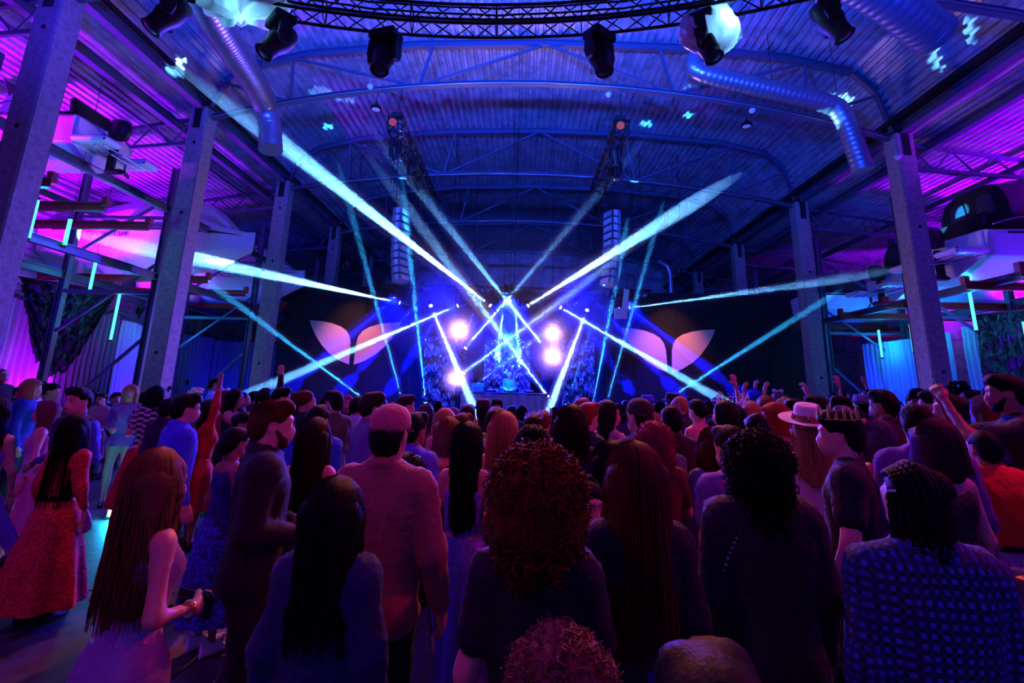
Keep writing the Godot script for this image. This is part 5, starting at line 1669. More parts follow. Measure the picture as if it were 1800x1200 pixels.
# ---------------------------------------------------------------- people
const POSES := {
	"down": [Vector3(0.25, 1.14, 0.03), Vector3(0.265, 0.89, -0.05), "rest"], "hang": [Vector3(0.27, 1.15, 0.0), Vector3(0.28, 0.9, -0.11), "rest"],
	"bent": [Vector3(0.25, 1.14, 0.05), Vector3(0.16, 1.1, -0.18), "grip"], "drink": [Vector3(0.25, 1.14, -0.03), Vector3(0.12, 1.26, -0.22), "grip"],
	"chest": [Vector3(0.25, 1.15, -0.03), Vector3(0.05, 1.2, -0.2), "rest"], "clap": [Vector3(0.25, 1.17, -0.1), Vector3(0.04, 1.3, -0.26), "open"],
	"up": [Vector3(0.33, 1.66, -0.04), Vector3(0.29, 1.91, -0.07), "open"], "high": [Vector3(0.26, 1.7, -0.02), Vector3(0.22, 1.96, -0.03), "open"], "fistup": [Vector3(0.36, 1.6, -0.06), Vector3(0.3, 1.84, -0.12), "fist"],
	"phone": [Vector3(0.24, 1.24, -0.2), Vector3(0.09, 1.45, -0.3), "grip"], "photo": [Vector3(0.25, 1.36, -0.26), Vector3(0.1, 1.6, -0.34), "grip"],
	"raise": [Vector3(0.26, 1.3, -0.2), Vector3(0.12, 1.55, -0.26), "open"],
	"hip": [Vector3(0.36, 1.19, 0.09), Vector3(0.21, 1.02, -0.01), "rest"], "wave": [Vector3(0.29, 1.17, -0.1), Vector3(0.3, 1.4, -0.2), "open"], "face": [Vector3(0.24, 1.2, -0.16), Vector3(0.06, 1.43, -0.21), "fist"],
	"sit": [Vector3(0.24, 1.15, -0.05), Vector3(0.14, 0.98, -0.25), "rest"],
}

var people := []
var shaped := []
var cloth_noise := FastNoiseLite.new()

func cloth(color: Color, kind: String) -> StandardMaterial3D:
	var key := "cloth" + color.to_html() + kind
	if M.has(key): return M[key]
	var m := triplanar(mat(color, 0.82), 1.7)
	m.rim_enabled = true
	m.rim = 0.25
	m.rim_tint = 0.5
	m.normal_enabled = true
	m.normal_texture = M.fine
	m.normal_scale = 1.5
	if kind in ["floral", "check", "stripe", "pattern", "sequin", "lace"]:
		var tk := "tex_" + kind
		if not M.has(tk):
			match kind:
				"floral": M[tk] = noise_tex(0.035, 61, [[0.0, 0.3, 0.42, 0.5, 0.75, 1.0], [Color(0.35, 0.02, 0.03), Color(0.75, 0.06, 0.06), Color(1.0, 0.55, 0.4), Color(0.95, 0.25, 0.25), Color(0.5, 0.03, 0.05), Color(1.0, 0.75, 0.5)]], 256, 0.0, FastNoiseLite.TYPE_CELLULAR)
				"pattern": M[tk] = noise_tex(0.03, 71, [[0.0, 0.44, 0.5, 0.56, 1.0], [Color(0.05, 0.05, 0.1), Color(0.1, 0.1, 0.2), Color(0.95, 0.95, 1.0), Color(0.75, 0.75, 0.9), Color(0.12, 0.1, 0.25)]], 256)
				"lace": M[tk] = noise_tex(0.06, 76, [[0.0, 0.45, 0.55, 1.0], [Color(0.5, 0.45, 0.55), Color(0.7, 0.65, 0.75), Color(1, 1, 1), Color(0.9, 0.85, 0.95)]], 256)
				"sequin": M[tk] = noise_tex(0.09, 81, [[0.0, 0.6, 0.75, 1.0], [Color(0.25, 0.25, 0.3), Color(0.5, 0.5, 0.6), Color(1, 1, 1), Color(1, 1, 1)]], 256, 0.0, FastNoiseLite.TYPE_CELLULAR)
				_:
					var im := Image.create(64, 64, false, Image.FORMAT_RGB8)
					for y in 64:
						for x in 64:
							var v := 1.0
							if kind == "check": v = 0.06 if (x % 16 < 8) == (y % 16 < 8) else (0.5 if x % 16 < 8 else 1.0)
							else: v = 1.0 if (y + (6 if x % 32 < 16 else 0)) % 16 < 7 else 0.03
							im.set_pixel(x, y, Color(v, v, v))
					M[tk] = ImageTexture.create_from_image(im)
		m.albedo_texture = M[tk]
		m.uv1_scale = Vector3.ONE * {"floral": 2.6, "check": 8.5, "stripe": 3.5, "pattern": 2.6, "lace": 4.0, "sequin": 5.0}[kind]
		if kind in ["check", "stripe"]: m.normal_enabled = false
	if kind == "satin" or kind == "sequin":
		m.roughness = 0.3
		m.clearcoat_enabled = true
	M[key] = m
	return m

func hair_mat(color: Color) -> StandardMaterial3D:
	var key := "hair" + color.to_html()
	if not M.has(key):
		var m := triplanar(mat(color, 0.6), 6.0)
		m.metallic_specular = 0.24
		m.rim_enabled = true
		m.rim = 0.1
		m.rim_tint = 0.8
		m.normal_enabled = true
		m.normal_texture = M.fine
		m.normal_scale = 0.8
		m.backlight_enabled = true
		m.backlight = color * 0.3
		M[key] = m
	return M[key]

func skin_mat(color: Color) -> StandardMaterial3D:
	var key := "skin" + color.to_html()
	if not M.has(key): M[key] = mat(color, 0.5, 0.0, {"vertex_color_use_as_albedo": true})
	return M[key]

func body_caps(sex: String, arm_l: Array, arm_r: Array, seated: bool) -> Array:
	var c := []
	var fem := sex == "f"
	var sh := 0.15 if fem else 0.178
	for s in [-1.0, 1.0]:
		if fem:
			c.push_back(["T", Vector3(0.045 * s, 1.1, 0.0), Vector3(0.058 * s, 1.33, 0.0), 0.074, 0.085])
			c.push_back(["T", Vector3(0.058 * s, 1.27, -0.066), Vector3(0.062 * s, 1.28, -0.07), 0.056, 0.056])
			c.push_back(["P", Vector3(0.06 * s, 0.98, 0.01), Vector3(0.078 * s, 0.9, 0.012), 0.09, 0.1])
			c.push_back(["P", Vector3(0.066 * s, 0.9, 0.05), Vector3(0.066 * s, 0.92, 0.04), 0.082, 0.082])
		else:
			c.push_back(["T", Vector3(0.062 * s, 1.02, 0.0), Vector3(0.078 * s, 1.33, 0.005), 0.086, 0.1])
			c.push_back(["P", Vector3(0.06 * s, 0.98, 0.01), Vector3(0.08 * s, 0.9, 0.01), 0.09, 0.092])
			c.push_back(["P", Vector3(0.07 * s, 0.89, 0.05), Vector3(0.07 * s, 0.92, 0.045), 0.078, 0.078])
		c.push_back(["S", Vector3(0, 1.425, 0.01), Vector3((sh - 0.02) * s, 1.415, 0.01), 0.062, 0.056 if fem else 0.064])
		c.push_back(["N", Vector3(0.01 * s, 1.5, 0.015), Vector3(sh * 0.55 * s, 1.44, 0.015), 0.04, 0.036])
		var arm: Array = arm_l if s < 0 else arm_r
		var e: Vector3 = arm[0]
		var w: Vector3 = arm[1]
		var t := "L" if s < 0 else "R"
		e.x -= 0.035 if fem else 0.02
		w.x -= 0.02
		c.push_back(["U" + t, Vector3(sh * s, 1.405, 0.01), Vector3(e.x * s, e.y, e.z), 0.044 if fem else 0.054, 0.035 if fem else 0.043])
		c.push_back(["F" + t, Vector3(e.x * s, e.y, e.z), Vector3(w.x * s, w.y, w.z), 0.035 if fem else 0.042, 0.022 if fem else 0.027])
		var hip := Vector3(0.088 * s, 0.89, 0.01)
		var knee := Vector3(0.1 * s, 0.49, -0.015)
		var ank := Vector3(0.1 * s, 0.085, 0.02)
		if seated:
			knee = Vector3(0.11 * s, 0.88, -0.42)
			ank = Vector3(0.11 * s, 0.48, -0.4)
		c.push_back(["H", hip, knee, 0.088 if fem else 0.086, 0.055])
		var mid := knee.lerp(ank, 0.32) + Vector3(0, 0, 0.018)
		c.push_back(["C", knee, mid, 0.052, 0.056])
		c.push_back(["C", mid, ank, 0.056, 0.034])
		c.push_back(["K", ank + Vector3(0, -0.03, 0.015), ank + Vector3(0.01 * s, -0.052, -0.13), 0.036, 0.026])
	c.push_back(["T", Vector3(0, 1.02, -0.005), Vector3(0, 1.32, -0.01), 0.078 if fem else 0.092, 0.086 if fem else 0.1])
	c.push_back(["X", Vector3(0, 1.45, 0.012), Vector3(0, 1.575, -0.004), 0.046 if fem else 0.056, 0.043 if fem else 0.053])
	return c

func hand_frame(elbow: Vector3, wrist: Vector3, palm: Vector3, s: float) -> Transform3D:
	var y := (elbow - wrist).normalized()
	var x := palm * -s
	x = (x - y * x.dot(y)).normalized()
	var z := x.cross(y)
	# template: palm towards -x on the +x side; the other hand is its mirror image
	if s > 0.0: return Transform3D(Basis(x, y, z), wrist)
	return Transform3D(Basis(x, y, x.cross(y) * 1.0) * Basis.from_scale(Vector3(-1, 1, 1)), wrist)

# the heavy part of a person, free of the scene tree so that several can be shaped at once
func shape_person(index: int) -> void:
	var q: Dictionary = people[index]
	var d: float = q.get("d", 5.0)
	var sex: String = q.get("sex", "m")
	var sc: float = q.get("h", 1.75) / 1.75
	var seated: bool = q.get("seated", false)
	var pl: Array = POSES[q.get("al", "down")]
	var pr: Array = POSES[q.get("ar", "down")]
	var caps := body_caps(sex, pl, pr, seated)
	for c in caps:
		c[1] = c[1] * sc; c[2] = c[2] * sc
		c[3] *= sc; c[4] *= sc
	var cell := clampf(d * 0.0072, 0.0175, 0.036)
	var lo := Vector3.ONE * 9.0
	var hi := Vector3.ONE * -9.0
	for c in caps:
		for e in [c[1], c[2]]:
			lo = lo.min(e - Vector3.ONE * 0.17); hi = hi.max(e + Vector3.ONE * 0.17)
	lo.y = -0.04
	# body: skin, with head and hands
	var kk := 78.0 if d < 5.0 else 60.0
	var f := Field.new(lo, hi, clampf(d * 0.0085, 0.026, 0.038), kk)
	var bare_legs: bool = seated or d < 4.5 or q.get("bottom", [""])[0] == "skirt" or q.get("top", ["tee"])[0] in ["dress", "strapless", "sleevedress"]
	for c in caps:
		if bare_legs or not c[0] in ["H", "C", "K"]: f.cap(c[1], c[2], c[3], c[4])
	var body := Geo.new()
	f.surface(body)
	var hc := Vector3(0, 1.637, -0.022) * sc
	var hy: float = deg_to_rad(-q.get("look", 0.0))
	var hp: float = deg_to_rad(q.get("nod", 0.0))
	var hb := Basis(Vector3.UP, hy) * Basis(Vector3.RIGHT, hp) * Basis(Vector3.BACK, deg_to_rad(q.get("tilt", 0.0)))
	var ht := Transform3D(hb.scaled(Vector3.ONE * lerpf(1.0, sc, 0.5)), hc)
	join(body, head_geo(sex, 0.0072 if d < 2.8 else (0.0105 if d < 4.6 else 0.016)), ht)
	var hands := []
	for s in [-1.0, 1.0]:
		var arm: Array = pl if s < 0 else pr
		var e: Vector3 = ((arm[0] as Vector3) - Vector3(0.02, 0, 0)) * Vector3(s, 1, 1) * sc
		var w: Vector3 = ((arm[1] as Vector3) - Vector3(0.02, 0, 0)) * Vector3(s, 1, 1) * sc
		var palm := Vector3(-s, 0, 0)
		if arm[2] == "open": palm = Vector3(-0.3 * s, 0.1, -1)
		elif arm[2] == "grip" or arm[2] == "fist": palm = Vector3(-s, 0.0, 0.2)
		var hf := hand_frame(e, w, palm, s)
		hands.push_back(hf)
		join(body, hand_geo(arm[2], 0.007 if d < 3.4 else (0.0105 if d < 5.0 else 0.0135)), hf * Transform3D(Basis.from_scale(Vector3.ONE * (0.95 if sex == "f" else 1.05)), Vector3.ZERO))
	var shapes := [["body", body]]
	# clothes
	var top: Array = q.get("top", ["tee", Color(0.1, 0.1, 0.12), "plain"])
	var bot: Array = q.get("bottom", ["trousers", Color(0.05, 0.05, 0.08), "plain"])
	var amp := 0.013 if d < 5.0 else 0.006
	var off := index * 3.7
	var kind: String = top[0]
	var loose: float = {"tee": 0.02, "shirt": 0.026, "jacket": 0.03, "sweat": 0.032, "tank": 0.012, "strap": 0.012, "dress": 0.012, "strapless": 0.013, "sleevedress": 0.018, "blouse": 0.024, "vest": 0.02, "offshoulder": 0.02, "crop": 0.012}[kind]
	var sleeve: float = {"tee": 0.62, "shirt": 2.0, "jacket": 2.0, "sweat": 2.0, "tank": 0.0, "strap": 0.0, "dress": 0.0, "strapless": 0.0, "sleevedress": 1.7, "blouse": 1.6, "vest": 0.0, "offshoulder": 0.0, "crop": 0.0}[kind]
	var hem: float = {"tee": 0.86, "shirt": 0.82, "jacket": 0.8, "sweat": 0.87, "tank": 0.9, "strap": 0.9, "dress": 0.95, "strapless": 0.95, "sleevedress": 0.95, "blouse": 0.92, "vest": 0.86, "offshoulder": 0.92, "crop": 1.02}[kind]
	hem = q.get("hem", hem)
	if seated: hem = maxf(hem, 0.95)
	var bare: bool = kind in ["strapless", "offshoulder"]
	var thin: bool = kind in ["tank", "strap", "dress", "crop"]
	var f2 := Field.new(Vector3(lo.x, maxf(lo.y, (hem - 0.08) * sc) if sleeve <= 1.0 or d > 5.0 else minf((hem - 0.08) * sc, 0.78 * sc), lo.z), hi, cell, kk)
	for c in caps:
		var tg: String = c[0]
		var go := false
		var e2: Vector3 = c[2]
		var r2: float = c[4]
		if tg == "T" or (tg == "P" and hem < 0.95): go = true
		elif tg == "S" or tg == "N":
			go = not bare and not thin
			if tg == "N" and kind in ["sleevedress", "blouse"]: go = false
		elif tg[0] == "U": go = sleeve > 0.0
		elif tg[0] == "F": go = sleeve > 1.0
		if not go: continue
		if tg[0] == "U" and sleeve < 1.0:
			e2 = (c[1] as Vector3).lerp(c[2], sleeve); r2 = c[3]
		elif tg[0] == "F" and sleeve < 2.0:
			e2 = (c[1] as Vector3).lerp(c[2], sleeve - 1.0); r2 = lerpf(c[3], c[4], sleeve - 1.0)
		elif tg[0] == "F":
			e2 = (c[1] as Vector3).lerp(c[2], 0.95)
		var xtra := loose * (0.75 if tg[0] in ["U", "F"] else 1.0)
		if tg == "N": xtra = 0.012
		f2.cap(c[1], e2, c[3] + xtra, r2 + xtra)
	if thin:
		for s in [-1.0, 1.0]:
			f2.cap(Vector3(0.085 * s, 1.33, -0.07) * sc, Vector3(0.08 * s, 1.47, 0.0) * sc, 0.022, 0.018)
			f2.cap(Vector3(0.085 * s, 1.3, 0.07) * sc, Vector3(0.08 * s, 1.47, 0.02) * sc, 0.022, 0.018)
	if kind in ["shirt", "jacket"]:
		for k in 8:
			var a := TAU * k / 8.0
			var a2 := TAU * (k + 1) / 8.0
			f2.cap(Vector3(sin(a) * 0.07, 1.495 + 0.03 * cos(a), 0.01 + cos(a) * 0.066) * sc, Vector3(sin(a2) * 0.07, 1.495 + 0.03 * cos(a2), 0.01 + cos(a2) * 0.066) * sc, 0.015, 0.015)
	if hem >= 0.8:
		# the hem cuts the trunk only, not the sleeves beside it
		f2.cut_hem(hem * sc, 0.185 * sc)
	if bare: f2.cut_y((1.33 if kind == "strapless" else 1.38) * sc, false)
	if thin: f2.cut_y(1.485 * sc, false)
	var dress: bool = kind in ["dress", "strapless", "sleevedress"]
	var tg2 := Geo.new()
	fold(f2, amp, off)
	f2.surface(tg2)
	if dress: skirt(tg2, sc, q.get("hemline", 0.5) * sc, q.get("flare", 0.26) * sc, int(q.get("pleats", 9)), d)
	shapes.push_back(["dress" if dress else {"tee": "t_shirt", "shirt": "shirt", "jacket": "jacket", "sweat": "sweatshirt", "vest": "waistcoat", "blouse": "blouse"}.get(kind, "top"), tg2])
	if kind == "vest":
		# shirt sleeves below the waistcoat
		var f4 := Field.new(lo, hi, cell, kk)
		for c in caps:
			if c[0][0] in ["U", "F"]: f4.cap(c[1], (c[1] as Vector3).lerp(c[2], 0.95), c[3] + 0.016, c[4] + 0.016)
			if c[0] == "N" or c[0] == "S": f4.cap(c[1], c[2], c[3] + 0.012, c[4] + 0.012)
		var g4 := Geo.new()
		fold(f4, amp, off)
		f4.surface(g4)
		shapes.push_back(["shirt", g4])
	if not dress:
		var g3 := Geo.new()
		if bot[0] == "skirt":
			skirt(g3, sc, q.get("hemline", 0.5) * sc, q.get("flare", 0.26) * sc, int(q.get("pleats", 9)), d)
			shapes.push_back(["skirt", g3])
		else:
			var f3 := Field.new(Vector3(-0.28, -0.04, lo.z), Vector3(0.28, 1.12 * sc, hi.z), maxf(cell, 0.03), kk)
			for c in caps:
				if c[0] in ["P", "H", "C"]: f3.cap(c[1], c[2], c[3] + 0.012, c[4] + (0.03 if c[0] == "C" else 0.014))
			f3.cut_y(1.03 * sc, false)
			if not seated: f3.cut_y(0.07, true)
			fold(f3, amp, off)
			f3.surface(g3)
			shapes.push_back(["trousers", g3])
	for s in [-1.0, 1.0]:
		var g5 := Geo.new()
		var rings := []
		var base := Vector3(0.1 * s, 0, 0.0) * sc
		if seated: base = Vector3(0.11 * s, 0.4, -0.42) * sc
		for i in 9:
			var u := i / 8.0
			var w := 0.045 * pow(sin(PI * clampf(u * 0.94 + 0.04, 0.0, 1.0)), 0.45)
			var hh := lerpf(0.1, 0.04, smoothstep(0.25, 0.75, u))
			var ring := []
			for k in 10:
				var a := -TAU * k / 10.0
				ring.push_back(base + Vector3(cos(a) * w, maxf(0.002, hh * 0.5 + sin(a) * hh * 0.55), 0.085 - u * 0.27))
			rings.push_back(ring)
		g5.loft(rings)
		shapes.push_back(["shoe", g5])
	var locks := []
	hair(q, ht, d, index, locks)
	shaped[index] = {"shapes": shapes, "locks": locks, "ht": ht, "hands": hands, "sc": sc, "d": d}

func put_person(index: int) -> Node3D:
	var q: Dictionary = people[index]
	var r: Dictionary = shaped[index]
	var t := thing("person", q.label, "person", q.at, deg_to_rad(-q.get("yaw", 0.0)), q.get("group", "people on the dance floor"))
	var top: Array = q.get("top", ["tee", Color(0.1, 0.1, 0.12), "plain"])
	var bot: Array = q.get("bottom", ["trousers", Color(0.05, 0.05, 0.08), "plain"])
	for k in r.shapes.size():
		var s: Array = r.shapes[k]
		var m: Material
		match s[0]:
			"body": m = skin_mat(q.get("skin", Color(0.7, 0.48, 0.4)))
			"trousers", "skirt": m = cloth(bot[1], bot[2])
			"shoe": m = cloth(q.get("shoes", Color(0.06, 0.05, 0.06)), "plain")
			_: m = cloth(q.get("shirt", top[1]) if k > 1 else top[1], top[2])
		part(s[0], s[1], m, t)
	var ho: Node3D = null
	for s in r.locks:
		var o := part(s[0], s[1], hair_mat(q.get("hc", Color(0.05, 0.035, 0.03))), ho if ho else t)
		if s[2]: o.set_meta("kind", "stuff")
		if not ho: ho = o
	rng.seed = index + 400
	extras(t, q, r.ht, r.hands, r.sc, r.d)
	return t

func fold(f: Field, amp: float, off: float) -> void:
	f.bump = 1; f.noise = cloth_noise; f.amp = amp; f.off = off

func skirt(g: Geo, sc: float, hem: float, flare: float, pleats: int, d: float) -> void:
	var rings := []
	var top := 1.03 * sc
	var rows := 16
	var cols := 60 if d < 6.0 else 36
	for i in rows + 1:
		var u := i / float(rows)
		var y := lerpf(top, hem, u)
		var hipf := smoothstep(1.03 * sc, 0.9 * sc, y)
		var rx := lerpf(0.15 * sc, 0.205 * sc, hipf)
		var rz := lerpf(0.122 * sc, 0.172 * sc, hipf)
		var low := clampf((0.9 * sc - y) / maxf(0.1, 0.9 * sc - hem), 0.0, 1.0)
		rx = lerpf(rx, maxf(flare, 0.17), low); rz = lerpf(rz, maxf(flare * 0.9, 0.16), low)
		var ring := []
		for k in cols:
			var a := TAU * k / cols
			var w := 1.0 + (0.09 * sin(a * pleats + 0.6 * sin(y * 3.0)) + 0.03 * sin(a * 5.0 + 1.0)) * smoothstep(0.05, 0.8, u)
			ring.push_back(Vector3(cos(a) * rx * w, y, sin(a) * rz * w + 0.012))
		rings.push_back(ring)
	g.loft(rings, true, true, false)
	var inner := []
	for r in rings.slice(rows - 5):
		var ring := []
		for p in r: ring.push_back(Vector3(p.x * 0.96, p.y, p.z * 0.96))
		inner.push_front(ring)
	g.loft(inner, true, false, false)
# ---------------------------------------------------------------- hair, in head axes (face towards -z)
func hair(q: Dictionary, ht: Transform3D, d: float, index: int, out: Array) -> void:
	var style: String = q.get("hair", "short")
	if style == "bald" or style == "none": return
	var rg := RandomNumberGenerator.new()
	rg.seed = index * 77 + 5
	var cell := clampf(d * 0.0048, 0.0115, 0.022)
	var length: float = q.get("len", 0.38)
	var deep := length + 0.15 if style in ["long", "wavy", "pony", "braids"] else 0.26
	if style == "bob": deep = 0.3
	var f := Field.new(Vector3(-0.2, -deep, -0.15), Vector3(0.2, 0.21, 0.2), cell, 60.0)
	var puff := 0.0
	var hat := false
	for e in q.get("extra", []): hat = hat or e in ["cap", "fedora", "studhat", "sombrero", "tilthat", "headwrap"]
	match style:
		"short": puff = 0.006
		"crop", "braids": puff = -0.003
		"tousle": puff = 0.018
		_: puff = 0.01
	if hat: puff = -0.004
	# scalp
	f.ell(Vector3(0, 0.046, 0.02), Vector3(0.08 + puff, 0.083 + puff, 0.092 + puff))
	f.ell(Vector3(0, 0.005, 0.05), Vector3(0.076 + puff, 0.07, 0.066 + puff))
	match style:
		"short", "crop", "tousle":
			f.cap(Vector3(0, -0.04, 0.075), Vector3(0, -0.06, 0.07), 0.034, 0.03)
			for s in [-1.0, 1.0]:
				f.cap(Vector3(0.03 * s, -0.03, 0.06), Vector3(0.04 * s, -0.06, 0.05), 0.035, 0.026)
				f.cap(Vector3(0.07 * s, 0.03, -0.01), Vector3(0.073 * s, -0.01, -0.012), 0.016, 0.01)
			if style != "crop" and not hat:
				f.cap(Vector3(-0.045, 0.1, -0.045), Vector3(0.045, 0.103, -0.05), 0.022 + puff, 0.027 + puff)
				f.cap(Vector3(-0.04, 0.085, -0.075), Vector3(0.03, 0.088, -0.078), 0.018, 0.02)
		"bob":
			for s in [-1.0, 1.0]:
				for k in 4: f.cap(Vector3(0.07 * s, 0.03, -0.03 + k * 0.03), Vector3(0.088 * s, -0.13, -0.04 + k * 0.035), 0.03, 0.034)
			f.cap(Vector3(0, 0.0, 0.08), Vector3(0, -0.13, 0.09), 0.06, 0.06)
			f.cap(Vector3(-0.045, 0.07, -0.08), Vector3(0.045, 0.07, -0.08), 0.018, 0.018)
		"long", "wavy", "pony":
			var w: float = q.get("wide", 1.0)
			if style == "pony":
				f.cap(Vector3(0, 0.07, 0.1), Vector3(0, 0.06, 0.14), 0.03, 0.035)
				f.cap(Vector3(0, 0.06, 0.14), Vector3(0.01, -length, 0.13), 0.042 * w, 0.025)
			else:
				for k in 5:
					var x := (k - 2) * 0.036 * w
					f.cap(Vector3(x * 0.9, 0.03, 0.075), Vector3(x * 1.1, -length * (0.92 + 0.05 * ((k * 3) % 4)), 0.095 - absf(x) * 0.3), 0.04, 0.026)
				for s in [-1.0, 1.0]:
					f.cap(Vector3(0.055 * s, 0.06, -0.03), Vector3(0.084 * s, -0.03, -0.022), 0.026, 0.024)
					f.cap(Vector3(0.08 * s, -0.03, -0.02), Vector3(0.09 * s * w, -minf(length * 0.75, 0.3), 0.0), 0.022, 0.02)
					f.cap(Vector3(0.07 * s, 0.0, 0.04), Vector3(0.078 * s * w, -length * 0.85, 0.06), 0.036, 0.024)
		"curly":
			var r: float = q.get("puff", 0.05)
			f.ell(Vector3(0, 0.02, 0.035), Vector3(0.085 + r, 0.1 + r * 0.7, 0.095 + r))
			f.ell(Vector3(0, -0.07, 0.05), Vector3(0.085 + r, 0.08 + r * 0.6, 0.06 + r))
			if length > 0.3:
				for k in 5: f.cap(Vector3((k - 2) * 0.045, -0.05, 0.08), Vector3((k - 2) * 0.062, -length, 0.09), 0.06, 0.05)
		"bun":
			f.ell(q.get("bun", Vector3(0, 0.06, 0.115)), Vector3(0.05, 0.045, 0.045))
			f.cap(Vector3(0, -0.03, 0.075), Vector3(0, -0.055, 0.068), 0.035, 0.026)
			f.cap(Vector3(-0.05, 0.08, -0.06), Vector3(0.05, 0.08, -0.06), 0.02, 0.02)
		"braids":
			f.cap(Vector3(0, -0.03, 0.08), Vector3(0, -0.06, 0.07), 0.04, 0.03)
	# the face stays free
	if style != "none":
		f.ell(Vector3(0, -0.045, -0.115), Vector3(0.07, 0.09, 0.07), 1.0)
		if style in ["short", "crop", "tousle", "bun", "braids"]:
			for s in [-1.0, 1.0]: f.ell(Vector3(0.085 * s, -0.03, 0.0), Vector3(0.02, 0.045, 0.03), 0.9)
	var g := Geo.new()
	var nz := cloth_noise
	var wave := 1.0 if style in ["wavy", "curly", "tousle"] else 0.35
	var amp := 0.005 if style == "tousle" else 0.016 if style == "curly" else (0.004 if style in ["short", "crop", "bun", "bob"] else 0.008) * (1.0 if d < 8.0 else 0.6)
	var o := index * 5.1
	f.bump = 2; f.noise = nz; f.amp = amp; f.off = o; f.wave = wave
	f.surface(g, ht)
	out.push_back(["hair", g, false])
	if d < 4.8 and style in ["long", "wavy", "bob", "pony"]:
		strands(out, rg, ht, length if style != "bob" else 0.15, style == "wavy" or q.get("wave", false), int(q.get("strands", 280 if d < 3.0 else 130)), q.get("wide", 1.0), style == "pony")
	elif style == "curly" or (style == "tousle" and d < 4.0):
		curls(out, rg, ht, q.get("puff", 0.05) if style == "curly" else -0.02, length if style == "curly" else 0.0, q.get("curl_r", 0.0048), int(q.get("curls", 420 if d < 2.6 else (240 if d < 5.0 else 60))))
	elif style in ["short", "bun", "crop"] and d < 3.6 and not hat:
		tufts(out, rg, ht, 620 if style == "short" else 420, 0.018 if style == "short" else 0.009)
	elif style == "braids":
		braid_rows(out, ht, length)

func strands(out: Array, rg: RandomNumberGenerator, ht: Transform3D, length: float, wavy: bool, count: int, wide: float, tail: bool) -> void:
	var g := Geo.new()
	for i in count:
		var a := rg.randf_range(-2.25, 2.25)
		var back := Vector3(sin(a), 0, cos(a))
		var path := []
		var ph := rg.randf() * TAU
		var l := length * rg.randf_range(0.8, 1.06)
		if absf(a) > 1.5: l *= 0.75
		if tail:
			back = Vector3(rg.randf_range(-1, 1), 0, rg.randf_range(-1, 1)).normalized()
			for k in 9:
				var u := k / 8.0
				var r := 0.047 * wide * (1.0 - 0.45 * u)
				path.push_back(ht * (Vector3(0.01 * u, 0.06, 0.135).lerp(Vector3(0.01, -l, 0.13), u) + back * r + Vector3(sin(ph + u * 9.0), 0, cos(ph + u * 9.0)) * 0.006))
		else:
			for k in 12:
				var u := k / 11.0
				var p: Vector3
				if u < 0.28:
					var b := u / 0.28 * 1.45
					p = Vector3(back.x * 0.107 * sin(b), 0.05 + 0.106 * cos(b), 0.02 + back.z * 0.126 * sin(b))
					if back.z < 0.0: p.z = 0.02 + back.z * 0.075 * sin(b)
				else:
					var v := (u - 0.28) / 0.72
					p = Vector3(back.x * lerpf(0.107, 0.124 * wide, v), 0.06 - (l + 0.06) * v, 0.02 + maxf(back.z, -0.5) * lerpf(0.126, 0.12, v) + 0.03 * v)
					if wavy: p += Vector3(sin(ph + v * 13.0), 0, cos(ph + v * 11.0)) * 0.011 * minf(1.0, v * 3.0)
					else: p += Vector3(sin(ph + v * 3.0), 0, cos(ph + v * 4.0)) * 0.005
				path.push_back(ht * p)
		g.tube(path, rg.randf_range(0.0045, 0.0085), 3, 0.0014, false)
	out.push_back(["hair_strands", g, true])

func curls(out: Array, rg: RandomNumberGenerator, ht: Transform3D, puff: float, length: float, thick: float, count: int) -> void:
	var g := Geo.new()
	for i in count:
		var dir := Vector3(rg.randfn(), rg.randfn() * 0.9 + 0.15, rg.randfn()).normalized()
		if dir.z < -0.45 and dir.y < 0.55: continue
		var p := Vector3(0, 0.015, 0.035) + dir * Vector3(0.085 + puff, 0.105 + puff * 0.7, 0.095 + puff)
		if dir.y < -0.1: p += Vector3(0, -rg.randf() * maxf(0.05, length - 0.1), 0)
		var ax := (dir + Vector3(rg.randf_range(-0.8, 0.8), rg.randf_range(-1.0, 0.3), rg.randf_range(-0.8, 0.8))).normalized()
		var u := ax.cross(Vector3.UP if absf(ax.y) < 0.9 else Vector3.RIGHT).normalized()
		var w := ax.cross(u)
		var path := []
		var r := rg.randf_range(0.009, 0.019)
		var l := rg.randf_range(0.02, 0.055)
		for k in 12:
			var v := k / 11.0
			var an := v * 8.5
			path.push_back(ht * (p + dir * rg.randf_range(-0.012, 0.006) + ax * l * (v - 0.3) + (u * cos(an) + w * sin(an)) * r))
		g.tube(path, thick, 3, thick * 0.5, false)
	out.push_back(["hair_curls", g, true])

func tufts(out: Array, rg: RandomNumberGenerator, ht: Transform3D, count: int, l: float) -> void:
	var g := Geo.new()
	for i in count:
		var dir := Vector3(rg.randfn(), rg.randfn() * 0.7 + 0.5, rg.randfn() + 0.25).normalized()
		if dir.z < -0.3 and dir.y < 0.6: continue
		if dir.y < -0.3: continue
		var p := Vector3(0, 0.044, 0.021) + dir * Vector3(0.089, 0.092, 0.103)
		var flow := Vector3(dir.x * 0.5 + rg.randf_range(-0.3, 0.3), -0.5 * dir.y - 0.35, 0.75 + rg.randf_range(-0.3, 0.3))
		flow = (flow - dir * flow.dot(dir)).normalized()
		g.tube([ht * (p - dir * 0.004), ht * (p + flow * l + dir * 0.002), ht * (p + flow * l * 2.0 - dir * 0.005)], 0.0032, 3, 0.001, false)
	out.push_back(["hair_tufts", g, true])

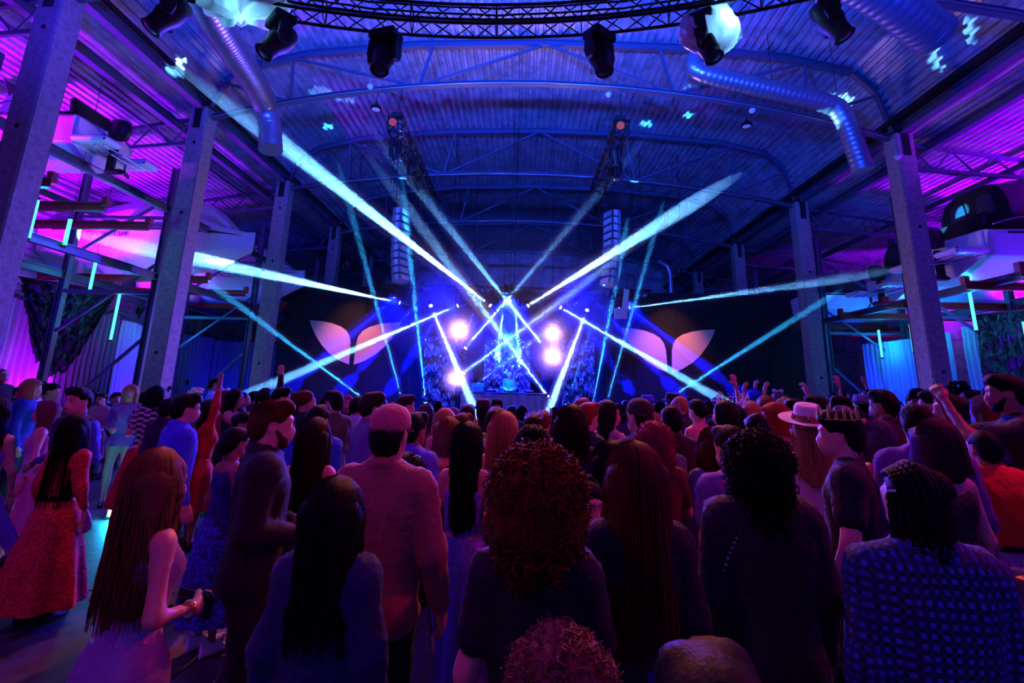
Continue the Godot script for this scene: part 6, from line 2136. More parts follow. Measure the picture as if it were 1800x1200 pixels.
func braid_rows(out: Array, ht: Transform3D, length: float) -> void:
	for i in 13:
		var a := lerpf(-1.2, 1.2, i / 12.0)
		var g := Geo.new()
		var path := []
		for k in 46:
			var u := k / 45.0
			var p: Vector3
			var az := a * 1.3
			if u < 0.5:
				var b := u / 0.5
				var ang := lerpf(-0.72, 1.5, b)
				p = Vector3(0.086 * sin(az) * (0.35 + 0.65 * sin(PI * minf(1.0, b * 0.5 + 0.12))), 0.04 + 0.098 * cos(ang) * (1.0 - 0.35 * absf(sin(az))), 0.02 + 0.102 * sin(ang) * (1.0 - 0.25 * absf(sin(az)) * float(ang > 0.0)))
			else:
				var v := (u - 0.5) / 0.5
				p = Vector3(0.086 * sin(az) * lerpf(0.98, 1.04, v), lerpf(0.045, -length * (1.0 - 0.1 * (i % 3)), v), 0.022 + 0.104 * maxf(cos(az), 0.12) * lerpf(0.98, 0.92, v))
			var s := 1.0 + 0.0 * u
			path.push_back(ht * (p * s + Vector3(0.0025 * sin(k * 2.2), 0.0, 0.0025 * cos(k * 2.2))))
		# plaited bumps
		var rings := []
		var up := Vector3.ZERO
		for k in path.size():
			var dd: Vector3 = ((path[mini(k + 1, 45)] as Vector3) - (path[maxi(k - 1, 0)] as Vector3)).normalized()
			up = (up - dd * up.dot(dd) if up != Vector3.ZERO else dd.cross(Vector3(0.3, 1, 0.1))).normalized()
			var w := dd.cross(up)
			var r := 0.0105 * (1.0 + 0.22 * sin(k * 2.4)) * (1.0 if k < 40 else (46 - k) / 6.0)
			var ring := []
			for j in 6:
				var an := TAU * j / 6.0
				ring.push_back(path[k] + (up * cos(an) + w * sin(an)) * r)
			rings.push_back(ring)
		g.loft(rings)
		out.push_back(["braid", g, false])

# ---------------------------------------------------------------- what people wear and hold
func extras(t: Node3D, q: Dictionary, ht: Transform3D, hands: Array, sc: float, d: float) -> void:
	for e: String in q.get("extra", []):
		var g := Geo.new()
		var hb := ht.basis
		match e:
			"cap", "capback":
				var s := 1.0
				g.lathe([Vector2(0.094, 0.0), Vector2(0.099, 0.02), Vector2(0.094, 0.06), Vector2(0.072, 0.094), Vector2(0.035, 0.112), Vector2(0.006, 0.118)], ht * Vector3(0, 0.035, 0.012), hb * Basis(Vector3.RIGHT, 0.1) * Basis.from_scale(Vector3(0.98, 1.0, 1.12)), 24)
				var o := part("cap", g, cloth(q.get("hatc", Color(0.7, 0.4, 0.42)), "plain"), t)
				var br := Geo.new()
				var rings := []
				for i in 7:
					var u := i / 6.0
					var ring := []
					for k in 14:
						var a := TAU * k / 14.0
						ring.push_back(ht * Vector3(cos(a) * 0.078 * sqrt(1.0 - pow(u * 0.93, 2.4)), 0.042 - 0.02 * u - absf(cos(a)) * 0.014 + sin(a) * 0.003, -0.08 - u * 0.085))
					rings.push_back(ring)
				br.loft(rings)
				part("peak", br, cloth(q.get("hatc", Color(0.7, 0.4, 0.42)), "plain"), o)
				var st := Geo.new()
				st.tube([ht * Vector3(-0.075, 0.03, 0.07), ht * Vector3(-0.04, 0.026, 0.108), ht * Vector3(0.04, 0.026, 0.108), ht * Vector3(0.075, 0.03, 0.07)], 0.01, 6)
				part("strap", st, cloth(Color(0.35, 0.2, 0.2), "plain"), o)
				var bk := Geo.new()
				bk.lathe([Vector2(0.012, 0.0), Vector2(0.011, 0.006), Vector2(0.002, 0.007)], ht * Vector3(0, 0.15, 0.012), hb, 10)
				part("button", bk, cloth(q.get("hatc", Color(0.7, 0.4, 0.42)), "plain"), o)
			"fedora", "studhat", "sombrero", "tilthat":
				var w := {"fedora": 0.135, "studhat": 0.145, "sombrero": 0.24, "tilthat": 0.2}[e] as float
				var tb := hb * (Basis(Vector3.RIGHT, 0.42) if e == "tilthat" else Basis(Vector3.RIGHT, 0.1))
				var at := ht * Vector3(0, 0.055, 0.03 if e == "tilthat" else 0.015)
				g.lathe([Vector2(w, 0.012), Vector2(w + 0.004, 0.016), Vector2(w - 0.01, 0.014), Vector2(0.105, 0.004), Vector2(0.1, 0.03), Vector2(0.094, 0.09), Vector2(0.08, 0.118), Vector2(0.05, 0.115), Vector2(0.006, 0.1)], at, tb * Basis.from_scale(Vector3(0.95, 1, 1.08)), 28)
				g.lathe([Vector2(w - 0.004, 0.008), Vector2(0.1, -0.002), Vector2(0.09, -0.004)], at, tb * Basis.from_scale(Vector3(0.95, 1, 1.08)), 28)
				var o := part("hat", g, cloth(q.get("hatc", Color(0.1, 0.07, 0.06)), "plain"), t)
				var bd := Geo.new()
				bd.lathe([Vector2(0.107, 0.006), Vector2(0.104, 0.03), Vector2(0.1, 0.03)], at, tb * Basis.from_scale(Vector3(0.95, 1, 1.08)), 28)
				part("hat_band", bd, cloth(Color(0.03, 0.03, 0.03), "plain"), o)
				if e == "studhat":
					for k in 14:
						var sg := Geo.new()
						var a := TAU * k / 14.0
						sg.ball(at + tb * Vector3(cos(a) * 0.101, 0.018, sin(a) * 0.115), Vector3.ONE * 0.009, 8, 5)
						part("stud", sg, M.galv, o)
			"headwrap":
				g.ball(ht * Vector3(0, 0.055, 0.02), Vector3(0.098, 0.095, 0.115), 18, 12)
				for k in 4: g.tube([ht * Vector3(-0.095, 0.02 + k * 0.025, 0.0), ht * Vector3(0, 0.07 + k * 0.03, -0.095 + k * 0.02), ht * Vector3(0.095, 0.02 + k * 0.025, 0.0)], 0.02, 8)
				part("head_wrap", g, cloth(q.get("hatc", Color(0.8, 0.8, 0.85)), "plain"), t)
			"glasses":
				for s in [-1.0, 1.0]:
					var ring := []
					for k in 13: ring.push_back(ht * Vector3(0.032 * s + cos(TAU * k / 12.0) * 0.022, 0.006 + sin(TAU * k / 12.0) * 0.018, -0.1))
					g.tube(ring, 0.0022, 5)
					g.tube([ht * Vector3(0.055 * s, 0.012, -0.098), ht * Vector3(0.078 * s, 0.01, -0.01), ht * Vector3(0.08 * s, -0.01, 0.015)], 0.0022, 5)
				g.tube([ht * Vector3(-0.011, 0.01, -0.102), ht * Vector3(0.011, 0.01, -0.102)], 0.0022, 5)
				part("glasses", g, M.black, t)
			"beard":
				var f := Field.new(Vector3(-0.09, -0.15, -0.13), Vector3(0.09, 0.02, 0.04), 0.011, 85.0)
				f.cap(Vector3(-0.062, -0.03, -0.015), Vector3(-0.035, -0.085, -0.05), 0.016, 0.022)
				f.cap(Vector3(0.062, -0.03, -0.015), Vector3(0.035, -0.085, -0.05), 0.016, 0.022)
				f.cap(Vector3(-0.03, -0.098, -0.06), Vector3(0.03, -0.098, -0.06), 0.024, 0.024)
				f.surface(g, ht)
				part("beard", g, hair_mat(q.get("hc", Color(0.05, 0.035, 0.03))), t)
			"flowers":
				var o := Node3D.new()
				o.name = "flower_headpiece"
				t.add_child(o)
				for k in 11:
					var fg := Geo.new()
					var a := TAU * k / 8.0
					var c := ht * (Vector3(cos(a) * 0.1, 0.14 + 0.03 * sin(k * 2.0), 0.03 + sin(a) * 0.07) if k < 8 else Vector3((k - 9) * 0.07, 0.18, 0.03))
					for j in 9:
						var b := TAU * j / 5.0 + k
						var n := Vector3(cos(b) * (0.8 if j < 5 else 0.3), 0.5 + 0.5 * float(j >= 5), sin(b) * (0.8 if j < 5 else 0.3)).normalized()
						fg.ball(c + n * 0.026, Vector3(0.024, 0.017, 0.024), 8, 5)
					part("flower", fg, cloth(Color(0.95, 0.9, 0.75), "plain"), o)
			"sprigs":
				for k in 26:
					var a := rng.randf() * TAU
					var p := ht * Vector3(cos(a) * 0.085, 0.09, 0.02 + sin(a) * 0.09)
					var e2 := p + Vector3(cos(a) * 0.07, rng.randf_range(0.05, 0.15), sin(a) * 0.07)
					g.tube([p, e2], 0.0025, 4)
					for j in 3: g.ball(e2 + Vector3(rng.randf_range(-0.025, 0.025), rng.randf_range(-0.03, 0.03), rng.randf_range(-0.025, 0.025)), Vector3.ONE * 0.008, 6, 4)
				part("sprig_headpiece", g, M.white, t).set_meta("kind", "stuff")
			"baubles":
				for k in 22:
					var a := TAU * k / 8.0
					g.ball(ht * Vector3(cos(a) * (0.13 - 0.03 * (k / 8)), 0.08 + 0.055 * (k / 8), 0.02 + sin(a) * (0.13 - 0.03 * (k / 8))), Vector3.ONE * 0.034, 10, 7)
				part("bauble_headpiece", g, mat(Color(0.1, 0.1, 0.12), 0.08, 0.9), t).set_meta("kind", "stuff")
			"crown", "tiara":
				for k in (16 if e == "crown" else 9):
					var a := TAU * k / 16.0 - (0.0 if e == "crown" else 2.8)
					var p := Vector3(cos(a) * 0.088, 0.088, 0.005 + sin(a) * 0.1)
					g.lathe([Vector2(0.012, 0.0), Vector2(0.008, 0.025 + 0.02 * (k % 2)), Vector2(0.001, 0.05 + 0.03 * (k % 2))], ht * p, hb, 6)
				var ring := []
				for k in 21: ring.push_back(ht * Vector3(cos(TAU * k / 20.0) * 0.089, 0.085, 0.005 + sin(TAU * k / 20.0) * 0.102))
				g.tube(ring, 0.006, 6)
				part(e, g, mat(Color(0.8, 0.6, 0.3), 0.25, 0.9) if e == "crown" else M.galv, t)
			"bow":
				for s in [-1.0, 1.0]:
					g.ball(ht * Vector3(0.055 * s, 0.15, 0.01), Vector3(0.04, 0.032, 0.018), 10, 7)
				g.ball(ht * Vector3(0, 0.148, 0.01), Vector3(0.016, 0.016, 0.018), 8, 6)
				part("hair_bow", g, M.white, t)
			"earring":
				for s in [-1.0, 1.0]: g.lathe([Vector2(0.003, -0.035), Vector2(0.008, -0.02), Vector2(0.002, 0.0)], ht * Vector3(0.083 * s, -0.04, 0.008), hb, 8)
				part("earring", g, M.galv, t)
			"bracelet":
				g.lathe([Vector2(0.03, -0.006), Vector2(0.034, 0.0), Vector2(0.03, 0.006)], hands[1] * Vector3(0, 0.03, 0), (hands[1] as Transform3D).basis, 14)
				part("bracelet", g, mat(Color(0.85, 0.75, 0.6), 0.25, 0.9), t)
			"belt":
				var rings := []
				for y in [0.995, 1.03]:
					var ring := []
					for k in 30: ring.push_back(Vector3(cos(TAU * k / 30.0) * 0.178, y, sin(TAU * k / 30.0) * 0.135 + 0.006) * sc)
					rings.push_back(ring)
				g.loft(rings)
				part("belt", g, M.black, t)
			"studs":
				for k in 22:
					var u := k / 21.0
					g.ball(Vector3(-0.05 - 0.2 * u, 1.5 - 0.12 * u - 0.25 * u * u, 0.06 + 0.05 * sin(u * 3.0)) * sc, Vector3.ONE * 0.008, 6, 4)
				part("studded_seam", g, M.galv, t).set_meta("kind", "stuff")
			"headphones":
				var band := []
				for k in 13:
					var a := PI * k / 12.0
					band.push_back(ht * Vector3(cos(a) * 0.098, 0.02 + sin(a) * 0.115, 0.01))
				g.tube(band, 0.01, 6)
				for s in [-1.0, 1.0]: g.lathe([Vector2(0.02, -0.02), Vector2(0.04, -0.012), Vector2(0.042, 0.012), Vector2(0.02, 0.02)], ht * Vector3(0.092 * s, 0.0, 0.01), hb * Basis(Vector3.BACK, PI / 2), 14)
				part("headphones", g, M.black, t)
			"backpack":
				g.box(Vector3(0, 1.2, 0.2) * sc, Vector3(0.3, 0.42, 0.14), Basis.IDENTITY, 0.05)
				part("backpack", g, M.dark_canvas, t)
			"flower":
				for j in 7: g.ball(ht * (Vector3(-0.1, -0.14, 0.02) + Vector3(cos(j * 0.9), sin(j * 0.9), 0.3) * 0.03), Vector3(0.026, 0.02, 0.02), 8, 5)
				part("flower", g, cloth(Color(0.6, 0.9, 0.1), "plain"), t)
	var holds: Dictionary = q.get("holds", {})
	for side in holds:
		var hf: Transform3D = t.transform * (hands[0 if side == "l" else 1] as Transform3D)
		var at: Vector3 = hf * Vector3(-0.045 if side == "r" else 0.045, -0.085, 0.0)
		if hf.basis.determinant() < 0.0: at = hf * Vector3(-0.045, -0.085, 0.0)
		var h: Array = holds[side]
		match h[0]:
			"cup":
				var o := thing("cup", h[1], "cup", at + Vector3(0, -0.045, 0), 0.0, "drinks in hands")
				var g := Geo.new()
				g.lathe([Vector2(0.03, 0.0), Vector2(0.031, 0.004), Vector2(0.042, 0.108), Vector2(0.045, 0.112), Vector2(0.041, 0.112), Vector2(0.038, 0.09)], Vector3.ZERO, Basis.IDENTITY, 18)
				part("cup_wall", g, mat(Color(0.85, 0.82, 0.86), 0.35, 0.0, {"backlight_enabled": true, "backlight": Color(0.3, 0.3, 0.3)}), o)
				var dk := Geo.new()
				dk.lathe([Vector2(0.039, 0.088), Vector2(0.02, 0.09), Vector2(0.001, 0.09)], Vector3.ZERO, Basis.IDENTITY, 18)
				part("drink", dk, mat(Color(0.5, 0.3, 0.15), 0.1), o)
			"phone":
				var o := thing("phone", h[1], "phone", at + Vector3(0, 0.03, 0), 0.0, "phones in hands")
				o.basis = Basis(Vector3.UP, t.rotation.y) * Basis(Vector3.RIGHT, -0.25)
				var g := Geo.new()
				g.box(Vector3.ZERO, Vector3(0.074, 0.15, 0.009), Basis.IDENTITY, 0.004)
				part("case", g, M.black, o)
				var s := Geo.new()
				s.box(Vector3(0, 0, 0.0048), Vector3(0.067, 0.14, 0.001))
				part("screen", s, glow(h[2] if h.size() > 2 else Color(0.4, 0.6, 1.0), 0.6 if h.size() > 2 else 0.12), o)
			"clutch":
				var o := thing("clutch_bag", h[1], "bag", at, t.rotation.y)
				var g := Geo.new()
				g.box(Vector3.ZERO, Vector3(0.2, 0.1, 0.035), Basis.IDENTITY, 0.015)
				part("pouch", g, M.dark_canvas, o)
				var fl := Geo.new()
				fl.box(Vector3(0, 0.022, 0.02), Vector3(0.19, 0.055, 0.006), Basis.IDENTITY, 0.002)
				part("flap", fl, M.black, o)
# ---------------------------------------------------------------- everyone
func crowd() -> void:
	cloth_noise.seed = 4
	cloth_noise.frequency = 1.0
	people = [
		{at = Vector3(0.10, 0, -1.27), h = 1.30, d = 1.3, yaw = 0, sex = "f", hair = "curly", hc = Color(0.5, 0.3, 0.26), top = ["tee", Color(0.2, 0.1, 0.15), "plain"], skin = Color(0.8, 0.56, 0.48), puff = 0.04, len = 0.25, curls = 1000, curl_r = 0.0026, label = "person with pale tousled curls, only the crown of the head showing at the front"},
		{at = Vector3(0.32, 0, -0.94), h = 1.40, d = 0.9, yaw = 0, hair = "tousle", hc = Color(0.025, 0.02, 0.02), top = ["tee", Color(0.04, 0.04, 0.05), "plain"], label = "person with dark tousled hair barely showing, in front of the black studded jacket"},
		{at = Vector3(0.06, 0, -1.72), h = 1.63, d = 1.7, yaw = 0, sex = "f", hair = "curly", hc = Color(0.38, 0.15, 0.06), top = ["tee", Color(0.022, 0.022, 0.028), "plain"], skin = Color(0.8, 0.56, 0.48), puff = 0.062, len = 0.26, curls = 900, label = "person with a big brown curly mop in a black top, seen from behind"},
		{at = Vector3(-0.67, 0, -2.01), h = 1.48, d = 2.0, yaw = 3, sex = "f", hair = "long", hc = Color(0.025, 0.02, 0.02), top = ["jacket", Color(0.07, 0.11, 0.3), "plain"], bottom = ["skirt", Color(0.05, 0.03, 0.05), "plain"], len = 0.42, wide = 1.1, hemline = 0.4, label = "person with long black hair in a blue denim jacket, in front of the salmon shirt"},
		{at = Vector3(-1.48, 0, -2.21), h = 1.54, d = 2.2, yaw = 25, sex = "f", hair = "wavy", hc = Color(0.4, 0.26, 0.14), top = ["strap", Color(0.55, 0.36, 0.62), "satin"], bottom = ["skirt", Color(0.5, 0.32, 0.6), "satin"], skin = Color(0.8, 0.56, 0.48), holds = {r = ["clutch", "dark clutch bag held by the person in the lilac strap dress"]}, len = 0.5, wide = 1.15, ar = "bent", hemline = 0.12, flare = 0.3, extra = ["bracelet"], label = "person with long wavy light-brown hair in a lilac strap dress, holding a dark clutch"},
		{at = Vector3(1.33, 0, -1.87), h = 1.62, d = 1.9, yaw = 5, hair = "braids", hc = Color(0.025, 0.02, 0.02), top = ["shirt", Color(0.2, 0.3, 0.75), "check"], skin = Color(0.58, 0.38, 0.29), len = 0.2, ar = "hang", label = "person with black cornrow braids to the neck in a blue and black checked shirt"},
		{at = Vector3(1.02, 0, -2.34), h = 1.67, d = 2.3, yaw = 0, hair = "curly", hc = Color(0.025, 0.02, 0.02), top = ["jacket", Color(0.035, 0.03, 0.07), "plain"], skin = Color(0.58, 0.38, 0.29), puff = 0.04, len = 0.3, curls = 1000, extra = ["studs"], label = "person with a large black curly mop in a dark jacket with a studded shoulder seam"},
		{at = Vector3(0.44, 0, -2.08), h = 1.63, d = 2.1, yaw = -8, sex = "f", hair = "long", hc = Color(0.28, 0.1, 0.05), top = ["jacket", Color(0.022, 0.022, 0.028), "plain"], bottom = ["skirt", Color(0.12, 0.14, 0.65), "lace"], skin = Color(0.8, 0.56, 0.48), len = 0.55, wide = 1.15, strands = 260, hemline = 0.52, flare = 0.3, pleats = 7, al = "chest", label = "person with very long straight auburn hair, black sleeves and a ruffled blue skirt"},
		{at = Vector3(0.51, 0, -3.03), h = 1.55, d = 3.0, yaw = 0, sex = "f", hair = "long", hc = Color(0.025, 0.02, 0.02), top = ["tee", Color(0.022, 0.022, 0.028), "plain"], len = 0.45, label = "person with long black hair half hidden behind the long auburn hair"},
		{at = Vector3(0.30, 0, -2.56), h = 1.43, d = 2.6, yaw = 150, sex = "f", hair = "long", hc = Color(0.06, 0.035, 0.025), top = ["tank", Color(0.5, 0.1, 0.3), "plain"], skin = Color(0.8, 0.56, 0.48), len = 0.2, label = "pink-lit face turned this way between the brown curly mop and the auburn hair"},
		{at = Vector3(-0.62, 0, -2.54), h = 1.74, d = 2.5, yaw = 10, hair = "short", hc = Color(0.06, 0.035, 0.025), top = ["shirt", Color(0.58, 0.34, 0.31), "plain"], bottom = ["trousers", Color(0.025, 0.025, 0.03), "plain"], skin = Color(0.8, 0.56, 0.48), extra = ["cap"], hatc = Color(0.72, 0.38, 0.4), ar = "hang", label = "broad person in a salmon button shirt and pink baseball cap, seen from behind"},
		{at = Vector3(-1.38, 0, -2.92), h = 1.75, d = 2.9, yaw = 62, hair = "short", hc = Color(0.28, 0.1, 0.05), top = ["jacket", Color(0.022, 0.022, 0.028), "plain"], bottom = ["trousers", Color(0.022, 0.022, 0.028), "plain"], skin = Color(0.8, 0.56, 0.48), extra = ["beard"], al = "bent", ar = "bent", label = "bearded person in a black suit with auburn swept-back hair, in profile"},
		{at = Vector3(0.89, 0, -3.55), h = 1.64, d = 3.6, yaw = -5, sex = "f", hair = "curly", hc = Color(0.55, 0.05, 0.22), top = ["tee", Color(0.35, 0.04, 0.05), "plain"], bottom = ["skirt", Color(0.35, 0.03, 0.03), "plain"], skin = Color(0.8, 0.56, 0.48), puff = 0.035, len = 0.27, curls = 420, al = "down", ar = "wave", hemline = 0.4, extra = ["bracelet"], label = "person with curly magenta hair and a red top, one open hand held up"},
		{at = Vector3(1.25, 0, -3.18), h = 1.66, d = 3.2, yaw = -15, hair = "short", hc = Color(0.12, 0.06, 0.035), top = ["tee", Color(0.5, 0.3, 0.6), "plain"], bottom = ["trousers", Color(0.06, 0.09, 0.2), "plain"], skin = Color(0.8, 0.56, 0.48), label = "person with cropped brown hair and a bare pink nape in a purple t-shirt"},
		{at = Vector3(1.84, 0, -3.07), h = 1.77, d = 3.1, yaw = -55, hair = "short", hc = Color(0.025, 0.02, 0.02), top = ["tee", Color(0.022, 0.022, 0.028), "plain"], bottom = ["trousers", Color(0.1, 0.13, 0.42), "plain"], skin = Color(0.8, 0.56, 0.48), extra = ["crown"], al = "hang", ar = "hang", label = "person in a black t-shirt and blue jeans wearing a gold leaf crown, in profile"},
		{at = Vector3(2.37, 0, -3.09), h = 1.72, d = 3.1, yaw = -12, sex = "f", hair = "bob", hc = Color(0.2, 0.08, 0.14), top = ["tank", Color(0.04, 0.03, 0.05), "plain"], skin = Color(0.8, 0.56, 0.48), label = "person with a straight purple-brown bob in a dark top, beside the floral purple shirt"},
		{at = Vector3(2.61, 0, -3.53), h = 1.81, d = 3.5, yaw = 32, hair = "short", hc = Color(0.06, 0.035, 0.025), top = ["shirt", Color(0.5, 0.16, 0.6), "lace"], skin = Color(0.8, 0.56, 0.48), label = "person in a shiny purple lace-patterned shirt with a red-lit neck"},
		{at = Vector3(3.16, 0, -3.70), h = 1.66, d = 3.7, yaw = 4, hair = "crop", hc = Color(0.025, 0.02, 0.02), top = ["sweat", Color(0.95, 0.16, 0.02), "plain"], bottom = ["trousers", Color(0.75, 0.62, 0.8), "plain"], skin = Color(0.58, 0.38, 0.29), extra = ["belt"], al = "down", ar = "down", hem = 0.98, label = "person in a bright orange jacket and pale trousers with a black belt"},
		{at = Vector3(3.64, 0, -3.97), h = 2.06, d = 4.0, yaw = -58, hair = "short", hc = Color(0.025, 0.02, 0.02), top = ["tee", Color(0.022, 0.022, 0.028), "plain"], bottom = ["trousers", Color(0.022, 0.022, 0.028), "plain"], skin = Color(0.58, 0.38, 0.29), holds = {l = ["phone", "phone held up by the very tall person in black"]}, extra = ["beard"], al = "photo", ar = "photo", label = "very tall bearded person all in black, holding a phone up to film"},
		{at = Vector3(3.63, 0, -4.49), h = 1.63, d = 4.5, yaw = 175, sex = "f", hair = "bun", hc = Color(0.06, 0.035, 0.025), top = ["jacket", Color(0.5, 0.2, 0.32), "plain"], skin = Color(0.8, 0.56, 0.48), extra = ["earring"], label = "laughing person facing this way in a pink blazer beside the orange jacket"},
		{at = Vector3(3.06, 0, -3.19), h = 1.36, d = 3.2, yaw = -20, sex = "f", hair = "long", hc = Color(0.06, 0.035, 0.025), top = ["sleevedress", Color(0.5, 0.18, 0.4), "sequin"], skin = Color(0.8, 0.56, 0.48), holds = {l = ["cup", "pale cup held low by the person in the sparkling pink dress"]}, al = "bent", hemline = 0.3, label = "person at the frame edge in a sparkling pink dress holding a cup low"},
		{at = Vector3(-3.75, 0, -4.45), h = 1.52, d = 4.4, yaw = 5, sex = "f", hair = "long", hc = Color(0.025, 0.02, 0.02), top = ["sleevedress", Color(0.9, 0.6, 0.6), "floral"], skin = Color(0.8, 0.56, 0.48), len = 0.62, wide = 1.25, hemline = 0.16, flare = 0.36, pleats = 8, label = "person with long black hair in a long red floral dress, seen from behind"},
		{at = Vector3(-4.14, 0, -4.90), h = 1.77, d = 4.9, yaw = -165, hair = "short", hc = Color(0.06, 0.035, 0.025), top = ["vest", Color(0.022, 0.022, 0.028), "plain"], bottom = ["trousers", Color(0.08, 0.1, 0.3), "plain"], skin = Color(0.8, 0.56, 0.48), shirt = Color(0.22, 0.3, 0.75), al = "bent", ar = "bent", look = -12, extra = ["bracelet"], label = "person with dark swept hair facing this way, black waistcoat over a blue shirt"},
		{at = Vector3(-5.21, 0, -5.77), h = 1.60, d = 5.8, yaw = -118, sex = "f", hair = "long", hc = Color(0.4, 0.16, 0.18), top = ["tank", Color(0.75, 0.5, 0.6), "plain"], bottom = ["skirt", Color(0.75, 0.45, 0.6), "plain"], skin = Color(0.8, 0.56, 0.48), len = 0.4, hemline = 0.3, label = "person with pink-lit straight hair in a pale dress, in profile towards the frame edge"},
		{at = Vector3(-7.08, 0, -7.47), h = 1.84, d = 7.5, yaw = 60, sex = "f", hair = "bob", hc = Color(0.65, 0.35, 0.25), top = ["jacket", Color(0.03, 0.12, 0.55), "plain"], bottom = ["trousers", Color(0.022, 0.022, 0.028), "plain"], skin = Color(0.8, 0.56, 0.48), ar = "down", label = "person with a blonde bob in a blue blazer and black trousers near the standing table"},
		{at = Vector3(-9.81, 0, -9.70), h = 2.02, d = 9.7, yaw = 100, hair = "crop", hc = Color(0.025, 0.02, 0.02), top = ["jacket", Color(0.022, 0.022, 0.028), "plain"], label = "person in a dark suit behind the bottle on the standing table"},
		{at = Vector3(-9.18, 0, -9.50), h = 1.71, d = 9.5, yaw = 90, hair = "crop", hc = Color(0.025, 0.02, 0.02), top = ["jacket", Color(0.022, 0.022, 0.028), "plain"], label = "small dark figure standing far back against the violet drape"},
		{at = Vector3(-8.28, 0, -8.91), h = 1.81, d = 8.9, yaw = 70, sex = "f", hair = "long", hc = Color(0.06, 0.035, 0.025), top = ["tank", Color(0.6, 0.08, 0.06), "plain"], len = 0.3, label = "person with dark hair in a red top just beyond the blue blazer"},
		{at = Vector3(-7.43, 0, -8.20), h = 1.78, d = 8.2, yaw = 80, sex = "f", hair = "bun", hc = Color(0.06, 0.035, 0.025), top = ["blouse", Color(0.3, 0.1, 0.2), "plain"], label = "person with pinned dark hair in a maroon blouse beyond the blue blazer"},
		{at = Vector3(-7.88, 0, -9.80), h = 1.62, d = 9.8, yaw = 165, sex = "f", hair = "bun", hc = Color(0.12, 0.06, 0.035), top = ["tee", Color(0.6, 0.5, 0.5), "plain"], bottom = ["skirt", Color(0.3, 0.08, 0.12), "plain"], seated = true, al = "sit", ar = "sit", label = "person sitting on the green sofa with hands together"},
		{at = Vector3(-6.23, 0, -8.31), h = 1.79, d = 8.3, yaw = 150, sex = "f", hair = "wavy", hc = Color(0.62, 0.45, 0.26), top = ["sleevedress", Color(0.6, 0.45, 0.75), "lace"], skin = Color(0.8, 0.56, 0.48), len = 0.28, al = "bent", ar = "bent", hemline = 0.86, flare = 0.24, label = "smiling blonde person in a short lilac lace dress, facing this way"},
		{at = Vector3(-5.09, 0, -7.26), h = 1.79, d = 7.3, yaw = -28, sex = "f", hair = "bob", hc = Color(0.025, 0.02, 0.02), top = ["tee", Color(0.8, 0.78, 0.8), "stripe"], bottom = ["skirt", Color(0.75, 0.09, 0.05), "plain"], skin = Color(0.8, 0.56, 0.48), hemline = 0.25, flare = 0.32, al = "bent", label = "person with a dark bob in a black and white striped top and red skirt"},
		{at = Vector3(-3.97, 0, -5.92), h = 1.66, d = 5.9, yaw = 20, hair = "short", hc = Color(0.025, 0.02, 0.02), top = ["shirt", Color(0.04, 0.05, 0.13), "plain"], label = "person in dark navy half hidden between the striped top and the bright blue shirt"},
		{at = Vector3(-2.93, 0, -4.57), h = 1.74, d = 4.6, yaw = 42, hair = "short", hc = Color(0.025, 0.02, 0.02), top = ["shirt", Color(0.2, 0.22, 0.85), "plain"], bottom = ["trousers", Color(0.12, 0.1, 0.14), "plain"], skin = Color(0.8, 0.56, 0.48), extra = ["glasses"], label = "person in a bright blue shirt and glasses, half turned away"},
		{at = Vector3(-5.23, 0, -8.41), h = 1.68, d = 8.4, yaw = 30, sex = "f", hair = "wavy", hc = Color(0.28, 0.1, 0.05), top = ["sleevedress", Color(0.6, 0.22, 0.25), "pattern"], skin = Color(0.8, 0.56, 0.48), extra = ["flowers"], len = 0.35, hemline = 0.4, label = "person with a big white flower headpiece and a pale red dress"},
		{at = Vector3(-6.19, 0, -10.50), h = 1.96, d = 10.5, yaw = 60, hair = "crop", hc = Color(0.06, 0.035, 0.025), top = ["tee", Color(0.5, 0.65, 0.95), "plain"], label = "person in a pale glowing t-shirt standing high by the dark drape"},
		{at = Vector3(-4.53, 0, -8.00), h = 1.73, d = 8.0, yaw = -70, sex = "f", hair = "wavy", hc = Color(0.28, 0.1, 0.05), top = ["sleevedress", Color(0.55, 0.08, 0.09), "plain"], extra = ["bow"], len = 0.4, label = "person with a white hair bow and a dark red dress"},
		{at = Vector3(-3.79, 0, -6.39), h = 1.64, d = 6.4, yaw = 45, sex = "f", hair = "long", hc = Color(0.12, 0.06, 0.035), top = ["sleevedress", Color(0.75, 0.16, 0.08), "plain"], skin = Color(0.58, 0.38, 0.29), ar = "high", len = 0.3, hemline = 0.45, label = "person in an orange-red dress with one arm stretched up"},
		{at = Vector3(-3.99, 0, -7.30), h = 1.77, d = 7.3, yaw = 80, sex = "f", hair = "long", hc = Color(0.025, 0.02, 0.02), top = ["tank", Color(0.03, 0.03, 0.05), "plain"], holds = {r = ["phone", "phone with a bluish screen held up by the black-haired person in profile", Color(0.4, 0.7, 1)]}, ar = "phone", len = 0.4, label = "person with long black hair in profile, holding up a lit phone"},
		{at = Vector3(-2.76, 0, -5.27), h = 1.56, d = 5.3, yaw = 75, sex = "f", hair = "bun", hc = Color(0.025, 0.02, 0.02), top = ["tank", Color(0.2, 0.1, 0.2), "plain"], skin = Color(0.58, 0.38, 0.29), look = 25, al = "chest", label = "person with tied-back dark hair and a bright forehead, looking along the crowd"},
		{at = Vector3(-2.20, 0, -4.11), h = 1.50, d = 4.1, yaw = 30, sex = "f", hair = "bun", hc = Color(0.025, 0.02, 0.02), top = ["strap", Color(0.16, 0.16, 0.6), "pattern"], bottom = ["skirt", Color(0.35, 0.35, 0.95), "pattern"], skin = Color(0.58, 0.38, 0.29), bun = Vector3(0, -0.03, 0.12), hemline = 0.25, flare = 0.27, shoes = Color(0.8, 0.8, 0.85), label = "person with a low dark bun in a long blue and white patterned dress"},
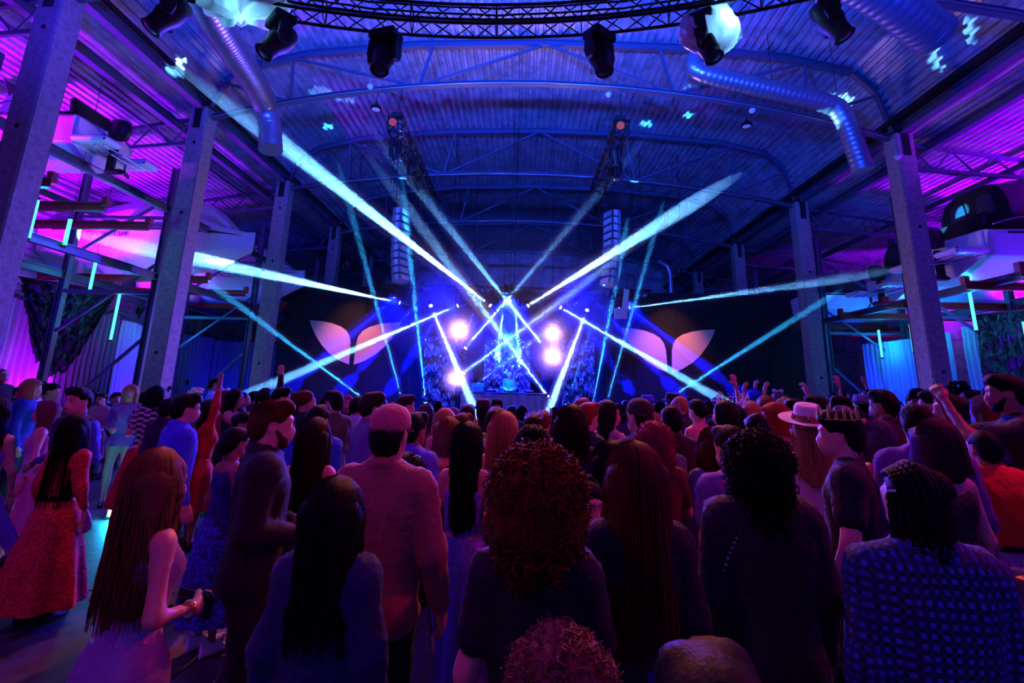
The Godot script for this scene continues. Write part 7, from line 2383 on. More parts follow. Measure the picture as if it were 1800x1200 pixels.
		{at = Vector3(-3.79, 0, -7.76), h = 1.79, d = 7.8, yaw = 10, sex = "f", hair = "wavy", hc = Color(0.06, 0.035, 0.025), top = ["shirt", Color(0.022, 0.022, 0.028), "plain"], ar = "high", len = 0.25, label = "dark wavy-haired person in black with an arm raised high beside the second whole pillar"},
		{at = Vector3(-3.03, 0, -6.60), h = 1.81, d = 6.6, yaw = 55, hair = "short", hc = Color(0.025, 0.02, 0.02), top = ["tee", Color(0.1, 0.05, 0.08), "plain"], skin = Color(0.8, 0.56, 0.48), label = "person with short dark hair in profile behind the auburn swept-back hair"},
		{at = Vector3(-2.58, 0, -6.28), h = 1.78, d = 6.3, yaw = 62, sex = "f", hair = "pony", hc = Color(0.28, 0.1, 0.05), top = ["tee", Color(0.022, 0.022, 0.028), "plain"], skin = Color(0.8, 0.56, 0.48), al = "clap", ar = "clap", label = "person with a reddish ponytail in black, clapping"},
		{at = Vector3(-1.75, 0, -4.58), h = 1.67, d = 4.6, yaw = 5, hair = "short", hc = Color(0.025, 0.02, 0.02), top = ["shirt", Color(0.1, 0.35, 0.75), "plain"], bottom = ["trousers", Color(0.06, 0.09, 0.2), "plain"], label = "black-haired person in a light blue shirt, seen from behind"},
		{at = Vector3(-1.38, 0, -3.59), h = 1.60, d = 3.6, yaw = 8, sex = "f", hair = "long", hc = Color(0.12, 0.06, 0.035), top = ["tank", Color(0.022, 0.022, 0.028), "plain"], skin = Color(0.8, 0.56, 0.48), len = 0.48, wide = 1.1, strands = 240, label = "person with long brown hair and a bare-shouldered black top, back turned"},
		{at = Vector3(-2.13, 0, -6.04), h = 1.79, d = 6.0, yaw = -62, hair = "short", hc = Color(0.025, 0.02, 0.02), top = ["tee", Color(0.25, 0.3, 0.2), "plain"], label = "young person in an olive-green t-shirt, in profile"},
		{at = Vector3(-2.58, 0, -7.82), h = 1.72, d = 7.8, yaw = 160, sex = "f", hair = "long", hc = Color(0.5, 0.1, 0.3), top = ["tee", Color(0.05, 0.05, 0.12), "plain"], len = 0.3, label = "pink-haired person facing this way behind the olive-green t-shirt"},
		{at = Vector3(-2.09, 0, -6.77), h = 1.72, d = 6.8, yaw = 40, hair = "short", hc = Color(0.025, 0.02, 0.02), top = ["tee", Color(0.7, 0.7, 0.85), "plain"], bottom = ["trousers", Color(0.06, 0.09, 0.2), "plain"], label = "person in a white t-shirt behind the lavender sweatshirt"},
		{at = Vector3(-1.45, 0, -5.11), h = 1.78, d = 5.1, yaw = 52, hair = "tousle", hc = Color(0.12, 0.06, 0.035), top = ["sweat", Color(0.42, 0.34, 0.5), "plain"], bottom = ["trousers", Color(0.06, 0.09, 0.2), "plain"], label = "young person with tousled hair in a lavender-grey sweatshirt"},
		{at = Vector3(-1.40, 0, -6.38), h = 1.76, d = 6.4, yaw = 55, hair = "short", hc = Color(0.12, 0.06, 0.035), top = ["jacket", Color(0.06, 0.04, 0.06), "plain"], skin = Color(0.8, 0.56, 0.48), label = "person with grown-out brown hair in a dark jacket beyond the pink cap"},
		{at = Vector3(-0.78, 0, -3.88), h = 1.66, d = 3.9, yaw = 28, hair = "short", hc = Color(0.025, 0.02, 0.02), top = ["shirt", Color(0.34, 0.3, 0.85), "plain"], bottom = ["trousers", Color(0.06, 0.09, 0.2), "plain"], skin = Color(0.58, 0.38, 0.29), label = "dark-haired person in a violet-blue shirt just behind the pink cap"},
		{at = Vector3(-0.63, 0, -3.08), h = 1.45, d = 3.1, yaw = 15, sex = "f", hair = "curly", hc = Color(0.025, 0.02, 0.02), top = ["blouse", Color(0.05, 0.04, 0.08), "plain"], bottom = ["skirt", Color(0.5, 0.5, 0.6), "plain"], puff = 0.03, len = 0.24, hemline = 0.5, curls = 300, label = "short person with dark curls and a pale skirt, half hidden by the salmon shirt"},
		{at = Vector3(-1.29, 0, -7.26), h = 1.64, d = 7.3, yaw = 5, sex = "f", hair = "long", hc = Color(0.22, 0.1, 0.2), top = ["tank", Color(0.75, 0.16, 0.2), "plain"], len = 0.4, label = "person with long purple-lit hair in a coral top near the outer foil panel"},
		{at = Vector3(-0.79, 0, -5.59), h = 1.64, d = 5.6, yaw = 10, sex = "f", hair = "bob", hc = Color(0.62, 0.45, 0.26), top = ["tank", Color(0.5, 0.3, 0.35), "plain"], skin = Color(0.8, 0.56, 0.48), ar = "raise", label = "blonde person waving one spread hand overhead in front of the low blinder"},
		{at = Vector3(-0.87, 0, -6.90), h = 1.60, d = 6.9, yaw = 20, sex = "f", hair = "wavy", hc = Color(0.28, 0.1, 0.05), top = ["tank", Color(0.4, 0.2, 0.2), "plain"], len = 0.25, label = "red-haired person behind the blonde who waves"},
		{at = Vector3(-0.56, 0, -5.12), h = 1.61, d = 5.1, yaw = 25, hair = "short", hc = Color(0.28, 0.1, 0.05), top = ["tee", Color(0.2, 0.1, 0.15), "plain"], label = "person with fine reddish hair between the waving hands and the long black hair"},
		{at = Vector3(-0.60, 0, -6.07), h = 1.67, d = 6.1, yaw = -5, sex = "f", hair = "short", hc = Color(0.12, 0.06, 0.035), top = ["tank", Color(0.3, 0.15, 0.2), "plain"], holds = {l = ["phone", "phone with a bright ring light among the raised hands", Color(1, 0.95, 0.6)]}, al = "raise", ar = "raise", label = "person with both hands up holding a phone with a bright ring light"},
		{at = Vector3(-0.59, 0, -4.35), h = 1.59, d = 4.3, yaw = -68, sex = "f", hair = "bob", hc = Color(0.4, 0.26, 0.14), top = ["strap", Color(0.022, 0.022, 0.028), "plain"], skin = Color(0.8, 0.56, 0.48), holds = {l = ["cup", "white cup held before the blonde person in black straps"]}, al = "drink", label = "blonde person in black straps in profile, a white cup in the hand"},
		{at = Vector3(-0.35, 0, -3.59), h = 1.60, d = 3.6, yaw = 5, sex = "f", hair = "long", hc = Color(0.025, 0.02, 0.02), top = ["strapless", Color(0.45, 0.38, 0.8), "satin"], skin = Color(0.8, 0.56, 0.48), len = 0.52, wide = 0.8, strands = 240, hemline = 0.06, flare = 0.3, pleats = 16, label = "person with sleek waist-long black hair in a pleated lilac strapless gown"},
		{at = Vector3(-0.12, 0, -4.04), h = 1.66, d = 4.0, yaw = 8, sex = "f", hair = "wavy", hc = Color(0.62, 0.45, 0.26), top = ["strapless", Color(0.5, 0.25, 0.35), "plain"], skin = Color(0.8, 0.56, 0.48), len = 0.48, wide = 1.15, strands = 230, label = "person with long frizzy blonde waves beside the brown curly mop"},
		{at = Vector3(-0.46, 0, -6.60), h = 1.69, d = 6.6, yaw = -3, hair = "crop", hc = Color(0.06, 0.035, 0.025), top = ["jacket", Color(0.022, 0.022, 0.028), "plain"], extra = ["fedora"], hatc = Color(0.12, 0.06, 0.05), label = "person in a brown felt hat and dark jacket before the laptop end of the booth"},
		{at = Vector3(-0.33, 0, -7.40), h = 1.72, d = 7.4, yaw = 170, hair = "short", hc = Color(0.025, 0.02, 0.02), top = ["tee", Color(0.022, 0.022, 0.028), "plain"], label = "dark person facing this way just beside the brown felt hat"},
		{at = Vector3(-0.21, 0, -4.71), h = 1.69, d = 4.7, yaw = 12, sex = "f", hair = "bun", hc = Color(0.12, 0.06, 0.035), top = ["tank", Color(0.12, 0.12, 0.08), "pattern"], skin = Color(0.8, 0.56, 0.48), extra = ["flower"], label = "person with pinned hair and a yellow-green flower at the neck"},
		{at = Vector3(0.08, 0, -3.28), h = 1.62, d = 3.3, yaw = 0, hair = "curly", hc = Color(0.025, 0.02, 0.02), top = ["tee", Color(0.022, 0.022, 0.028), "plain"], skin = Color(0.3, 0.18, 0.13), puff = 0.015, len = 0.24, curls = 300, label = "person with a round dark cropped afro just behind the brown curly mop"},
		{at = Vector3(0.13, 0, -5.14), h = 1.63, d = 5.1, yaw = 10, sex = "f", hair = "bun", hc = Color(0.12, 0.06, 0.035), top = ["tank", Color(0.3, 0.15, 0.3), "plain"], extra = ["tiara"], label = "person wearing a thin tiara behind the round dark afro"},
		{at = Vector3(0.25, 0, -5.66), h = 1.64, d = 5.7, yaw = 15, sex = "f", hair = "bun", hc = Color(0.4, 0.26, 0.14), top = ["tank", Color(0.5, 0.3, 0.4), "plain"], extra = ["tiara"], label = "second person wearing a thin tiara, nearer the dark jacket"},
		{at = Vector3(0.36, 0, -3.73), h = 1.73, d = 3.7, yaw = 5, hair = "wavy", hc = Color(0.12, 0.06, 0.035), top = ["jacket", Color(0.025, 0.025, 0.05), "plain"], skin = Color(0.8, 0.56, 0.48), len = 0.2, strands = 150, label = "person with shoulder-length brown hair in a dark jacket"},
		{at = Vector3(0.61, 0, -4.84), h = 1.75, d = 4.8, yaw = 48, sex = "f", hair = "short", hc = Color(0.5, 0.17, 0.05), top = ["tee", Color(0.04, 0.18, 0.16), "plain"], skin = Color(0.8, 0.56, 0.48), label = "ginger-haired person in a green top, in profile"},
		{at = Vector3(0.70, 0, -6.03), h = 1.78, d = 6.0, yaw = 15, sex = "f", hair = "short", hc = Color(0.4, 0.26, 0.14), top = ["tank", Color(0.5, 0.25, 0.3), "plain"], skin = Color(0.8, 0.56, 0.48), al = "raise", ar = "raise", label = "person with bare arms lifted overhead beside the narrow foil panel"},
		{at = Vector3(0.97, 0, -6.65), h = 1.73, d = 6.7, yaw = 165, hair = "bald", top = ["shirt", Color(0.35, 0.08, 0.6), "plain"], skin = Color(0.8, 0.56, 0.48), label = "bald person in a purple shirt facing this way"},
		{at = Vector3(0.88, 0, -5.30), h = 1.77, d = 5.3, yaw = 38, sex = "f", hair = "wavy", hc = Color(0.06, 0.035, 0.025), top = ["strapless", Color(0.7, 0.25, 0.4), "plain"], skin = Color(0.8, 0.56, 0.48), len = 0.42, look = 50, label = "smiling person with a pink headband and bare shoulders, long dark hair"},
		{at = Vector3(0.93, 0, -4.09), h = 1.79, d = 4.1, yaw = -28, hair = "crop", hc = Color(0.12, 0.06, 0.035), top = ["tee", Color(0.26, 0.31, 0.26), "plain"], bottom = ["trousers", Color(0.06, 0.09, 0.2), "plain"], skin = Color(0.8, 0.56, 0.48), extra = ["cap"], hatc = Color(0.16, 0.13, 0.07), al = "hip", label = "person in an olive cap and grey-green t-shirt"},
		{at = Vector3(1.92, 0, -8.00), h = 1.79, d = 8.0, yaw = 160, hair = "crop", hc = Color(0.12, 0.06, 0.035), top = ["tee", Color(0.6, 0.6, 0.7), "pattern"], extra = ["fedora"], hatc = Color(0.25, 0.35, 0.9), label = "person in a pale blue brimmed hat and black and white shirt, deep in the crowd"},
		{at = Vector3(1.27, 0, -4.47), h = 1.76, d = 4.5, yaw = -5, hair = "crop", hc = Color(0.025, 0.02, 0.02), top = ["shirt", Color(0.16, 0.07, 0.05), "plain"], skin = Color(0.58, 0.38, 0.29), al = "raise", label = "person in a brown jacket raising one open hand"},
		{at = Vector3(2.14, 0, -7.40), h = 1.83, d = 7.4, yaw = -40, hair = "crop", hc = Color(0.025, 0.02, 0.02), top = ["jacket", Color(0.022, 0.022, 0.028), "plain"], extra = ["studhat"], hatc = Color(0.02, 0.02, 0.02), label = "person in a black hat with a studded band"},
		{at = Vector3(2.05, 0, -6.77), h = 1.84, d = 6.8, yaw = -60, hair = "crop", hc = Color(0.62, 0.45, 0.26), top = ["jacket", Color(0.05, 0.04, 0.03), "plain"], skin = Color(0.8, 0.56, 0.48), extra = ["glasses"], label = "fair-haired person in a dark jacket looking aside, next to the studded hat"},
		{at = Vector3(2.08, 0, -6.22), h = 1.80, d = 6.2, yaw = -25, sex = "f", hair = "bun", hc = Color(0.025, 0.02, 0.02), top = ["strapless", Color(0.65, 0.3, 0.3), "plain"], skin = Color(0.8, 0.56, 0.48), bun = Vector3(0, 0, 0.12), hemline = 0.4, label = "person with a low dark bun and bare back in a pale pink dress"},
		{at = Vector3(2.72, 0, -8.50), h = 1.84, d = 8.5, yaw = -20, hair = "crop", hc = Color(0.12, 0.06, 0.035), top = ["tee", Color(0.2, 0.25, 0.7), "plain"], label = "blue-lit person farther back between the fair head and the low bun"},
		{at = Vector3(2.04, 0, -5.28), h = 1.80, d = 5.3, yaw = -45, sex = "f", hair = "long", hc = Color(0.06, 0.035, 0.025), top = ["tank", Color(0.022, 0.022, 0.028), "plain"], skin = Color(0.8, 0.56, 0.48), len = 0.4, label = "person with long dark-brown hair in black, bare arm down"},
		{at = Vector3(1.36, 0, -3.79), h = 1.60, d = 3.8, yaw = -10, sex = "f", hair = "wavy", hc = Color(0.28, 0.1, 0.05), top = ["blouse", Color(0.42, 0.35, 0.55), "plain"], bottom = ["trousers", Color(0.06, 0.09, 0.2), "plain"], skin = Color(0.8, 0.56, 0.48), len = 0.42, label = "person with long chestnut waves in a pale lavender top"},
		{at = Vector3(2.30, 0, -5.75), h = 1.77, d = 5.7, yaw = 0, sex = "f", hair = "long", hc = Color(0.025, 0.02, 0.02), top = ["tank", Color(0.1, 0.05, 0.15), "plain"], extra = ["sprigs"], len = 0.35, label = "person with white sprigs in dark hair"},
		{at = Vector3(3.00, 0, -7.85), h = 1.81, d = 7.9, yaw = 0, hair = "short", hc = Color(0.025, 0.02, 0.02), top = ["tee", Color(0.08, 0.05, 0.2), "plain"], ar = "high", label = "person with one thin arm stretched straight up behind the white sprigs"},
		{at = Vector3(3.76, 0, -8.55), h = 1.95, d = 8.6, yaw = 40, hair = "none", top = ["sweat", Color(0.04, 0.08, 0.6), "plain"], extra = ["headwrap"], hatc = Color(0.05, 0.12, 0.8), label = "person with a blue head wrap deep in the crowd"},
		{at = Vector3(2.89, 0, -6.68), h = 1.79, d = 6.7, yaw = -5, sex = "f", hair = "long", hc = Color(0.62, 0.45, 0.26), top = ["tank", Color(0.3, 0.2, 0.35), "plain"], len = 0.42, label = "person with long pale-blonde hair behind the dark bun"},
		{at = Vector3(3.25, 0, -7.03), h = 1.87, d = 7.0, yaw = -8, sex = "f", hair = "long", hc = Color(0.4, 0.26, 0.14), top = ["tank", Color(0.3, 0.2, 0.25), "plain"], len = 0.45, label = "person with long fair hair next to the orange bob"},
		{at = Vector3(1.97, 0, -4.46), h = 1.69, d = 4.5, yaw = 0, sex = "f", hair = "bun", hc = Color(0.025, 0.02, 0.02), top = ["tank", Color(0.022, 0.022, 0.028), "plain"], bun = Vector3(0, 0.1, 0.05), label = "person with a messy black top-knot behind the large black curly mop"},
		{at = Vector3(2.33, 0, -4.85), h = 1.80, d = 4.9, yaw = -62, sex = "f", hair = "bob", hc = Color(0.5, 0.17, 0.05), top = ["blouse", Color(0.55, 0.35, 0.25), "lace"], bottom = ["skirt", Color(0.5, 0.5, 0.8), "plain"], skin = Color(0.8, 0.56, 0.48), hemline = 0.3, label = "person with a bright orange bob and a pale lace shawl"},
		{at = Vector3(3.11, 0, -6.23), h = 1.85, d = 6.2, yaw = -15, sex = "f", hair = "long", hc = Color(0.4, 0.26, 0.14), top = ["tank", Color(0.35, 0.25, 0.2), "plain"], bottom = ["skirt", Color(0.5, 0.5, 0.75), "plain"], len = 0.55, hemline = 0.3, label = "person with very long sandy hair behind the orange bob"},
		{at = Vector3(2.12, 0, -3.95), h = 1.75, d = 3.9, yaw = 12, sex = "f", hair = "wavy", hc = Color(0.62, 0.45, 0.26), top = ["offshoulder", Color(0.85, 0.8, 0.85), "plain"], bottom = ["skirt", Color(0.05, 0.04, 0.06), "plain"], skin = Color(0.58, 0.38, 0.29), extra = ["tilthat"], hatc = Color(0.8, 0.75, 0.75), len = 0.36, hemline = 0.45, nod = -12, label = "person in a tilted white hat with a black band and a white off-shoulder top"},
		{at = Vector3(2.79, 0, -5.35), h = 1.83, d = 5.4, yaw = -70, hair = "short", hc = Color(0.025, 0.02, 0.02), top = ["tee", Color(0.022, 0.022, 0.028), "plain"], skin = Color(0.8, 0.56, 0.48), extra = ["glasses"], label = "person in glasses with receding dark hair, in profile behind the tilted white hat"},
		{at = Vector3(3.21, 0, -5.74), h = 1.86, d = 5.7, yaw = -40, hair = "tousle", hc = Color(0.025, 0.02, 0.02), top = ["jacket", Color(0.022, 0.022, 0.028), "plain"], label = "person with tousled black hair in a dark jacket above the tilted white hat"},
		{at = Vector3(2.88, 0, -4.79), h = 1.87, d = 4.8, yaw = -150, hair = "short", hc = Color(0.025, 0.02, 0.02), top = ["shirt", Color(0.4, 0.1, 0.25), "plain"], skin = Color(0.8, 0.56, 0.48), extra = ["glasses"], label = "person in glasses facing this way above the gold leaf crown"},
		{at = Vector3(3.70, 0, -7.92), h = 1.88, d = 7.9, yaw = 10, sex = "f", hair = "short", hc = Color(0.06, 0.035, 0.025), top = ["tank", Color(0.2, 0.12, 0.3), "plain"], al = "fistup", label = "dancer with one curled fist up behind the long fair hair"},
		{at = Vector3(4.26, 0, -8.75), h = 1.94, d = 8.8, yaw = 0, sex = "f", hair = "bun", hc = Color(0.4, 0.26, 0.14), top = ["tank", Color(0.35, 0.2, 0.5), "pattern"], extra = ["bow"], al = "fistup", label = "dancer in a pale bow headband behind the orange bob"},
		{at = Vector3(4.17, 0, -8.25), h = 1.89, d = 8.2, yaw = 10, hair = "short", hc = Color(0.06, 0.035, 0.025), top = ["tank", Color(0.4, 0.22, 0.25), "plain"], skin = Color(0.8, 0.56, 0.48), al = "fistup", ar = "fistup", label = "dancer with both fists up in front of the black wall"},
		{at = Vector3(4.71, 0, -9.05), h = 1.85, d = 9.1, yaw = -10, sex = "f", hair = "bob", hc = Color(0.06, 0.035, 0.025), top = ["tank", Color(0.3, 0.12, 0.2), "plain"], ar = "fistup", label = "dancer with one fist held up, next to the pair of raised fists"},
		{at = Vector3(5.16, 0, -8.07), h = 1.88, d = 8.1, yaw = -20, hair = "crop", hc = Color(0.025, 0.02, 0.02), top = ["tee", Color(0.2, 0.1, 0.2), "plain"], extra = ["sombrero"], hatc = Color(0.5, 0.45, 0.5), label = "person in a wide straw sombrero"},
		{at = Vector3(6.22, 0, -9.60), h = 2.06, d = 9.6, yaw = -160, hair = "crop", hc = Color(0.025, 0.02, 0.02), top = ["tee", Color(0.3, 0.3, 0.5), "plain"], label = "dark-haired person beyond the sombrero, against the blue drape"},
		{at = Vector3(5.91, 0, -8.88), h = 2.02, d = 8.9, yaw = -50, hair = "short", hc = Color(0.025, 0.02, 0.02), top = ["tee", Color(0.1, 0.1, 0.2), "plain"], label = "person in profile next to the sombrero"},
		{at = Vector3(3.37, 0, -4.93), h = 1.94, d = 4.9, yaw = -30, hair = "short", hc = Color(0.025, 0.02, 0.02), top = ["jacket", Color(0.022, 0.022, 0.028), "plain"], skin = Color(0.58, 0.38, 0.29), al = "face", extra = ["bracelet"], label = "person in black with a ringed fist held to the mouth"},
		{at = Vector3(2.72, 0, -4.11), h = 1.67, d = 4.1, yaw = -12, sex = "f", hair = "long", hc = Color(0.25, 0.22, 0.3), top = ["strapless", Color(0.3, 0.32, 0.9), "satin"], skin = Color(0.8, 0.56, 0.48), len = 0.4, hemline = 0.4, label = "person with grey-brown hair in a shining pale blue dress"},
		{at = Vector3(5.98, 0, -8.36), h = 1.76, d = 8.4, yaw = -10, sex = "f", hair = "none", top = ["tee", Color(0.5, 0.5, 0.75), "plain"], extra = ["headwrap"], hatc = Color(0.65, 0.62, 0.85), label = "person in a pale lavender head scarf"},
		{at = Vector3(5.81, 0, -7.88), h = 1.97, d = 7.9, yaw = -160, hair = "short", hc = Color(0.025, 0.02, 0.02), top = ["tee", Color(0.12, 0.06, 0.12), "plain"], skin = Color(0.58, 0.38, 0.29), label = "dark-haired person in dim light left of the filming raised phone"},
		{at = Vector3(6.43, 0, -8.60), h = 2.06, d = 8.6, yaw = -60, sex = "f", hair = "bun", hc = Color(0.025, 0.02, 0.02), top = ["tank", Color(0.1, 0.1, 0.1), "plain"], label = "person with hair pinned up before the violet-blue gap in the drapes"},
		{at = Vector3(5.74, 0, -7.37), h = 2.06, d = 7.4, yaw = -170, hair = "short", hc = Color(0.025, 0.02, 0.02), top = ["tee", Color(0.022, 0.022, 0.028), "plain"], skin = Color(0.58, 0.38, 0.29), holds = {l = ["phone", "phone held out by the bearded person who faces this way"]}, al = "phone", extra = ["beard"], label = "bearded person facing this way, filming with a raised phone"},
		{at = Vector3(4.17, 0, -5.38), h = 1.95, d = 5.4, yaw = -45, hair = "short", hc = Color(0.06, 0.035, 0.025), top = ["tee", Color(0.05, 0.04, 0.05), "plain"], skin = Color(0.8, 0.56, 0.48), label = "person with a red-lit cheek above the purple lace-patterned shirt"},
		{at = Vector3(3.93, 0, -4.90), h = 1.92, d = 4.9, yaw = -80, sex = "f", hair = "long", hc = Color(0.025, 0.02, 0.02), top = ["tank", Color(0.022, 0.022, 0.028), "plain"], skin = Color(0.8, 0.56, 0.48), len = 0.42, label = "person with long black hair in profile, pink-lit face"},
		{at = Vector3(6.96, 0, -8.66), h = 2.06, d = 8.7, yaw = -20, hair = "crop", hc = Color(0.025, 0.02, 0.02), top = ["shirt", Color(0.6, 0.6, 0.85), "plain"], label = "person in a pale shirt beside the black glittering headpiece"},
		{at = Vector3(6.26, 0, -7.59), h = 2.06, d = 7.6, yaw = -30, sex = "f", hair = "bun", hc = Color(0.025, 0.02, 0.02), top = ["tank", Color(0.15, 0.1, 0.2), "plain"], extra = ["baubles"], label = "person wearing a headpiece of shiny black baubles"},
		{at = Vector3(5.76, 0, -6.83), h = 2.01, d = 6.8, yaw = -62, hair = "crop", hc = Color(0.025, 0.02, 0.02), top = ["shirt", Color(0.6, 0.6, 0.85), "plain"], bottom = ["trousers", Color(0.06, 0.09, 0.2), "plain"], skin = Color(0.58, 0.38, 0.29), extra = ["beard"], label = "bearded person in a white shirt in profile"},
		{at = Vector3(5.19, 0, -6.00), h = 1.93, d = 6.0, yaw = -20, sex = "f", hair = "wavy", hc = Color(0.4, 0.26, 0.14), top = ["dress", Color(0.6, 0.1, 0.1), "floral"], skin = Color(0.8, 0.56, 0.48), len = 0.3, label = "person with light wavy hair in a red patterned dress before the tall person in black"},
		{at = Vector3(5.63, 0, -6.34), h = 2.06, d = 6.3, yaw = -120, sex = "f", hair = "long", hc = Color(0.06, 0.035, 0.025), top = ["tank", Color(0.1, 0.06, 0.1), "plain"], len = 0.3, label = "person half hidden behind the tall person in black, facing the drapes"},
		{at = Vector3(5.12, 0, -5.47), h = 2.05, d = 5.5, yaw = -40, sex = "f", hair = "long", hc = Color(0.06, 0.035, 0.025), top = ["blouse", Color(0.2, 0.15, 0.3), "pattern"], len = 0.4, label = "person with long dark hair at the frame edge behind the tall person in black"},
		{at = Vector3(4.45, 0, -7.74), h = 1.84, d = 7.7, yaw = 5, sex = "f", hair = "wavy", hc = Color(0.4, 0.26, 0.14), top = ["tank", Color(0.3, 0.15, 0.25), "plain"], ar = "high", len = 0.3, label = "person with fair waves, one hand up beside the black-haired dark jacket"},
		{at = Vector3(4.16, 0, -6.73), h = 1.77, d = 6.7, yaw = -25, sex = "f", hair = "long", hc = Color(0.06, 0.035, 0.025), top = ["blouse", Color(0.35, 0.1, 0.35), "plain"], len = 0.35, label = "person with long dark hair in a plum blouse below the sombrero"},
		{at = Vector3(6.35, 0, -10.13), h = 1.98, d = 10.1, yaw = 0, hair = "short", hc = Color(0.025, 0.02, 0.02), top = ["tee", Color(0.06, 0.06, 0.1), "plain"], ar = "up", label = "small dark figure with a hand raised at the wall step"},
		{at = Vector3(6.41, 0, -9.14), h = 1.88, d = 9.1, yaw = -30, sex = "f", hair = "bob", hc = Color(0.06, 0.035, 0.025), top = ["tank", Color(0.12, 0.1, 0.3), "plain"], label = "person with a dark bob between the ringed fist and the lavender head scarf"},
		{at = Vector3(-4.40, 0, -4.36), h = 1.66, d = 4.4, yaw = -40, sex = "f", hair = "long", hc = Color(0.06, 0.035, 0.025), top = ["strapless", Color(0.45, 0.2, 0.85), "satin"], skin = Color(0.8, 0.56, 0.48), hemline = 0.5, flare = 0.36, len = 0.3, label = "person at the frame edge in a bright violet gown, mostly out of view"},
		{at = Vector3(-5.12, 0, -10.00), h = 1.71, d = 10.0, yaw = 10, hair = "short", hc = Color(0.025, 0.02, 0.02), top = ["tee", Color(0.05, 0.05, 0.12), "plain"], label = "distant dark head between the raised dark sleeve and the lit phone"},
		{at = Vector3(-3.86, 0, -9.00), h = 1.67, d = 9.0, yaw = 20, sex = "f", hair = "bob", hc = Color(0.06, 0.035, 0.025), top = ["tee", Color(0.1, 0.05, 0.15), "plain"], label = "distant bobbed head left of the clapping ponytail"},
		{at = Vector3(-3.72, 0, -10.00), h = 1.65, d = 10.0, yaw = 0, hair = "short", hc = Color(0.025, 0.02, 0.02), top = ["tee", Color(0.06, 0.06, 0.15), "plain"], label = "distant dark head just left of the olive-green t-shirt"},
		{at = Vector3(-2.23, 0, -8.50), h = 1.66, d = 8.5, yaw = 0, sex = "f", hair = "bun", hc = Color(0.06, 0.035, 0.025), top = ["tee", Color(0.2, 0.1, 0.2), "plain"], label = "distant pinned-up head right of the lavender sweatshirt"},
		{at = Vector3(-1.48, 0, -9.50), h = 1.64, d = 9.5, yaw = 5, hair = "short", hc = Color(0.025, 0.02, 0.02), top = ["tee", Color(0.1, 0.05, 0.1), "plain"], label = "distant dark head below the outer foil panel"},
		{at = Vector3(-0.14, 0, -9.00), h = 1.59, d = 9.0, yaw = 0, hair = "short", hc = Color(0.025, 0.02, 0.02), top = ["tee", Color(0.05, 0.05, 0.1), "plain"], label = "dark head at the foot of the booth, right of the brown felt hat"},
		{at = Vector3(0.04, 0, -10.50), h = 1.57, d = 10.5, yaw = 0, sex = "f", hair = "bob", hc = Color(0.06, 0.035, 0.025), top = ["tee", Color(0.15, 0.1, 0.2), "plain"], label = "small bobbed head at the foot of the booth"},
		{at = Vector3(0.58, 0, -8.80), h = 1.61, d = 8.8, yaw = -5, hair = "crop", hc = Color(0.06, 0.035, 0.025), top = ["tee", Color(0.08, 0.06, 0.12), "plain"], label = "dark cropped head at the deck end of the booth"},
		{at = Vector3(1.68, 0, -9.00), h = 1.68, d = 9.0, yaw = -5, sex = "f", hair = "long", hc = Color(0.06, 0.035, 0.025), top = ["tee", Color(0.2, 0.1, 0.3), "plain"], len = 0.3, label = "dark long-haired head between the pink headband and the olive cap"},
		{at = Vector3(2.20, 0, -11.00), h = 1.71, d = 11.0, yaw = 0, hair = "short", hc = Color(0.025, 0.02, 0.02), top = ["tee", Color(0.05, 0.05, 0.12), "plain"], label = "tiny dark head left of the olive cap"},
		{at = Vector3(2.37, 0, -9.00), h = 1.74, d = 9.0, yaw = 0, sex = "f", hair = "bob", hc = Color(0.025, 0.02, 0.02), top = ["tee", Color(0.1, 0.08, 0.25), "plain"], label = "dark bobbed head under the pale blue brimmed hat"},
		{at = Vector3(3.19, 0, -9.00), h = 1.77, d = 9.0, yaw = -5, hair = "short", hc = Color(0.025, 0.02, 0.02), top = ["tee", Color(0.06, 0.06, 0.15), "plain"], label = "dark head right of the low dark bun"},
		{at = Vector3(4.06, 0, -11.00), h = 1.82, d = 11.0, yaw = 0, sex = "f", hair = "bun", hc = Color(0.4, 0.26, 0.14), top = ["tee", Color(0.2, 0.2, 0.5), "plain"], label = "tiny fair head behind the long dark-brown hair"},
		{at = Vector3(4.19, 0, -10.00), h = 1.90, d = 10.0, yaw = 0, hair = "short", hc = Color(0.025, 0.02, 0.02), top = ["tee", Color(0.05, 0.05, 0.12), "plain"], label = "tiny dark head right of the white sprigs"},
		{at = Vector3(4.74, 0, -10.50), h = 1.88, d = 10.5, yaw = -10, hair = "crop", hc = Color(0.06, 0.035, 0.025), top = ["tee", Color(0.08, 0.06, 0.15), "plain"], label = "tiny cropped head between the two long fair heads"},
		{at = Vector3(5.20, 0, -9.50), h = 1.91, d = 9.5, yaw = -10, hair = "short", hc = Color(0.025, 0.02, 0.02), top = ["tee", Color(0.06, 0.05, 0.1), "plain"], label = "distant dark head left of the tousled black hair"},
		{at = Vector3(6.29, 0, -10.67), h = 1.97, d = 10.7, yaw = -10, sex = "f", hair = "bob", hc = Color(0.06, 0.035, 0.025), top = ["tee", Color(0.15, 0.06, 0.15), "plain"], label = "distant bobbed head above the glasses that face this way"},
		{at = Vector3(6.72, 0, -11.05), h = 2.03, d = 11.1, yaw = -20, hair = "short", hc = Color(0.025, 0.02, 0.02), top = ["tee", Color(0.05, 0.05, 0.1), "plain"], label = "tiny dark head at the end of the black wall"},
		{at = Vector3(7.12, 0, -10.50), h = 1.99, d = 10.5, yaw = -20, sex = "f", hair = "long", hc = Color(0.025, 0.02, 0.02), top = ["tee", Color(0.05, 0.05, 0.2), "plain"], len = 0.3, label = "tiny long-haired head against the blue drape"},
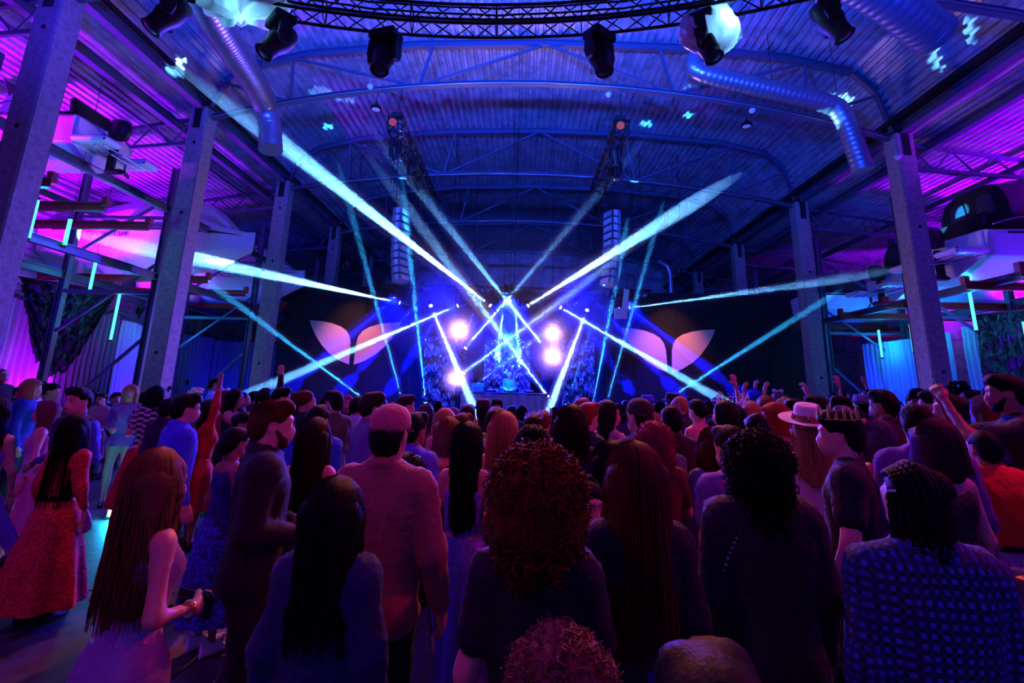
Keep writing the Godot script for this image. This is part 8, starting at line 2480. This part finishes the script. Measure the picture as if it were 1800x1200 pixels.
		{at = Vector3(7.40, 0, -9.75), h = 1.99, d = 9.8, yaw = -30, hair = "crop", hc = Color(0.025, 0.02, 0.02), top = ["tee", Color(0.1, 0.05, 0.1), "plain"], label = "cropped dark head below the filming raised phone"},
		{at = Vector3(7.30, 0, -9.25), h = 2.06, d = 9.2, yaw = -30, sex = "f", hair = "bun", hc = Color(0.025, 0.02, 0.02), top = ["tee", Color(0.2, 0.2, 0.4), "plain"], label = "pinned dark head left of the bauble headpiece"},
		{at = Vector3(7.47, 0, -8.72), h = 2.06, d = 8.7, yaw = -40, hair = "short", hc = Color(0.025, 0.02, 0.02), top = ["tee", Color(0.06, 0.05, 0.1), "plain"], label = "dark head beyond the bearded white shirt"},
		{at = Vector3(8.02, 0, -8.93), h = 2.01, d = 8.9, yaw = -40, sex = "f", hair = "bob", hc = Color(0.06, 0.035, 0.025), top = ["tee", Color(0.3, 0.06, 0.1), "plain"], label = "bobbed head in red behind the raised arms of the tall person"},
		{at = Vector3(-8.16, 0, -10.50), h = 1.61, d = 10.5, yaw = 120, hair = "short", hc = Color(0.025, 0.02, 0.02), top = ["tee", Color(0.03, 0.05, 0.1), "plain"], label = "dark figure by the potted plants"},
		{at = Vector3(-7.94, 0, -11.00), h = 1.63, d = 11.0, yaw = 80, sex = "f", hair = "bob", hc = Color(0.025, 0.02, 0.02), top = ["tee", Color(0.05, 0.1, 0.2), "plain"], label = "dark bobbed figure left of the first whole pillar"},
		{at = Vector3(-4.78, 0, -9.00), h = 1.71, d = 9.0, yaw = 60, hair = "crop", hc = Color(0.025, 0.02, 0.02), top = ["tee", Color(0.05, 0.05, 0.1), "plain"], label = "cropped dark head beyond the lit phone"},
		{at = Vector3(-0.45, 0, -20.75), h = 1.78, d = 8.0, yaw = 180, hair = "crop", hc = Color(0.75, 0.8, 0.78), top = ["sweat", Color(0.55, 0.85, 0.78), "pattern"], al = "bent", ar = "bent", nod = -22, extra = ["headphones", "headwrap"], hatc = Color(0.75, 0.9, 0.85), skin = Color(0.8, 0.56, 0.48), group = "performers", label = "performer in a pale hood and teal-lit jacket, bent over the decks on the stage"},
	]
	for x in ["m", "f"]:
		for c in [0.0072, 0.0105, 0.016]: head_geo(x, c)
	for x in ["open", "grip", "fist", "rest"]:
		for c in [0.007, 0.0105, 0.0135]: hand_geo(x, c)
	shaped.resize(people.size())
	for i in people.size():
		shape_person(i)
		var p := put_person(i)
		if people[i].get("group", "") == "performers": p.position.y = 0.8
